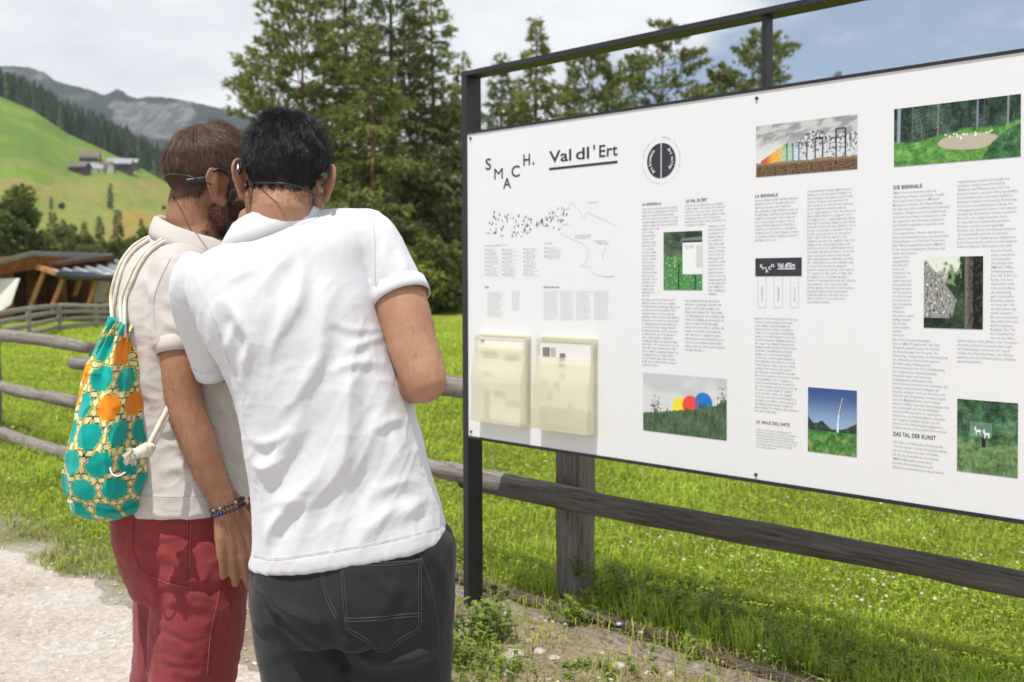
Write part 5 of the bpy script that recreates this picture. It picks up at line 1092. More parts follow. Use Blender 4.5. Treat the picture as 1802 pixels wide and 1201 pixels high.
def shoe(name, a, fwd, parent):
    a = np.asarray(a, float); f = nrm(fwd); s = np.array((f[1], -f[0], 0)); M = np.stack([s, f, (0, 0, 1)], 1)
    V, F = remesh([tube([a + f * -0.05 + (0, 0, 0.05), a + f * 0.05 + (0, 0, 0.05), a + f * 0.14 + (0, 0, 0.038), a + f * 0.19 + (0, 0, 0.032)], (0.042, 0.045, 0.042, 0.034), 14), tube([a + (0, 0, 0.05), a + (0, 0, 0.11)], (0.045, 0.043), 14)], 0.008, 4)
    V[:, 2] = np.maximum(V[:, 2], 0.014); o = mk(name, V, F, M_SHOE, parent)
    q = np.linspace(0, 2 * np.pi, 28, endpoint=False); o2 = np.array([a + f * (0.065 + 0.145 * math.sin(t)) + s * 0.047 * math.cos(t) * (1 + 0.12 * math.sin(t)) for t in q])
    V, F = rings_mesh([o2 + (0, 0, z) for z in (0.0, 0.012, 0.02)]); mk('sole', V, F, M_SOLE, o)

def headphones(label, O, M, band_px, Y, w=1.0):
    """open-ear headphones with a wire band behind the neck"""
    t = thing('headphones', O, label, 'headphones')
    T = lambda P: np.asarray(P, float) @ M.T + O
    mb = simple('black_rubber', (0.012, 0.012, 0.014), 0.38, 0.05); ms = simple('polished_clip', (0.75, 0.76, 0.78), 0.18, 0.05, Metallic=1.0)
    def side(x):
        hook = [(x * 0.076 * w, -0.042, 0.000), (x * 0.079 * w, -0.030, 0.016), (x * 0.080 * w, -0.014, 0.027), (x * 0.078 * w, 0.006, 0.022), (x * 0.0755 * w, 0.016, 0.006), (x * 0.074 * w, 0.020, -0.010)]
        V, F = tube(T(spline(hook, 5)), 0.0030, 8); h = mk('ear_hook', V, F, mb, t)
        V, F = tube(T([(x * 0.0735 * w, -0.070, -0.014), (x * 0.0795 * w, -0.040, -0.002)]), (0.0060, 0.0070), 12, flat=0.62); mk('battery_pod', V, F, mb, t)
        if x < 0:
            V, F = tube(T([(x * 0.078 * w, -0.056, -0.010), (x * 0.0795 * w, -0.051, 0.004)]), 0.0042, 12, flat=0.5); mk('silver_clip', V, F, ms, t)
        V, F = ellipsoid(T([(x * 0.075 * w, 0.024, -0.016)])[0], (0.007, 0.011, 0.014), M, 14, 10); mk('transducer', V, F, mb, t)
    side(-1); side(1)
    V, F = tube(spline(np.array([at(px, py, yy) for px, py, yy in band_px]), 8), 0.0016, 8); mk('neck_band', V, F, mb, t)
    return t

# ------------------------------------------------------------------ the man in the white polo shirt
Y2 = 1.90
H2 = at(503, 316, Y2 + 0.03); HM2 = rot_head(-6, 13, 3)
FOOT2 = np.array((at(600, 1200, Y2)[0], Y2 + 0.02, 0.0))
def man_white():
    g = lambda x, y, Y=Y2: at(x, y, Y)
    LA = R
    # ---- body: one skin
    S = head_parts(H2, HM2, 1.0, 0.6)
    hp = lambda p: np.asarray(p) @ HM2.T + H2
    S.append(stube([[*hp((0, -0.022, -0.04)), 0.056], [*hp((0, -0.03, -0.085)), 0.055], [*g(492, 400, Y2 + 0.02), 0.060], [*g(490, 440, Y2 + 0.02), 0.075]], 4, 18))
    S.append(prings([((440, 430), (545, 400), Y2 + .02, .055), ((410, 455), (610, 410), Y2 + .02, .07), ((352, 500), (652, 430), Y2 + .02, .095), ((362, 560), (655, 520), Y2 + .01, .105),
                     ((395, 640), (680, 610), Y2, .105), ((432, 740), (712, 710), Y2, .10), ((450, 850), (742, 830), Y2, .10), ((455, 960), (775, 930), Y2, .115), ((465, 1040), (775, 1010), Y2, .11)]))
    # right arm: hangs out from the raised shoulder, forearm folded forward
    S.append(ptube([(640, 432, Y2 + .02, .048), (680, 474, Y2, .050), (706, 535, Y2 - .03, .0485), (727, 610, Y2 - .055, .0455), (747, 668, Y2 - .075, .0405)], n=18))
    S.append(ptube([(748, 672, Y2 - .07, .0385), (722, 668, Y2 - .01, .0435), (672, 655, Y2 + .09, .040), (630, 630, Y2 + .17, .031), (612, 620, Y2 + .205, .026)], n=18))
    S.append(tube([at(745, 676, Y2 - .085), at(757, 693, Y2 - .092)], (.020, .0145), 14))
    wr = at(612, 620, Y2 + .205); S += hand_parts(wr, at(570, 590, Y2 + .27) - wr, (0.5, 0.6, -0.2), (0, 0.1, 1), 0.95)
    # left arm: reaches forward, hand up at the chin
    S.append(ptube([(385, 510, Y2 + .02, .048), (366, 540, Y2 + .05, .047), (378, 600, Y2 + .12, .046), (392, 640, Y2 + .18, .040)], n=18))
    S.append(ptube([(392, 640, Y2 + .18, .038), (405, 560, Y2 + .15, .039), (420, 480, Y2 + .12, .030), (426, 452, Y2 + .11, .025)], n=18))
    wl = at(427, 448, Y2 + .11); S += hand_parts(wl, at(437, 398, Y2 + .09) - wl, (-0.75, -0.65, 0.1), (0.3, -0.5, 0.3), 0.92, curl=(38, 60, 30))
    # legs
    for (hx, hy, kx, ax, dy) in ((535, 1080, 545, 552, 0.0), (690, 1070, 700, 706, 0.02)):
        h = g(hx, hy, Y2 + dy); a = g(ax, 1000, Y2 + dy)
        S.append(stube([[*h, .082], [g(kx, 1000)[0], Y2 + dy, .68, .076], [g(kx, 1000)[0], Y2 + dy, .48, .056], [a[0], Y2 + dy - .015, .32, .052], [a[0], Y2 + dy, .08, .034], [a[0], Y2 + dy + .10, .035, .03]], 4, 14))
    V, F = remesh(S, 0.0034, 5)
    # small irregularities of flesh
    V = V + vnormals(V, F) * (fbm(V * 38, 2) * 0.0006)[:, None]
    BV = V; body = mk('person', V, F, M_SKIN_B, None, True, FOOT2)
    tag(body, 'person with short black hair in white polo shirt and dark grey trousers', 'person')
    for x in (-1, 1):
        v, f = ellipsoid(hp((x * 0.031, 0.078, 0.008)), (.0122,) * 3, None, 14, 10); mk('eye', v, f, M_EYE, body)
    # ---- hair
    lo = (V - H2) @ HM2; x, y, z = lo.T; rr = np.linalg.norm(lo - (0, -0.012, 0.03), axis=1)
    earz = (np.abs(np.abs(x) - 0.078) < 0.03) & (y > -0.036) & (y < 0.03) & (z < 0.028)
    line = np.where(y < -0.02, -0.046 + 0.018 * np.clip((np.abs(x) - 0.02) / 0.05, 0, 1), np.where(y < 0.045, 0.012, 0.075)) 
    mask = (z > line) & ~earz & (rr < 0.15) & (np.abs(x) < 0.0775)
    sv, sf = submesh(V, F, mask & (z > line + .009), 0.0012); cap = mk('hair', sv, sf, M_SCALP_BLACK, body)
    nb = (y < 0.0) & (z < line + .006) & (z > -0.082) & (np.abs(x) < .062) & (rr < .15)
    P5, N5, r5 = scalp_points(V, F, nb, 2600, 19); l5 = r5.uniform(.002, .007, len(P5)) * sstep(-0.088, -0.045, ((P5 - H2) @ HM2)[:, 2]); d5 = np.array((0.05, 0, -1.0)) + r5.normal(0, .3, P5.shape)
    hair_curves('nape_hair', P5, lambda t: P5 + (N5 * 0.3 + d5 * .8) * (l5 * t)[:, None], M_HAIR_BLACK, body, 3, 0.00016)
    P, N, r = scalp_points(V, F, mask, 22000, 5); pl = (P - H2) @ HM2
    ln = 0.007 + 0.009 * sstep(-0.03, 0.06, pl[:, 2]) + 0.006 * sstep(0.06, 0.12, pl[:, 2]); ln = ln * r.uniform(.7, 1.2, len(P)) * sstep(-0.068, -0.03, pl[:, 2])
    ln = np.maximum(ln, 0.004)
    crown = np.array((0.012, -0.045, 0.115)) @ HM2.T + H2
    flow = P - crown; flow -= N * (flow * N).sum(1)[:, None]; flow /= np.linalg.norm(flow, axis=1)[:, None] + 1e-6
    flow = flow + 0.35 * np.cross(N, flow)
    flow += r.normal(0, .30, flow.shape) + np.stack([fbm(P * 70 + k * 31, 2) for k in range(3)], 1) * 0.7; g3 = np.array((0, 0, -1.0))
    lift = np.where(pl[:, 2] > 0.05, 0.8, 0.5)[:, None]
    def strand(t):
        d = N * lift * (1 - 0.35 * t) + flow * (0.35 + 0.7 * t) + g3 * 0.25 * t * t
        return P + d * (ln * t)[:, None] * 0.85
    hair_curves('hair_strands', P, strand, M_HAIR_BLACK, cap, 4, 0.00034)
    # ---- arm hair
    d = proj(V); am = (d[:, 0] > 700) & (d[:, 1] > 545) & (d[:, 1] < 705) & (d[:, 0] < 800)
    P, N, r = scalp_points(V, F, am, 1500, 6); fl = np.array((-0.2, 0, -1.0)) + r.normal(0, .5, P.shape); lnn = r.uniform(.004, .011, len(P))
    hair_curves('arm_hair', P, lambda t: P + (N * (0.6 - .3 * t) + fl * 0.7 * t) * (lnn * t)[:, None], M_ARMHAIR, body, 3, 0.00011)
    # ---- polo shirt
    S = [prings([((444, 992), (787, 941), Y2, .136, 2.4), ((447, 975), (783, 925), Y2, .136, 2.4), ((449, 930), (773, 882), Y2, .132, 2.4), ((447, 862), (757, 830), Y2, .128, 2.4), ((436, 800), (743, 775), Y2 - .005, .124, 2.4),
                 ((425, 738), (726, 715), Y2 - .005, .124, 2.4), ((413, 692), (711, 665), Y2 - .005, .126, 2.4), ((392, 645), (696, 615), Y2, .130, 2.4), ((366, 595), (681, 570), Y2, .132, 2.4),
                 ((345, 548), (670, 525), Y2, .130, 2.4), ((333, 508), (662, 470), Y2 + .005, .122, 2.3), ((341, 472), (660, 422), Y2 + .01, .112, 2.3), ((366, 445), (652, 388), Y2 + .02, .098, 2.2),
                 ((402, 430), (618, 380), Y2 + .02, .080, 2.1), ((424, 418), (558, 380), Y2 + .02, .062, 2.0)])]
    S.append(ptube([(622, 410, Y2 + .015, .044), (652, 420, Y2 + .005, .050), (679, 466, Y2 - .01, .048), (701, 514, Y2 - .022, .0500)], n=22, round_caps=False))
    S.append(ptube([(525, 398, Y2 + .02, .028), (580, 400, Y2 + .02, .034), (650, 402, Y2 + .012, .037)], n=18))
    S.append(ptube([(372, 470, Y2 + .02, .055), (352, 510, Y2 + .03, .056), (362, 580, Y2 + .07, .050), (374, 648, Y2 + .10, .035)], n=22, round_caps=False))
    V, F = remesh(S, 0.0036, 6)
    V = folds(V, F, [
        ([(430, 540), (480, 480), (520, 430), (532, 400)], .0035, 14, 1), ([(500, 590), (527, 520), (530, 470), (520, 430)], .006, 13, 1), ([(470, 640), (500, 560), (512, 500)], .004, 11, -1),
        ([(425, 690), (432, 640), (440, 600), (420, 560), (392, 520)], .007, 11, -1), ([(420, 560), (405, 600), (418, 660)], .006, 10, 1), ([(385, 520), (372, 560), (385, 620)], .004, 10, 1),
        ([(520, 980), (540, 900), (600, 820), (612, 720), (618, 640), (640, 590)], .010, 20, 1), ([(470, 960), (500, 900), (555, 840), (580, 790)], .007, 16, 1), ([(560, 960), (600, 880), (640, 800), (668, 730), (690, 680)], .006, 18, 1),
        ([(445, 850), (490, 800), (520, 760), (530, 700)], .006, 16, 1), ([(440, 815), (475, 822), (510, 800)], .006, 9, -1), ([(437, 770), (470, 780), (520, 755)], .0035, 8, 1),
        ([(600, 620), (650, 600), (685, 590)], .0025, 8, 1), ([(560, 665), (620, 640), (690, 640)], .0025, 9, 1), ([(570, 560), (620, 580), (680, 580)], .002, 8, 1), ([(650, 760), (690, 740), (720, 740)], .003, 10, 1), ([(640, 880), (700, 850), (745, 850)], .003, 12, 1),
        ([(480, 740), (520, 700), (560, 640), (575, 590)], .004, 13, 1), ([(620, 980), (660, 920), (720, 880)], .004, 16, 1), ([(700, 930), (720, 900), (760, 870)], .003, 12, 1), ([(455, 900), (500, 880), (560, 890)], .0025, 10, 1),
        ([(470, 980), (480, 930), (520, 880)], .005, 12, 1), ([(740, 900), (700, 800), (690, 720)], .005, 16, 1), ([(520, 700), (560, 620), (570, 540), (560, 470)], .004, 16, 1), ([(655, 400), (660, 440), (663, 490), (668, 530)], .003, 6, 1), ([(680, 410), (676, 460), (690, 505)], .003, 8, 1), ([(700, 440), (712, 470), (722, 500)], .0025, 8, -1), ([(340, 560), (360, 600), (372, 640)], .003, 9, 1), ([(395, 500), (430, 480), (460, 470)], .002, 10, 1),
    ], .25, 1.35)
    ax = nrm((0.42, 0, 0.9)); bx = nrm((0.9, 0, -0.42)); Q = np.stack([V @ ax * 4.5, V @ bx * 17, V[:, 1] * 9], 1) + 3
    nz = fbm(Q, 2); cr = 1 - np.abs(pnoise(Q * 1.25 + 9)); n3 = fbm(V * 50, 2)
    low = sstep(1.50, 1.25, V[:, 2]); low = low * sstep(.06, .11, np.linalg.norm(V - at(704, 520, Y2 - .025), axis=1))
    V = V + vnormals(V, F) * ((nz * 0.0022 + cr ** 5 * 0.0016 + (1 - np.abs(pnoise(Q * np.array((2.2, 1.5, 1.5)) + 31))) ** 14 * 0.0011 + (1 - np.abs(pnoise(V * np.array((9, 9, 24)) + 60))) ** 18 * 0.0006) * (0.3 + 0.7 * low) + n3 * 0.00025)[:, None]
    hd, hs, ht = polydist(proj(V), [(430, 982), (446, 982), (484, 987), (540, 980), (620, 967), (700, 951), (783, 929), (800, 925)])
    V = V + vnormals(V, F) * (0.0014 * sstep(-1.5, 1.5, hs))[:, None] * (hd < 60)[:, None]
    V = lap(V, F, 1, 0.4)
    shirt = mk('polo_shirt', V, F, M_POLO_W, body)
    tr = bvh(V, F)
    # collar: a fold of cloth round the neck
    a = np.linspace(R(-250), R(70), 56)     # opens at the front
    ec = lambda c, ax, b: c + np.cos(a)[:, None] * ax + np.sin(a)[:, None] * np.array(b)
    def ring(l, r, Y, b, bz):
        l = at(*l, Y); r = at(*r, Y); return ec((l + r) / 2, (r - l) / 2, (0, b, bz))
    prof = [ring((424, 416), (554, 378), Y2 + .02, .069, -.004), ring((421, 401), (551, 366), Y2 + .02, .071, -.008), ring((417, 397), (552, 363), Y2 + .02, .075, -.009), ring((410, 400), (555, 364), Y2 + .02, .082, -.004),
            ring((400, 414), (562, 369), Y2 + .02, .092, .006), ring((389, 433), (568, 378), Y2 + .02, .101, .016), ring((393, 436), (566, 379), Y2 + .02, .097, .017), ring((405, 418), (560, 372), Y2 + .02, .084, .002)]
    prof = np.array(prof) + (fbm(np.array(prof).reshape(-1, 3) * 30, 2) * 0.0015).reshape(len(prof), len(a), 1)
    V2 = np.transpose(prof, (1, 0, 2)); Vc, Fc = rings_mesh(V2); mk('collar', Vc, Fc, M_POLO_W, shirt)
    # cuffs: bands round the sleeve ends
    def cuff(pc, pd, r0, r1, ln, e=1.0):
        T, U, W = frames(np.array([pc, pc + pd])); q = np.linspace(0, 2 * np.pi, 40, endpoint=False); d = nrm(pd)
        rg = []
        for rad, s in ((r0, 0), (r0 + .0016, .001), (r1 + .0016, ln * .6), (r1 + .001, ln), (r1 - .001, ln), (r1 - .0018, ln * .9), (r0 - .003, 0.001)):
            w = 1 + 0.004 * np.sin(3 * q + 1); rg.append(pc + d * s + rad * w[:, None] * (np.cos(q)[:, None] * U[0] + np.sin(q)[:, None] * W[0] * e))
        return rings_mesh(rg, False)
    c0 = at(702, 512, Y2 - .022); d0 = at(712, 540, Y2 - .036) - c0; vc, fc = cuff(c0 - nrm(d0) * .010, d0, .0512, .0530, .030); mk('cuff', vc, fc, M_POLO_W, shirt)
    c1 = at(373, 643, Y2 + .098); d1 = at(380, 665, Y2 + .115) - c1; vc, fc = cuff(c1 - nrm(d1) * .012, d1, .0368, .0355, .030); mk('cuff', vc, fc, M_POLO_W, shirt)
    # seams: armholes, hem, side
    sm = [seam(tr, [(652, 372), (656, 390), (660, 440), (661, 490), (667, 535)]), seam(tr, [(334, 478), (352, 510), (376, 560), (404, 640)]),
          seam(tr, [(446, 980), (484, 986), (540, 979), (620, 966), (700, 950), (783, 928)], .0007), seam(tr, [(446, 977), (484, 983), (540, 976), (620, 963), (700, 947), (783, 925)], .0005)]
    for s in sm:
        if s is not None: mk('shirt_seam', *s, M_STITCH_W, shirt)
    # ---- trousers
    S = [prings([((465, 955), (762, 920), Y2, .108), ((446, 988), (795, 935), Y2, .130), ((440, 1030), (799, 985), Y2, .137), ((444, 1075), (800, 1045), Y2, .135), ((462, 1115), (798, 1095), Y2, .118)])]
    S.append(stube([[*g(531, 1060), .094], [*g(538, 1130), .093], [*g(546, 1200), .087], [g(556, 1000)[0], Y2, .46, .078], [g(556, 1000)[0], Y2, .10, .070], [g(556, 1000)[0], Y2, .06, .068]], 5, 22))
    S.append(stube([[*g(700, 1040), .100], [*g(702, 1120), .101], [*g(707, 1200), .095], [g(706, 1000)[0], Y2 + .02, .46, .082], [g(706, 1000)[0], Y2 + .02, .10, .070], [g(706, 1000)[0], Y2 + .02, .06, .068]], 5, 22))
    V, F = remesh(S, 0.0050, 5)
    V = folds(V, F, [
        ([(450, 1090), (500, 1110), (560, 1150), (590, 1190)], .006, 10, 1), ([(640, 1000), (690, 1040), (740, 1030)], .003, 8, 1), ([(445, 1010), (490, 1060), (545, 1090), (592, 1100)], .016, 14, 1), ([(462, 1050), (520, 1100), (580, 1130), (610, 1150)], .009, 15, 1), ([(600, 1110), (660, 1165), (740, 1150), (790, 1130)], .013, 14, 1),
        ([(580, 1010), (592, 1060), (603, 1120), (640, 1190)], .008, 12, 1), ([(660, 1100), (690, 1050), (700, 1010)], .004, 10, 1), ([(620, 1010), (670, 1000), (720, 1010)], .003, 8, 1), ([(560, 1200), (600, 1150), (618, 1120)], .006, 12, -1),
        ([(690, 1200), (740, 1160), (790, 1150)], .006, 14, 1), ([(470, 1150), (520, 1150), (580, 1180)], .004, 12, 1), ([(750, 960), (775, 1000), (790, 1060)], .004, 10, 1)])
    V = V + vnormals(V, F) * (fbm(V * np.array((13, 13, 9)) + 30, 3) * 0.004 + fbm(V * 60, 2) * 0.0005)[:, None]
    V = lap(V, F, 1, 0.4)
    trs = mk('trousers', V, F, M_CHAR, body); tt = bvh(V, F)
    # patch pocket: a sheet of cloth standing proud of the seat
    Q = [(597, 991), (743, 981), (745, 1085), (739, 1112), (675, 1151), (606, 1112)]
    top = spline(np.array([(597, 991), (640, 988), (690, 986), (743, 981)], float), 8); bot = spline(np.array([(604, 1110), (640, 1131), (675, 1151), (706, 1132), (741, 1111)], float), 6)
    def resamp(P, n):
        L = np.concatenate(([0], np.cumsum(np.linalg.norm(np.diff(P, axis=0), axis=1)))); return np.stack([np.interp(np.linspace(0, L[-1], n), L, P[:, k]) for k in (0, 1)], 1)
    a_, b_ = resamp(top, 24), resamp(bot, 24); G = []
    for t in np.linspace(0, 1, 22):
        for u in range(24):
            e = 1 if (0.001 < t < 0.999 and 0 < u < 23) else 0
            p = cast(tt, *(a_[u] * (1 - t) + b_[u] * t), 0.0030 if e else 0.0006); G.append(p)
    if all(p is not None for p in G):
        G = np.array(G); Fp = grid_faces(22, 24); pk = mk('back_pocket', G, Fp, M_CHAR, trs)
        pb = bvh(G, Fp); st = []
        edge = [np.array(top), np.array([(604, 1110), (598, 1050), (597, 991)], float), np.array(bot), np.array([(741, 1111), (745, 1085), (743, 981)], float)]
        cen = np.array((671, 1055.0))
        for k, e in enumerate(edge):
            for ins in ((5.0, 10.0) if k else (4.5, 9.5)):
                e2 = resamp(spline(e, 6), 40); e2 = e2 + (cen - e2) / np.linalg.norm(cen - e2, axis=1)[:, None] * ins
                s = seam(tt, e2, .0006, .0036, 1)
                if s is not None: st.append(s)
        for yy in (0, 5):
            s = seam(tt, [(606, 1087 + yy), (650, 1086 + yy), (742, 1077 + yy)], .0006, .0036, 6)
            if s is not None: st.append(s)
        V3, F3 = join(st); mk('pocket_stitching', V3, F3, M_STITCH_D, pk)
    st = [seam(tt, [(563, 985), (566, 1020), (575, 1055), (592, 1091)], .0007, .0006), seam(tt, [(567, 985), (570, 1018), (579, 1052), (595, 1086)], .0006, .0006), seam(tt, [(720, 950), (738, 975), (760, 1040), (772, 1120), (774, 1190)], .0006, .0006)]
    V3, F3 = join([s for s in st if s is not None]); mk('trouser_seam', V3, F3, M_STITCH_D, trs)
    v, f = remesh([prings([((776, 948), (798, 946), Y2 + .02, .05), ((783, 965), (802, 962), Y2 + .02, .05), ((785, 1000), (802, 1000), Y2 + .02, .05), ((785, 1035), (797, 1035), Y2 + .02, .04)])], .004, 4)
    mk('side_pocket', v, f, M_CHAR, trs)
    for ax, dy in ((556, 0), (706, .02)): shoe('shoe', (g(ax, 1000)[0], Y2 + dy, 0), (0.05, 1, 0), body)
    thin_hidden(body, BV, (tr, tt)); return body
person_white = man_white()
headphones('black open-ear headphones on the black-haired head', H2, HM2, [(443, 322, Y2 - .02), (470, 322, Y2 - .075), (505, 324, Y2 - .085), (540, 334, Y2 - .06), (563, 347, Y2 - .01)], Y2)
# ------------------------------------------------------------------ the man in the pale linen polo, in three-quarter back view
Y1 = 2.20
H1 = at(376, 322, Y1 + 0.01); HM1 = rot_head(58, 12, 6)
FOOT1 = np.array((at(330, 1200, Y1)[0], Y1, 0.0))
def man_linen():
    g = lambda x, y, Y=Y1: at(x, y, Y)
    hp = lambda p: np.asarray(p) @ HM1.T + H1
    S = head_parts(H1, HM1, 0.97, 0.42)
    S.append(stube([[*hp((0, -0.022, -0.03)), 0.058], [*hp((0, -0.022, -0.085)), 0.059], [*g(347, 402), 0.062], [*g(345, 440), 0.078]], 4, 18))
    S.append(prings([((300, 425), (400, 440), Y1, .06), ((262, 445), (415, 455), Y1, .085), ((232, 500), (428, 500), Y1, .10), ((228, 560), (430, 560), Y1, .11), ((236, 640), (428, 640), Y1, .11),
                     ((246, 740), (425, 740), Y1, .105), ((252, 830), (427, 830), Y1, .11), ((240, 920), (432, 920), Y1, .12), ((250, 1020), (430, 1020), Y1, .11)]))
    # right arm, hanging on the near side
    S.append(ptube([(318, 480, Y1 - .09, .046), (314, 550, Y1 - .118, .043), (316, 625, Y1 - .140, .0388), (325, 712, Y1 - .155, .0368), (347, 775, Y1 - .155, .0360), (371, 835, Y1 - .150, .0318), (394, 882, Y1 - .146, .0268), (402, 900, Y1 - .145, .0258)], n=18))
    S.append(ellipsoid(at(317, 722, Y1 - .172), (.018, .020, .020)))
    wr = at(404, 902, Y1 - .145); S += hand_parts(wr, (0.17, 0.02, -1.0), (0.35, -0.93, 0.05), (1, 0.35, 0), 1.04, curl=(14, 26, 24), spread=1.5)
    # left arm: on the far side, forearm forward
    S.append(ptube([(330, 480, Y1 + .11, .048), (345, 560, Y1 + .15, .044), (365, 690, Y1 + .16, .038)], n=16))
    S.append(ptube([(365, 690, Y1 + .16, .036), (430, 690, Y1 + .17, .034), (500, 650, Y1 + .16, .026)], n=16))
    wl = at(503, 648, Y1 + .16); S += hand_parts(wl, (0.9, 0, .35), (0.2, 0.9, 0.2), (0, -0.2, 1), 0.98)
    for (hx, hy, dy) in ((345, 1040, -.03), (310, 1040, .10)):
        a = g(hx, 1000)
        S.append(stube([[*g(hx, hy, Y1 + dy), .075], [a[0], Y1 + dy, .70, .070], [a[0], Y1 + dy, .48, .054], [a[0] - .01, Y1 + dy, .32, .05], [a[0] - .015, Y1 + dy, .08, .034], [a[0] + .06, Y1 + dy + .05, .035, .03]], 4, 14))
    V, F = remesh(S, 0.0034, 5)
    V = V + vnormals(V, F) * (fbm(V * 38, 2) * 0.0006)[:, None]
    BV = V; body = mk('person', V, F, M_SKIN_A, None, True, FOOT1)
    tag(body, 'bearded person with brown hair in pale linen polo shirt and red trousers', 'person')
    for x in (-1, 1):
        v, f = ellipsoid(hp((x * 0.031, 0.078, 0.008)), (.0122,) * 3, None, 14, 10); mk('eye', v, f, M_EYE, body)
    lo = (V - H1) @ HM1; x, y, z = lo.T
    inh = np.linalg.norm(lo - (0, -0.01, 0.02), axis=1) < 0.155
    earz = (np.abs(np.abs(x) - 0.080) < 0.03) & (y > -0.034) & (y < 0.035) & (z < 0.030)
    line = np.where(y < -0.02, -0.052 + 0.022 * np.clip((np.abs(x) - 0.02) / 0.05, 0, 1), np.where(y < 0.045, 0.014, 0.085))
    mask = (z > line) & ~earz & inh & (np.abs(x) < 0.079)
    sv, sf = submesh(V, F, mask & (np.linalg.norm(lo - (0, -0.05, 0.115), axis=1) > 0.012), 0.0012); cap = mk('hair', sv, sf, M_SCALP_BROWN, body)
    P, N, r = scalp_points(V, F, mask, 24000, 15); pl = (P - H1) @ HM1
    crown = np.array((0.004, -0.05, 0.112)) @ HM1.T + H1
    dc = np.linalg.norm(P - crown, axis=1)
    keep = r.random(len(P)) < 0.25 + 0.75 * sstep(0.010, 0.045, dc); P, N, pl, dc = P[keep], N[keep], pl[keep], dc[keep]
    ln = (0.010 + 0.013 * sstep(-0.05, 0.06, pl[:, 2])) * r.uniform(.7, 1.2, len(P))
    flow = P - crown; flow -= N * (flow * N).sum(1)[:, None]; flow /= np.linalg.norm(flow, axis=1)[:, None] + 1e-6
    flow = flow + 0.35 * np.cross(N, flow) + r.normal(0, .13, flow.shape) + np.stack([fbm(P * 45 + k * 31, 2) for k in range(3)], 1) * 0.28
    lift = (0.24 + 0.20 * sstep(0.05, 0.11, pl[:, 2]))[:, None]
    def strand(t): return P + (N * lift * (1 - 0.55 * t) + flow * (0.6 + 0.35 * t) + np.array((0, 0, -0.25)) * t * t) * (ln * t)[:, None]
    hair_curves('hair_strands', P, strand, M_HAIR_BROWN, cap, 5, 0.00032)
    # a wind-blown tuft and a few loose hairs at the crown
    tm = mask & (np.linalg.norm(lo - (-0.004, 0.01, 0.118), axis=1) < 0.030)
    P3, N3, r3 = scalp_points(V, F, tm, 420, 16); l3 = r3.uniform(.020, .042, len(P3)); dd = np.array((-0.75, 0, 0.25)) + r3.normal(0, .16, P3.shape)
    hair_curves('hair_tuft', P3, lambda t: P3 + (N3 * (1.0 - .75 * t) + dd * (0.15 + 1.0 * t)) * (l3 * t)[:, None], M_HAIR_BROWN, cap, 6, 0.00026)
    # beard: skin tinted by dense short hair along the jaw
    bm_ = inh & (y > -0.014) & (z < -0.022 - 0.30 * np.clip(0.05 - y, 0, .05)) & (z > -0.135) & ((np.abs(x) > 0.03) | (z < -0.05)) & ~((np.abs(x) > 0.064) & (y < 0.012) & (z > -0.042))
    bm_ |= inh & (np.abs(x) > 0.055) & (y > 0.012) & (y < 0.035) & (z < 0.02) & (z > -0.03)
    P4, N4, r4 = scalp_points(V, F, bm_, 13000, 17); l4 = r4.uniform(.003, .008, len(P4)) * (.45 + .55 * sstep(-.015, .03, ((P4 - H1) @ HM1)[:, 1])); d4 = np.array((0.25, 0.1, -1.0)) + r4.normal(0, .45, P4.shape)
    hair_curves('beard', P4, lambda t: P4 + (N4 * (0.7 - .3 * t) + d4 * (0.3 + .6 * t)) * (l4 * t)[:, None], M_BEARD, body, 3, 0.00026, None)
    nb = inh & (y < 0.0) & (z < -0.045) & (z > -0.085)
    P5, N5, r5 = scalp_points(V, F, nb, 1500, 19); l5 = r5.uniform(.002, .008, len(P5)) * sstep(-0.09, -0.045, (P5 - H1) @ HM1 @ np.array((0, 0, 1.0))); d5 = np.array((0.1, 0, -1.0)) + r5.normal(0, .3, P5.shape)
    hair_curves('nape_hair', P5, lambda t: P5 + (N5 * 0.3 + d5 * .8) * (l5 * t)[:, None], M_HAIR_BROWN, body, 3, 0.00016)
    d = proj(V); am = (d[:, 0] > 290) & (d[:, 1] > 640) & (d[:, 1] < 930) & (d[:, 0] < 430) & (V[:, 1] < Y1 - .09)
    P6, N6, r6 = scalp_points(V, F, am, 3600, 18); l6 = r6.uniform(.005, .014, len(P6)); d6 = np.array((0.35, -0.1, -1.0)) + r6.normal(0, .45, P6.shape)
    hair_curves('arm_hair', P6, lambda t: P6 + (N6 * (0.5 - .3 * t) + d6 * 0.8 * t) * (l6 * t)[:, None], M_ARMHAIR, body, 3, 0.00014)
    # ---- bead bracelets
    for k, (pxy, tilt, ca, cb) in enumerate((((400, 888), 0.36, (0.30, 0.25, 0.20), (0.03, 0.03, 0.035)), ((402, 897), 0.34, (0.02, 0.03, 0.22), (0.025, 0.025, 0.03)))):
        c = at(*pxy, Y1 - .1455); S = []; n = 25
        for i in range(n):
            t = 2 * math.pi * i / n; S.append(ellipsoid(c + np.array((math.cos(t) * .0315, math.sin(t) * .0305, math.cos(t) * .0315 * tilt)), (.0038,) * 3, None, 10, 7))
        v, f = join(S); mb = Mat('bracelet_beads'); mb.color(mb.ramp(mb.island(), [(0.45, ca), (0.5, cb)], 'CONSTANT')).rough(0.25)
        o = mk('bead_bracelet', v, f, mb.m, body); o['kind'] = 'stuff'
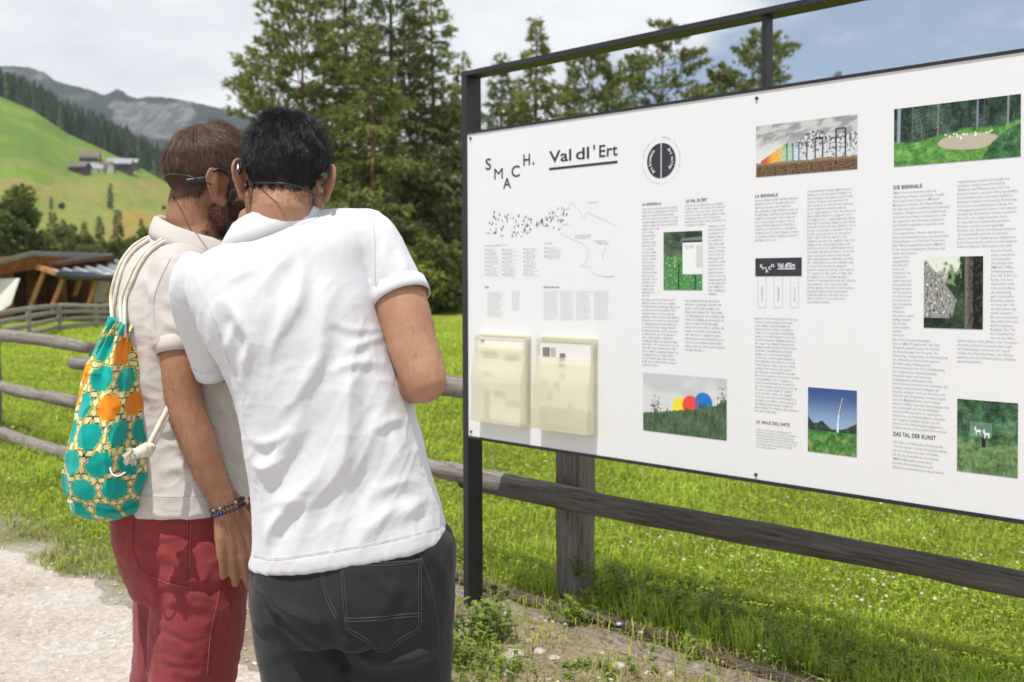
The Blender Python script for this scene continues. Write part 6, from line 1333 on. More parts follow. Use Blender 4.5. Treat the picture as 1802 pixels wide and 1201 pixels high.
    # ---- polo shirt
    S = [prings([((243, 890), (438, 886), Y1, .145, 2.4), ((243, 876), (438, 872), Y1, .145, 2.4), ((243, 842), (437, 838), Y1, .142, 2.4), ((240, 790), (436, 786), Y1, .138, 2.4), ((235, 740), (436, 735), Y1, .136, 2.4),
                 ((228, 690), (438, 684), Y1, .136, 2.4), ((219, 640), (440, 632), Y1, .138, 2.4), ((210, 590), (442, 580), Y1, .140, 2.4), ((206, 542), (444, 528), Y1, .136, 2.3), ((211, 492), (440, 485), Y1, .124, 2.3),
                 ((224, 456), (430, 462), Y1, .108, 2.2), ((244, 432), (416, 450), Y1, .094, 2.1), ((266, 413), (405, 440), Y1, .080, 2.0), ((288, 402), (395, 430), Y1, .066, 2.0)])]
    S.append(ptube([(318, 452, Y1 - .075, .054), (316, 490, Y1 - .10, .060), (313, 550, Y1 - .118, .054), (314, 612, Y1 - .137, .0438)], n=22, round_caps=False))
    S.append(ptube([(330, 465, Y1 + .09, .054), (342, 520, Y1 + .13, .056), (352, 600, Y1 + .15, .050)], n=18, round_caps=False))
    V, F = remesh(S, 0.0036, 6)
    V = folds(V, F, [
        ([(298, 458), (280, 495), (272, 530), (276, 575)], .005, 8, 1), ([(272, 535), (262, 505), (250, 480)], .006, 10, 1), ([(276, 545), (268, 590), (280, 640)], .005, 11, 1), ([(290, 520), (310, 540), (345, 548)], .004, 8, 1),
        ([(300, 470), (322, 500), (345, 520)], .0035, 9, -1), ([(284, 560), (310, 578), (340, 590)], .003, 8, 1), ([(340, 440), (325, 470), (300, 490)], .003, 9, 1),
        ([(262, 600), (258, 660), (272, 720)], .005, 12, 1), ([(240, 650), (262, 700), (285, 735)], .004, 12, 1), ([(250, 760), (280, 745), (330, 770), (345, 800)], .005, 11, 1), ([(265, 800), (300, 782), (340, 800), (365, 830)], .005, 11, 1),
        ([(270, 835), (310, 822), (350, 835), (372, 858)], .0045, 11, 1), ([(262, 770), (300, 760), (320, 762)], .004, 8, 1), ([(400, 780), (420, 800), (436, 805)], .003, 10, 1), ([(350, 660), (380, 700), (410, 760)], .003, 12, 1), ([(225, 540), (235, 580), (232, 620)], .003, 12, 1)])
    Q = np.stack([V[:, 0] * 11, V[:, 1] * 11, V[:, 2] * 15], 1) + 40
    nz = fbm(Q, 2); cr = 1 - np.abs(pnoise(Q * 1.6 + 9)); low = sstep(1.45, 1.05, V[:, 2]); nz = nz + .9 * (1 - np.abs(pnoise(Q * np.array((1.5, 1.5, 2.4)) + 70))) ** 14
    hd, hs, ht = polydist(proj(V), [(200, 872), (243, 872), (340, 874), (438, 869), (470, 868)])
    V = V + vnormals(V, F) * ((nz * 0.0018 + cr ** 5 * 0.0020) * (0.45 + 0.55 * low) + fbm(V * 50, 2) * 0.0003 + 0.0014 * sstep(-1.5, 1.5, hs) * (hd < 60))[:, None]
    V = lap(V, F, 1, 0.4)
    shirt = mk('polo_shirt', V, F, M_POLO_L, body); tr = bvh(V, F)
    a = np.linspace(R(-205), R(75), 56)
    ec = lambda c, ax, b: c + np.cos(a)[:, None] * ax + np.sin(a)[:, None] * np.array(b)
    def ring(l, r, b, bz):
        l = at(*l, Y1); r = at(*r, Y1); return ec((l + r) / 2, (r - l) / 2, (0, b, bz))
    prof = [ring((287, 402), (402, 436), .070, .004), ring((284, 385), (404, 428), .072, .004), ring((281, 379), (406, 425), .076, .004), ring((274, 381), (412, 428), .082, .007),
            ring((269, 394), (420, 440), .092, .012), ring((266, 405), (426, 452), .101, .018), ring((270, 407), (423, 453), .098, .018), ring((276, 396), (414, 440), .086, .010)]
    prof = np.array(prof) + (fbm(np.array(prof).reshape(-1, 3) * 30, 2) * 0.0015).reshape(len(prof), len(a), 1)
    Vc, Fc = rings_mesh(np.transpose(prof, (1, 0, 2))); mk('collar', Vc, Fc, M_POLO_L, shirt)
    sm = [seam(tr, [(300, 455), (281, 495), (271, 530), (274, 580)], .0008), seam(tr, [(243, 872), (300, 875), (380, 873), (437, 869)], .0006), seam(tr, [(279, 598), (310, 603), (346, 600)], .0006)]
    lt_ = simple('linen_thread', (0.50, 0.45, 0.41), .9)
    for s in sm:
        if s is not None: mk('shirt_seam', *s, lt_, shirt)
    c0 = at(313.5, 596, Y1 - .132); d0 = at(315, 626, Y1 - .141) - c0
    T, U, W = frames(np.array([c0, c0 + d0])); q = np.linspace(0, 2 * np.pi, 40, endpoint=False); d_ = nrm(d0); rg = []
    for rad, s in ((.044, 0), (.0458, .001), (.0448, .016), (.0438, .032), (.0424, .032), (.0415, .028), (.0405, .001)):
        w = 1 + 0.025 * np.sin(3 * q + 2); rg.append(c0 + d_ * s + rad * w[:, None] * (np.cos(q)[:, None] * U[0] + np.sin(q)[:, None] * W[0]))
    v, f = rings_mesh(rg, False); mk('cuff', v, f, M_POLO_L, shirt)
    # ---- red trousers
    S = [prings([((243, 860), (436, 858), Y1, .125), ((206, 893), (442, 890), Y1 + .01, .135), ((208, 930), (443, 930), Y1 + .01, .145), ((214, 965), (443, 965), Y1 + .01, .148), ((228, 1000), (442, 1000), Y1 + .01, .145), ((238, 1035), (438, 1040), Y1 + .01, .13)])]
    xa = g(338, 1100)[0]; xb = g(300, 1100)[0]
    S.append(stube([[*g(348, 985, Y1 - .045), .100], [*g(350, 1060, Y1 - .045), .099], [*g(345, 1130, Y1 - .045), .095], [*g(337, 1200, Y1 - .045), .090], [xa - .01, Y1 - .045, .45, .080], [xa - .01, Y1 - .045, .12, .068], [xa - .01, Y1 - .045, .07, .066]], 5, 22))
    S.append(stube([[*g(318, 1000, Y1 + .10), .098], [*g(316, 1080, Y1 + .11), .098], [*g(310, 1150, Y1 + .11), .094], [*g(304, 1210, Y1 + .11), .090], [xb, Y1 + .11, .45, .080], [xb, Y1 + .11, .12, .068], [xb, Y1 + .11, .07, .066]], 5, 22))
    V, F = remesh(S, 0.0050, 5)
    V = folds(V, F, [
        ([(236, 1000), (260, 1015), (275, 1045), (264, 1090)], .006, 10, -1), ([(268, 1040), (300, 1028), (350, 1022), (395, 1030)], .006, 9, 1), ([(270, 1070), (310, 1060), (370, 1070)], .005, 10, 1), ([(265, 1100), (310, 1110), (360, 1140)], .004, 10, 1),
        ([(240, 930), (280, 945), (325, 940)], .003, 7, 1), ([(240, 960), (285, 975), (328, 1000)], .0035, 8, 1), ([(340, 950), (370, 960), (390, 985)], .003, 8, 1), ([(268, 1150), (310, 1165), (365, 1170)], .004, 9, 1), ([(272, 1130), (310, 1140), (350, 1160)], .003, 8, 1),
        ([(380, 1060), (400, 1090), (400, 1150)], .004, 9, 1), ([(345, 1000), (375, 1010), (410, 1050)], .003, 9, 1), ([(265, 1120), (300, 1125), (350, 1150)], .004, 7, -1), ([(285, 1180), (320, 1185), (360, 1195)], .004, 8, 1), ([(300, 1050), (340, 1045), (380, 1060)], .004, 7, -1)], .25, 1.2)
    V = V + vnormals(V, F) * (fbm(V * np.array((12, 12, 16)) + 50, 3) * 0.004 + (1 - np.abs(pnoise(V * np.array((22, 22, 40)) + 5))) ** 5 * 0.002 + fbm(V * 70, 2) * 0.0005)[:, None]
    V = lap(V, F, 1, 0.4)
    trs = mk('trousers', V, F, M_RED, body); tt = bvh(V, F)
    st = [seam(tt, [(333, 892), (332, 940), (330, 1000), (329, 1032)], .0009, .0004), seam(tt, [(390, 1035), (382, 1080), (374, 1120), (368, 1190)], .0009, .0004), seam(tt, [(234, 965), (250, 1004), (290, 1022), (328, 1030)], .0009, .0004),
          seam(tt, [(238, 898), (235, 935), (234, 965)], .0009, .0004)]
    V3, F3 = join([s for s in st if s is not None]); mk('trouser_seam', V3, F3, M_STITCH_RD, trs)
    st = [seam(tt, [(252, 1007), (290, 1025), (327, 1033)], .0006, .0006), seam(tt, [(336, 892), (335, 940), (333, 1000)], .0005, .0006), seam(tt, [(386, 1040), (378, 1080), (370, 1120), (364, 1190)], .0005, .0006)]
    V3, F3 = join([s for s in st if s is not None]); mk('trouser_stitching', V3, F3, M_STITCH_R, trs)
    for ax, dy in ((xa, -.045), (xb, .11)): shoe('shoe', (ax, Y1 + dy, 0), (0.77, 0.64, 0), body)
    thin_hidden(body, BV, (tr, tt)); return body, tr
person_linen, SHIRT1 = man_linen()
headphones('black open-ear headphones on the brown-haired head', H1, HM1, [(290, 314, Y1 - .02), (296, 307, Y1 - .075), (322, 308, Y1 - .125), (350, 316, Y1 - .13), (371, 325, Y1 - .118)], Y1)

# ------------------------------------------------------------------ drawstring bag on his back
def bag_cloth(P, a=0.062):
    """printed cloth: stars of teal and orange linked by chains of cream lozenges; P in metres on the cloth"""
    p = P / a; best = np.full(len(p), 9.0); sec = np.full(len(p), 9.0); bi = np.zeros((len(p), 2)); si = np.zeros((len(p), 2))
    r0 = np.round(p[:, 1] / 0.866)
    for dj in (-1, 0, 1):
        j = r0 + dj; ox = (j % 2) * 0.5; i0 = np.round(p[:, 0] - ox)
        for di in (-1, 0, 1):
            c = np.stack([i0 + di + ox, j * 0.866], 1); d = np.linalg.norm(p - c, axis=1)
            up = d < best; up2 = (~up) & (d < sec)
            sec[up] = best[up]; si[up] = bi[up]; best[up] = d[up]; bi[up] = c[up]; sec[up2] = d[up2]; si[up2] = c[up2]
    ab = si - bi; mid = (si + bi) / 2; n = ab / (np.linalg.norm(ab, axis=1)[:, None] + 1e-9); e = -((p - mid) * n).sum(1)
    t = (p - mid) @ np.array((1, 0)) * -n[:, 1] + (p - mid) @ np.array((0, 1)) * n[:, 0]
    hsh = np.abs(np.sin(bi[:, 0] * 12.9898 + bi[:, 1] * 78.233) * 43758.5453) % 1
    teal = np.array((0.0, 0.36, 0.31)); orange = np.array((0.85, 0.27, 0.015)); cream = np.array((0.80, 0.72, 0.40)); yel = np.array((0.78, 0.66, 0.04)); blk = np.array((0.012, 0.02, 0.014))
    out = np.tile(teal, (len(p), 1)); cy = bi[:, 1] * a
    og = (cy > BAG_OR[0]) & (cy < BAG_OR[1]) & (hsh > 0.36); out[og] = orange
    T = t * 2.0 / 0.577; f = (T + 100.0) % 1.0; W = 0.076
    wl = W * 1.25 * (0.10 + 0.90 * (1 - np.abs(f - 0.5) * 2))           # lozenges swell and pinch along the chain
    band = e < wl
    out[e < wl + 0.050] = yel; out[e < wl + 0.026] = blk; out[e < wl - 0.002] = cream
    gap = (np.abs(f - 0.5) > 0.40) & (e < W * 0.62); out[gap] = blk
    gap = (np.abs(f - 0.5) > 0.46) & (e < W * 0.7); out[gap] = yel
    corner = (np.abs(t) > 0.25) & (e < 0.10); out[corner & (e > 0.05)] = np.array((0.0, 0.30, 0.27))
    return out
def bag():
    YB = Y1 - 0.115
    rows = [((204, 560), (238, 572), .035), ((200, 570), (237, 580), .045), ((190, 592), (234, 602), .060), ((176, 622), (238, 632), .076), ((163, 655), (244, 664), .090), ((153, 695), (250, 700), .100), ((144, 738), (254, 742), .108), ((136, 780), (258, 784), .112),
            ((131, 822), (258, 826), .112), ((132, 855), (255, 860), .106), ((139, 882), (249, 886), .088), ((154, 900), (238, 902), .060), ((176, 911), (218, 911), .03)]
    S = spline(np.array([[*l, *r, b] for l, r, b in rows], float), 20); n = 280; a = np.linspace(0, 2 * np.pi, n, endpoint=False); Vs = []; uv = []
    acc = 0; prev = None
    for s in S:
        l = at(s[0], s[1], YB); r = at(s[2], s[3], YB); c = (l + r) / 2; hx = (r - l) / 2; b = s[4]; w = np.linalg.norm(hx)
        if prev is not None: acc += np.linalg.norm(c - prev)
        prev = c; e = 2.25
        x = np.sign(np.cos(a)) * np.abs(np.cos(a)) ** (2 / e); y = np.sign(np.sin(a)) * np.abs(np.sin(a)) ** (2 / e)
        Vs.append(c + x[:, None] * hx + y[:, None] * np.array((0, -b, 0))); uv.append(np.stack([(a - np.pi) * (0.075 * 0.55 + 0.45 * w) * 1.15, np.full(n, -acc)], 1))
    Vs = np.array(Vs); uv = np.array(uv).reshape(-1, 2); m = len(S)
    V, F = rings_mesh(Vs); uv = np.vstack([uv, uv[:1], uv[-1:]])
    A = np.concatenate([np.tile(a, m), [0, 0]]); tt = np.concatenate([np.repeat(np.linspace(0, 1, m), n), [0, 1]])
    Nn = V - np.concatenate([np.repeat(Vs.mean(1), n, 0), V[-2:]]); Nn /= np.linalg.norm(Nn, axis=1)[:, None] + 1e-9
    pl = np.sin(A * 13 + 1.5 * np.sin(A * 3)) * 0.009 * sstep(0.5, 0.02, tt) + np.sin(A * 7 + tt * 3) * 0.003 * sstep(0.75, 0.25, tt)
    dent = fbm(V * np.array((13, 13, 9)), 3) * 0.008 + (1 - np.abs(pnoise(V * np.array((20, 20, 9)) + 3))) ** 6 * 0.007
    V = V + Nn * (pl + dent * sstep(0.0, 0.3, tt))[:, None]
    V = V + Nn * (-0.007 * np.exp(-((tt - (0.80 + 0.03 * np.sin(A * 2))) / 0.016) ** 2))[:, None]      # sagging fold above the base
    warp = np.stack([fbm(V * 9, 2), fbm(V * 9 + 40, 2)], 1) * 0.006
    cols = bag_cloth(uv + warp); base = at(195, 905, YB)
    m_ = Mat('printed_cotton'); m_.color(m_.attr('col')).rough(0.8).set(Sheen_Weight=0.15, Specular_IOR_Level=0.25); m_.bump(m_.noise(900, 2), 0.2, 0.0006)
    t = thing('drawstring_bag', base, 'teal, yellow and orange printed drawstring bag on the back of the linen shirt', 'bag')
    mk('cloth_sack', V, F, m_.m, t, cols=cols)
    mc = Mat('cotton_cord'); v_ = mc.coord(); mc.color(mc.ramp(mc.noise(60, 3, .6, v_), [(.3, (.60, .54, .43)), (.7, (.80, .75, .65))])).rough(.95); mc.bump(mc.noise(500, 2, .6, v_), .5, .001); mc = mc.m
    def cord(rows, r=.0038, nm='cord'):
        P = []
        for x, y, Y in rows:
            p = at(x, y, Y); h = cast(SHIRT1, x, y, r * 1.05)
            if h is not None and y < 560 and h[1] < Y + .06: p = h
            P.append([*p, r])
        v, f = stube(P, 8, 10); mk(nm, v, f, mc, t)
    for rows in ([(214, 592, YB - .03), (213, 562, YB - .02), (216, 530, YB + .0), (228, 495, YB), (243, 465, YB), (262, 441, YB), (288, 423, YB), (318, 414, YB + .05)],
                 [(220, 592, YB - .04), (219, 562, YB - .03), (223, 529, YB), (235, 495, YB), (249, 466, YB), (267, 443, YB), (292, 427, YB), (321, 419, YB + .05)],
                 [(197, 592, YB), (197, 560, YB), (199, 522, YB + .03), (206, 490, YB + .06), (218, 460, YB + .08), (236, 437, YB + .09), (258, 422, YB + .1)],
                 [(203, 590, YB - .01), (203, 558, YB), (206, 521, YB + .03), (213, 489, YB + .06), (224, 461, YB + .08), (241, 440, YB + .09), (262, 425, YB + .1)]): cord(rows)
    cord([(250, 800, YB - .09), (262, 783, YB - .09), (279, 750, YB - .08), (294, 720, YB - .06), (305, 690, YB - .03)], .0050)
    cord([(252, 802, YB - .09), (268, 786, YB - .085), (285, 752, YB - .075), (300, 722, YB - .055), (312, 690, YB - .03)], .0042)
    v, f = remesh([ptube([(266, 788, YB - .096, .009), (256, 792, YB - .104, .0125), (246, 796, YB - .110, .0115), (236, 801, YB - .114, .009)]), tube(spline([at(258 + 9 * math.cos(q), 792 + 9 * math.sin(q), YB - .106 + .008 * math.sin(2 * q)) for q in np.linspace(0, 6.2, 10)], 4), .005, 10)], .0022, 2); mk('knot', v, f, mc, t)
    # frayed end
    rr = np.random.default_rng(5); S = []; c0 = at(236, 800, YB - .118)
    for i in range(150):
        d = nrm(np.array((-1.0, 0, -0.35)) + rr.normal(0, .75, 3)); l = rr.uniform(.010, .022); p1 = c0 + d * l * .55 + rr.normal(0, .002, 3); p2 = p1 + nrm(d + np.array((0, 0, -.8))) * l * .5
        S.append(tube([c0 + rr.normal(0, .003, 3), p1, p2], (.0013, .0015, .0012), 5, False))
    v, f = join(S); o = mk('frayed_tuft', v, f, mc, t); o['kind'] = 'stuff'
    v, f = stube([[*at(193, 820, YB - .105), .0016], [*at(197, 834, YB - .118), .0016], [*at(208, 838, YB - .122), .0016], [*at(220, 832, YB - .118), .0016]], 5, 8); mk('corner_loop', v, f, simple('white_tape', (.75, .75, .72), .8), t)
    return t
BAG_OR = (-0.200, -0.050)
bag()
# ================================================================== grass, weeds, stones
M_GRASS = Mat('grass_blades'); _c = M_GRASS.attr('col'); M_GRASS.color(_c).rough(.55).set(Specular_IOR_Level=.3); M_GRASS.translucent(.42, _c); M_GRASS = M_GRASS.m
def blades(P, L, W, cols, rnd, bend=.6):
    n = len(P); a = rnd.uniform(0, 2 * np.pi, n); t = np.stack([np.cos(a), np.sin(a), 0 * a], 1); s = np.stack([-np.sin(a), np.cos(a), 0 * a], 1); b = rnd.uniform(.1, 1, n) * bend; L = L[:, None]; W = W[:, None]; b = b[:, None]
    up = np.array((0, 0, 1.0)); m = P + up * L * .55 + t * L * b * .25; e = P + up * L * (1 - .35 * b) + t * L * b
    V = np.stack([P - s * W, P + s * W, m + s * W * .75, m - s * W * .75, e], 1).reshape(-1, 3); k = np.arange(n)[:, None] * 5
    F = np.concatenate([k + np.array((0, 1, 2, 3))]), np.concatenate([k + np.array((3, 2, 4))]); c = np.repeat(cols, 5, 0).reshape(n, 5, 3); c[:, :2] *= .8; return V, F, c.reshape(-1, 3)
def grass_object(name, P, L, W, cols, rnd, bend=.6):
    V, (Fq, Ft), c = blades(P, L, W, cols, rnd, bend); F = np.concatenate([Fq[:, [0, 1, 2]], Fq[:, [0, 2, 3]], Ft]); o = mk(name, V, F, M_GRASS, None, False, cols=c); o['kind'] = 'stuff'; return o
def field_points(n, z0, z1, rnd, pw=1.0):
    y = z0 * (z1 / z0) ** (rnd.random(n) ** pw); x = rnd.uniform(-1, 1, n) * (y * .55 + .7); return np.stack([x, y, 0 * x], 1)
def pick(n, rnd, table):
    w = np.array([t[0] for t in table]); k = rnd.choice(len(table), n, p=w / w.sum()); c = np.array([t[1] for t in table])[k]; return c * rnd.uniform(.75, 1.25, (n, 1))
GREENS = [(5, (.37, .51, .042)), (4, (.46, .59, .056)), (2.4, (.52, .59, .08)), (1.0, (.22, .35, .035)), (.8, (.58, .54, .20))]
STRAW = [(4, (.42, .35, .17)), (3, (.50, .44, .24)), (2, (.30, .27, .10)), (1.5, (.18, .22, .05))]
def clover(rnd):
    """low broad leaves filling the turf: clover and plantain lying open to the sky"""
    P = field_points(160000, 2.4, 30, rnd); s, n = sn(P); P = P[(n > .32) | ((s < -.9) & (n > -.8 + fbm(P * 1.3, 3) * .2))]; P[:, 2] = ground_z(P[:, 0], P[:, 1]); m = len(P); k = fbm(P * 2.0 + 70, 3); P[:, 2] += .012 + .035 * rnd.random(m) + .012 * k
    sz = .0085 * rnd.uniform(.55, 1.5, m) * np.maximum(1, P[:, 1] / 5.0) ** .85; a = rnd.uniform(0, 6.283, m); N = np.stack([rnd.normal(0, .33, m), rnd.normal(0, .33, m), np.ones(m)], 1); N /= np.linalg.norm(N, axis=1)[:, None]
    d = np.stack([np.cos(a), np.sin(a), 0 * a], 1); d -= N * (d * N).sum(1)[:, None]; e = np.cross(N, d); d *= sz[:, None]; e *= sz[:, None] * rnd.uniform(.35, .8, m)[:, None]
    V = np.stack([P - d, P + e - d * .1, P + d, P - e - d * .1], 1).reshape(-1, 3); c = pick(m, rnd, [(5, (.32, .46, .040)), (4, (.40, .52, .050)), (2, (.46, .53, .07)), (1, (.20, .31, .035))]) * (1 + .25 * k[:, None])
    o = mk('clover', V, np.arange(m * 4).reshape(-1, 4), M_GRASS, None, False, cols=np.repeat(c, 4, 0)); o['kind'] = 'stuff'
def lawn():
    rnd = np.random.default_rng(31); P = field_points(280000, 2.4, 34, rnd); s, n = sn(P)
    on_ = (n > .30 + fbm(P * 2.0, 2) * .05); left = (s < -.9) & (n > -.88 + fbm(P * 1.3, 3) * .22) & (rnd.random(len(P)) < .85); P = P[on_ | left]; s, n = sn(P); d = P[:, 1]
    P[:, 2] = ground_z(P[:, 0], P[:, 1]) - .004; k = fbm(P * 1.4, 3); k2 = fbm(P * 5 + 8, 2)
    L = (.052 + .030 * k + .016 * k2) * rnd.uniform(.6, 1.5, len(P)); L = np.maximum(.02, L) * (1 + .9 * np.exp(-((n - .42) / .10) ** 2) * (rnd.random(len(P)) < .5)) * (1 + .012 * np.maximum(0, d - 6)); W = .0021 * rnd.uniform(.6, 1.5, len(P)) * np.maximum(1, d / 4.6) ** .92
    c = pick(len(P), rnd, GREENS); c = c * (1 + .38 * k[:, None] + .22 * fbm(P * .45 + 90, 2)[:, None]); L = L * (1 + .45 * sstep(.15, .6, fbm(P * 2.6 + 44, 2))); y = sstep(.1, .6, fbm(P * .8 + 20, 3))[:, None] * .5; c = c * (1 - y) + np.array((.44, .46, .07)) * y
    tall = (rnd.random(len(P)) < .012) & (d < 14); L = np.where(tall, rnd.uniform(.14, .26, len(P)), L); W = np.where(tall, W * .6, W); c = np.where(tall[:, None], np.array((.46, .43, .16)), c)
    edge = ((n < -.45) & (rnd.random(len(P)) < .55 * sstep(-.45, -.85, n)))[:, None]; c = np.where(edge, pick(len(P), rnd, STRAW), c); grass_object('meadow_grass', P, L, W, c, rnd, 1.05); clover(rnd)
    # verge in front of the fence: thin, dry and trodden
    P = field_points(80000, 2.2, 9, rnd, 1.0); s, n = sn(P); q = fbm(P * 2.2 + 5, 3); m = (n < .30) & (n > -1.0 + fbm(P * 1.3, 3) * .2) & (s > -1.6) & (rnd.random(len(P)) < np.clip(.60 + q * .9 - .8 * sstep(-.45, -.95, n) + .4 * sstep(.0, -.3, n) * (s > 0), 0, 1)); P = P[m]; s, n = sn(P)
    P[:, 2] = ground_z(P[:, 0], P[:, 1]) - .003; P[:, 2] += .03 * ((n > .06) & (n < .25) & (s > -.75)); k = fbm(P * 3.5 + 60, 2); L = (.045 + .045 * np.clip(k, -.5, 1)) * rnd.uniform(.5, 1.6, len(P)); W = .0019 * rnd.uniform(.6, 1.5, len(P)); green = (k + rnd.normal(0, .25, len(P)) > .0)[:, None]
    c = np.where(green, pick(len(P), rnd, GREENS) * 1.1, pick(len(P), rnd, STRAW)); grass_object('verge_grass', P, np.maximum(L, .015), W, c, rnd, 1.2)
    # cut straw lying about
    P = field_points(22000, 2.3, 6.5, rnd); s, n = sn(P); q = fbm(P * 2.6 + 15, 2); m = (n < .26) & (n > -.75) & (s > -1.3) & (q > -.2); P = P[m]; P[:, 2] = ground_z(P[:, 0], P[:, 1]) + .006; n_ = len(P); s, n = sn(P); P[:, 2] += .03 * ((n > .06) & (n < .25) & (s > -.75))
    a = rnd.uniform(0, 6.28, n_); d = np.stack([np.cos(a), np.sin(a), rnd.normal(0, .12, n_)], 1) * rnd.uniform(.03, .11, n_)[:, None]; w = np.stack([-np.sin(a), np.cos(a), 0 * a], 1) * .0013; V = np.stack([P - w, P + w, P + d + w * .6 + (0, 0, .01), P + d - w * .6 + (0, 0, .01)], 1).reshape(-1, 3); F = np.arange(n_ * 4).reshape(-1, 4)
    o = mk('straw', V, F, M_GRASS, None, False, cols=np.repeat(pick(n_, rnd, STRAW) * 1.15, 4, 0)); o['kind'] = 'stuff'
    # white flower heads in the meadow
    V = []; F = []; cc = []; kk = 0; sp = [(x, y) for x, y in ((1500, 900), (1560, 930), (1640, 900), (1700, 905), (1765, 930), (1180, 970), (1130, 985), (1230, 1000), (1310, 1010), (1420, 900), (1480, 935), (1600, 1060), (1550, 1075), (1520, 1095), (1500, 1110), (1640, 1070), (1740, 1090), (925, 890), (950, 900), (1210, 985), (1460, 1060), (1440, 1075), (1600, 960), (1700, 1015), (1780, 1010), (40, 770), (90, 640), (30, 650), (60, 860), (1090, 880), (1250, 1030), (700, 560))]
    for px, py in sp:
        g0 = ground(px, py)
        for i in range(rnd.integers(4, 9)):
            p = g0 + np.array((*rnd.normal(0, .10 * g0[1] / 4.5, 2), 0)); p[2] = ground_z([p[0]], [p[1]])[0]; s_, n_ = sn(p[None])
            if n_[0] < .35 and s_[0] > -1.2: continue
            h = rnd.uniform(.06, .11); r = rnd.uniform(.004, .009); V.append([p + (-.001, 0, 0), p + (.001, 0, 0), p + (0, 0, h)]); F.append((kk, kk + 1, kk + 2)); cc += [(.12, .2, .03)] * 3; kk += 3; k = 7; c0 = p + (0, 0, h); tl = rnd.normal(0, .25, 2)
            ring = [c0 + np.array((r * math.cos(6.283 * j / k), r * math.sin(6.283 * j / k), r * (tl[0] * math.cos(6.283 * j / k) + tl[1] * math.sin(6.283 * j / k)))) for j in range(k)]; V.append(ring + [c0 + (0, 0, .005)]); F += [(kk + j, kk + (j + 1) % k, kk + k) for j in range(k)]; cc += [(.78, .76, .66)] * (k + 1); kk += k + 1
    V = np.concatenate([np.array(v) for v in V]); o = mk('white_flowers', V, F, M_GRASS, None, False, cols=np.array(cc)); o['kind'] = 'stuff'
lawn()
M_LEAF = Mat('weed_leaf'); _c = M_LEAF.mix(M_LEAF.island(), (.14, .23, .03), (.30, .40, .06)); M_LEAF.color(_c).rough(.5).set(Specular_IOR_Level=.35); M_LEAF.translucent(.38, _c); M_LEAF = M_LEAF.m
M_STEM = simple('weed_stem', (.20, .20, .06), .8)
def weed(p, h, n, rnd, lsz, label, spread=.10, mat=None):
    t = thing('weed', p, label, 'weed', 'weeds along the timber edging'); S = []; LV = []; LF = []; k = 0
    for i in range(n):
        b = np.asarray(p) + np.array((*rnd.normal(0, spread, 2), 0)); b[2] = p[2]; a = rnd.uniform(0, 6.28); hh = h * rnd.uniform(.5, 1.1); lean = np.array((math.cos(a), math.sin(a), 0)) * hh * rnd.uniform(.1, .45); P = np.array([b, b + lean * .35 + (0, 0, hh * .5), b + lean + (0, 0, hh)]); S.append(tube(spline(P, 3), np.linspace(.0022, .0010, 7), 5, False))
        for j in range(int(7 + hh * 60)):
            q = rnd.uniform(.15, 1.0); c = P[0] * (1 - q) ** 2 + 2 * q * (1 - q) * P[1] + q * q * P[2]; a = rnd.uniform(0, 6.28); d = nrm((math.cos(a), math.sin(a), rnd.uniform(-.1, .7))); s = nrm(np.cross(d, (0, 0, 1))); l = lsz * rnd.uniform(.5, 1.2); w = l * rnd.uniform(.26, .40); u = np.cross(s, d)
            ring = [c, c + d * l * .3 + s * w + u * l * .06, c + d * l * .7 + s * w * .75 + u * l * .04, c + d * l - u * l * .15, c + d * l * .7 - s * w * .75 + u * l * .04, c + d * l * .3 - s * w + u * l * .06]; LV += ring; LF += [(k, k + 1, k + 2, k + 3), (k, k + 3, k + 4, k + 5)]; k += 6
    v, f = join(S); o = mk('stem', v, f, M_STEM, t); o['kind'] = 'stuff'; o = mk('leaves', np.array(LV), LF, mat or M_LEAF, t, False); o['kind'] = 'stuff'; return t
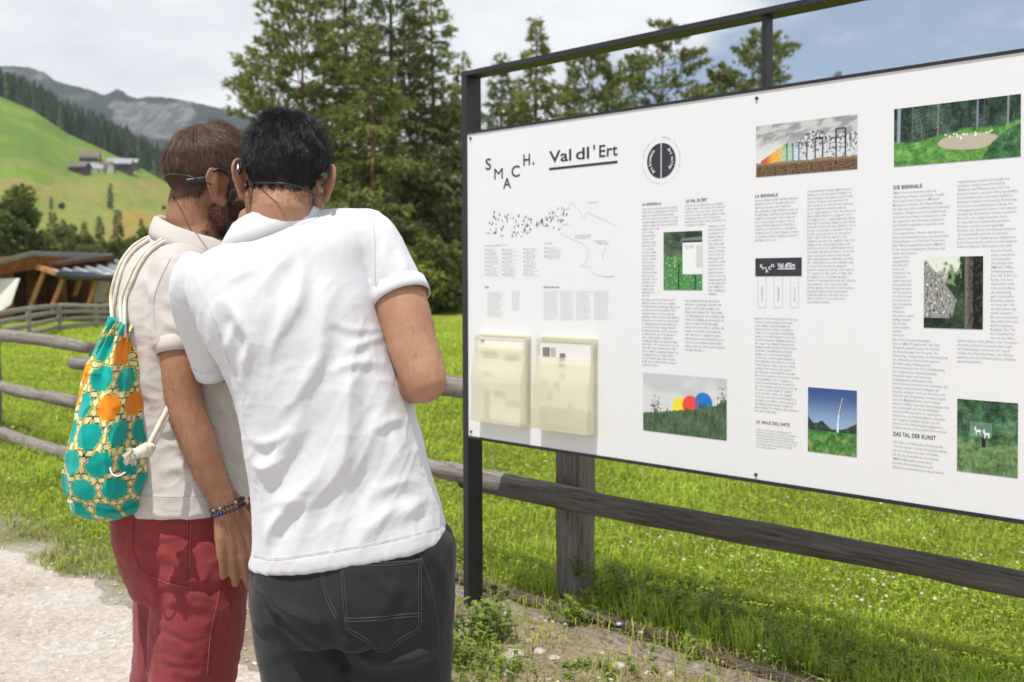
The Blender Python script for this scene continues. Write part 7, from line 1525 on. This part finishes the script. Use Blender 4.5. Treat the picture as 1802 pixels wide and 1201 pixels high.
def weeds():
    rnd = np.random.default_rng(77)
    for px, py, h, n, l, sp, lb in ((840, 1128, .17, 34, .030, .06, 'leafy green weed clump round the foot of the end post'), (822, 1172, .12, 30, .026, .07, 'low green weed clump just in front of the end post'), (858, 1195, .08, 26, .022, .08, 'low weeds at the bottom edge below the end post'), (880, 1060, .06, 10, .020, .03, 'small weed on the sleeper right of the end post'),
                                    (1012, 1098, .11, 14, .026, .04, 'weed tuft in front of the thick fence post'), (1080, 1062, .17, 12, .034, .06, 'dark leafy weed right of the thick fence post in the board shadow'), (1180, 1078, .14, 14, .032, .10, 'shaded broad leaves in the middle of the board shadow'), (1256, 1100, .22, 5, .040, .04, 'tall single stalk with hanging leaves in the board shadow'), (1330, 1135, .13, 14, .03, .10, 'shaded weeds at the right of the board shadow'),
                                    (1000, 1178, .04, 8, .026, .03, 'flat rosette of bright leaves between the stones'), (1120, 1190, .05, 14, .020, .08, 'low weeds at the bottom edge under the timber edging'), (1440, 1175, .12, 14, .03, .12, 'weeds in the shade at the bottom edge right of the edging'), (1022, 1000, .13, 5, .028, .02, 'thin twig of leaves hanging against the thick fence post')):
        p = ground(px, py); p[2] = ground_z([p[0]], [p[1]])[0] - .004
        if px == 1022: p = ground(1022, 1062); p[2] = .10
        weed(p, h, n, rnd, l, lb, sp)
    # two dry stalks with round seed heads
    for px, py, lb in ((1335, 1192, 'dry stalk with round seed heads in front of the dark edge board'), (1262, 1192, 'short dry stalk with a seed head left of the taller ones'), (1402, 1196, 'dry seed stalk at the bottom edge right of the others')):
        p = ground(px, py); p[2] = .0; t = thing('dry_stalk', p, lb, 'stalk', 'dry seed stalks'); h = .11 if px == 1335 else .06
        for k in range(2): q = p + (.012 * k, .01 * k, 0); v, f = tube([q, q + (.004, 0, h * .6), q + (.002 + .008 * k, 0, h * (1 - .2 * k))], .0012, 6); mk('stem', v, f, M_STEM, t); v, f = ellipsoid(q + (.002 + .008 * k, 0, h * (1 - .2 * k)), (.006, .006, .006), None, 10, 7); mk('seed_head', v, f, simple('seed_head', (.38, .30, .12), .8), t)
weeds()
M_STONE = Mat('limestone'); _n = M_STONE.noise(18, 5); M_STONE.color(M_STONE.ramp(_n, [(.3, (.30, .26, .22)), (.5, (.46, .42, .37)), (.75, (.60, .57, .53))])).rough(.9); M_STONE.bump(M_STONE.noise(70, 5, .65), .5, .006); M_STONE = M_STONE.m
def stone(p, r, rnd, label=None):
    bm = bmesh.new(); bmesh.ops.create_icosphere(bm, subdivisions=3 if r > .02 else 1, radius=1); V = np.array([v.co[:] for v in bm.verts]); F = [tuple(v.index for v in f.verts) for f in bm.faces]; bm.free(); o = rnd.uniform(0, 50)
    V = V * (1 + .35 * pnoise(V * 1.3 + o) + .12 * pnoise(V * 3.1 + o))[:, None] * np.array((1, rnd.uniform(.6, .9), rnd.uniform(.3, .5))) * r * .85; a = rnd.uniform(0, 6.28); M = np.array(Matrix.Rotation(a, 3, 'Z')); return V @ M.T + p, F
def stones():
    rnd = np.random.default_rng(12)
    for px, py, r, lb in ((905, 1156, .052, 'largest white stone among the straw left of the timber edging'), (950, 1150, .038, 'white stone right of the largest stone'), (975, 1160, .030, 'greyish stone between the white ones'), (1012, 1168, .026, 'small pale stone in front of the grey plank'), (1090, 1118, .020, 'pale stone lying on the dark edge of the timber'), (1128, 1131, .018, 'white pebble on the dark edge board'),
                          (1088, 1172, .030, 'white stone at the foot of the plank, middle of the edging'), (930, 1128, .024, 'small stone above the white stones beside the straw'), (1180, 1185, .022, 'pale stone near the bottom edge under the edging'), (1060, 1150, .02, 'small pale stone half hidden by dry grass'), (890, 1185, .025, 'flat stone near the bottom edge beside the weeds'), (1330, 1185, .028, 'grey stone at the foot of the dry stalks')):
        p = ground(px, py); p[2] = ground_z([p[0]], [p[1]])[0] + r * .06 + (.04 if px in (1090, 1128) else 0); V, F = stone(p, r, rnd); o = mk('stone', V, F, M_STONE, None, True, p); tag(o, lb, 'stone', 'white stones by the edging')
    # gravel: nobody counts it
    V = []; F = []; k = 0; protos = [stone(np.zeros(3), 1.0, rnd) for _ in range(1)]; bm = bmesh.new(); bmesh.ops.create_icosphere(bm, subdivisions=1, radius=1); B = np.array([v.co[:] for v in bm.verts]); BF = np.array([[v.index for v in f.verts] for f in bm.faces]); bm.free()
    P = field_points(16000, 2.2, 7.5, rnd); s, n = sn(P); q = fbm(P * 2 + 33, 3); m = ((n < -.80) & (rnd.random(len(P)) < .75)) | ((n < .16) & (n > -.8) & (s > -1.2) & (q > -.02)); P = P[m]; P[:, 2] = ground_z(P[:, 0], P[:, 1]) + .004; P = P[:8500]
    sc = np.exp(rnd.normal(-5.15, .42, len(P))); W = B[None] * (1 + rnd.normal(0, .16, (len(P), len(B), 1))) * np.array((1, .8, .55)) * sc[:, None, None]; a = rnd.uniform(0, 6.28, len(P)); ca, sa = np.cos(a)[:, None], np.sin(a)[:, None]; W = np.stack([W[..., 0] * ca - W[..., 1] * sa, W[..., 0] * sa + W[..., 1] * ca, W[..., 2]], -1) + P[:, None]
    F = (BF[None] + np.arange(len(P))[:, None, None] * len(B)).reshape(-1, 3); mt = Mat('gravel_stones'); mt.color(mt.ramp(mt.island(), [(0, (.34, .29, .24)), (.4, (.50, .45, .39)), (1, (.70, .66, .60))])).rough(.95); o = mk('gravel', W.reshape(-1, 3), F, mt.m, None, True); o['kind'] = 'stuff'
stones()
# ================================================================== valley haze
def haze():
    V, F = box((0, 1300, 560), (2600, 1700, 640)); V[:, 2] = np.where(V[:, 2] < 500, -130, 1150); m = bpy.data.materials.new('valley_air'); m.use_nodes = True; nt = m.node_tree
    nt.nodes.remove(nt.nodes['Principled BSDF']); v = nt.nodes.new('ShaderNodeVolumePrincipled'); v.inputs['Density'].default_value = HAZE; v.inputs['Color'].default_value = (.78, .88, 1, 1); v.inputs['Anisotropy'].default_value = .2
    nt.links.new(v.outputs[0], nt.nodes['Material Output'].inputs['Volume']); o = mk('haze', V, F, m, None, False); o['kind'] = 'stuff'
HAZE = .00019
haze()
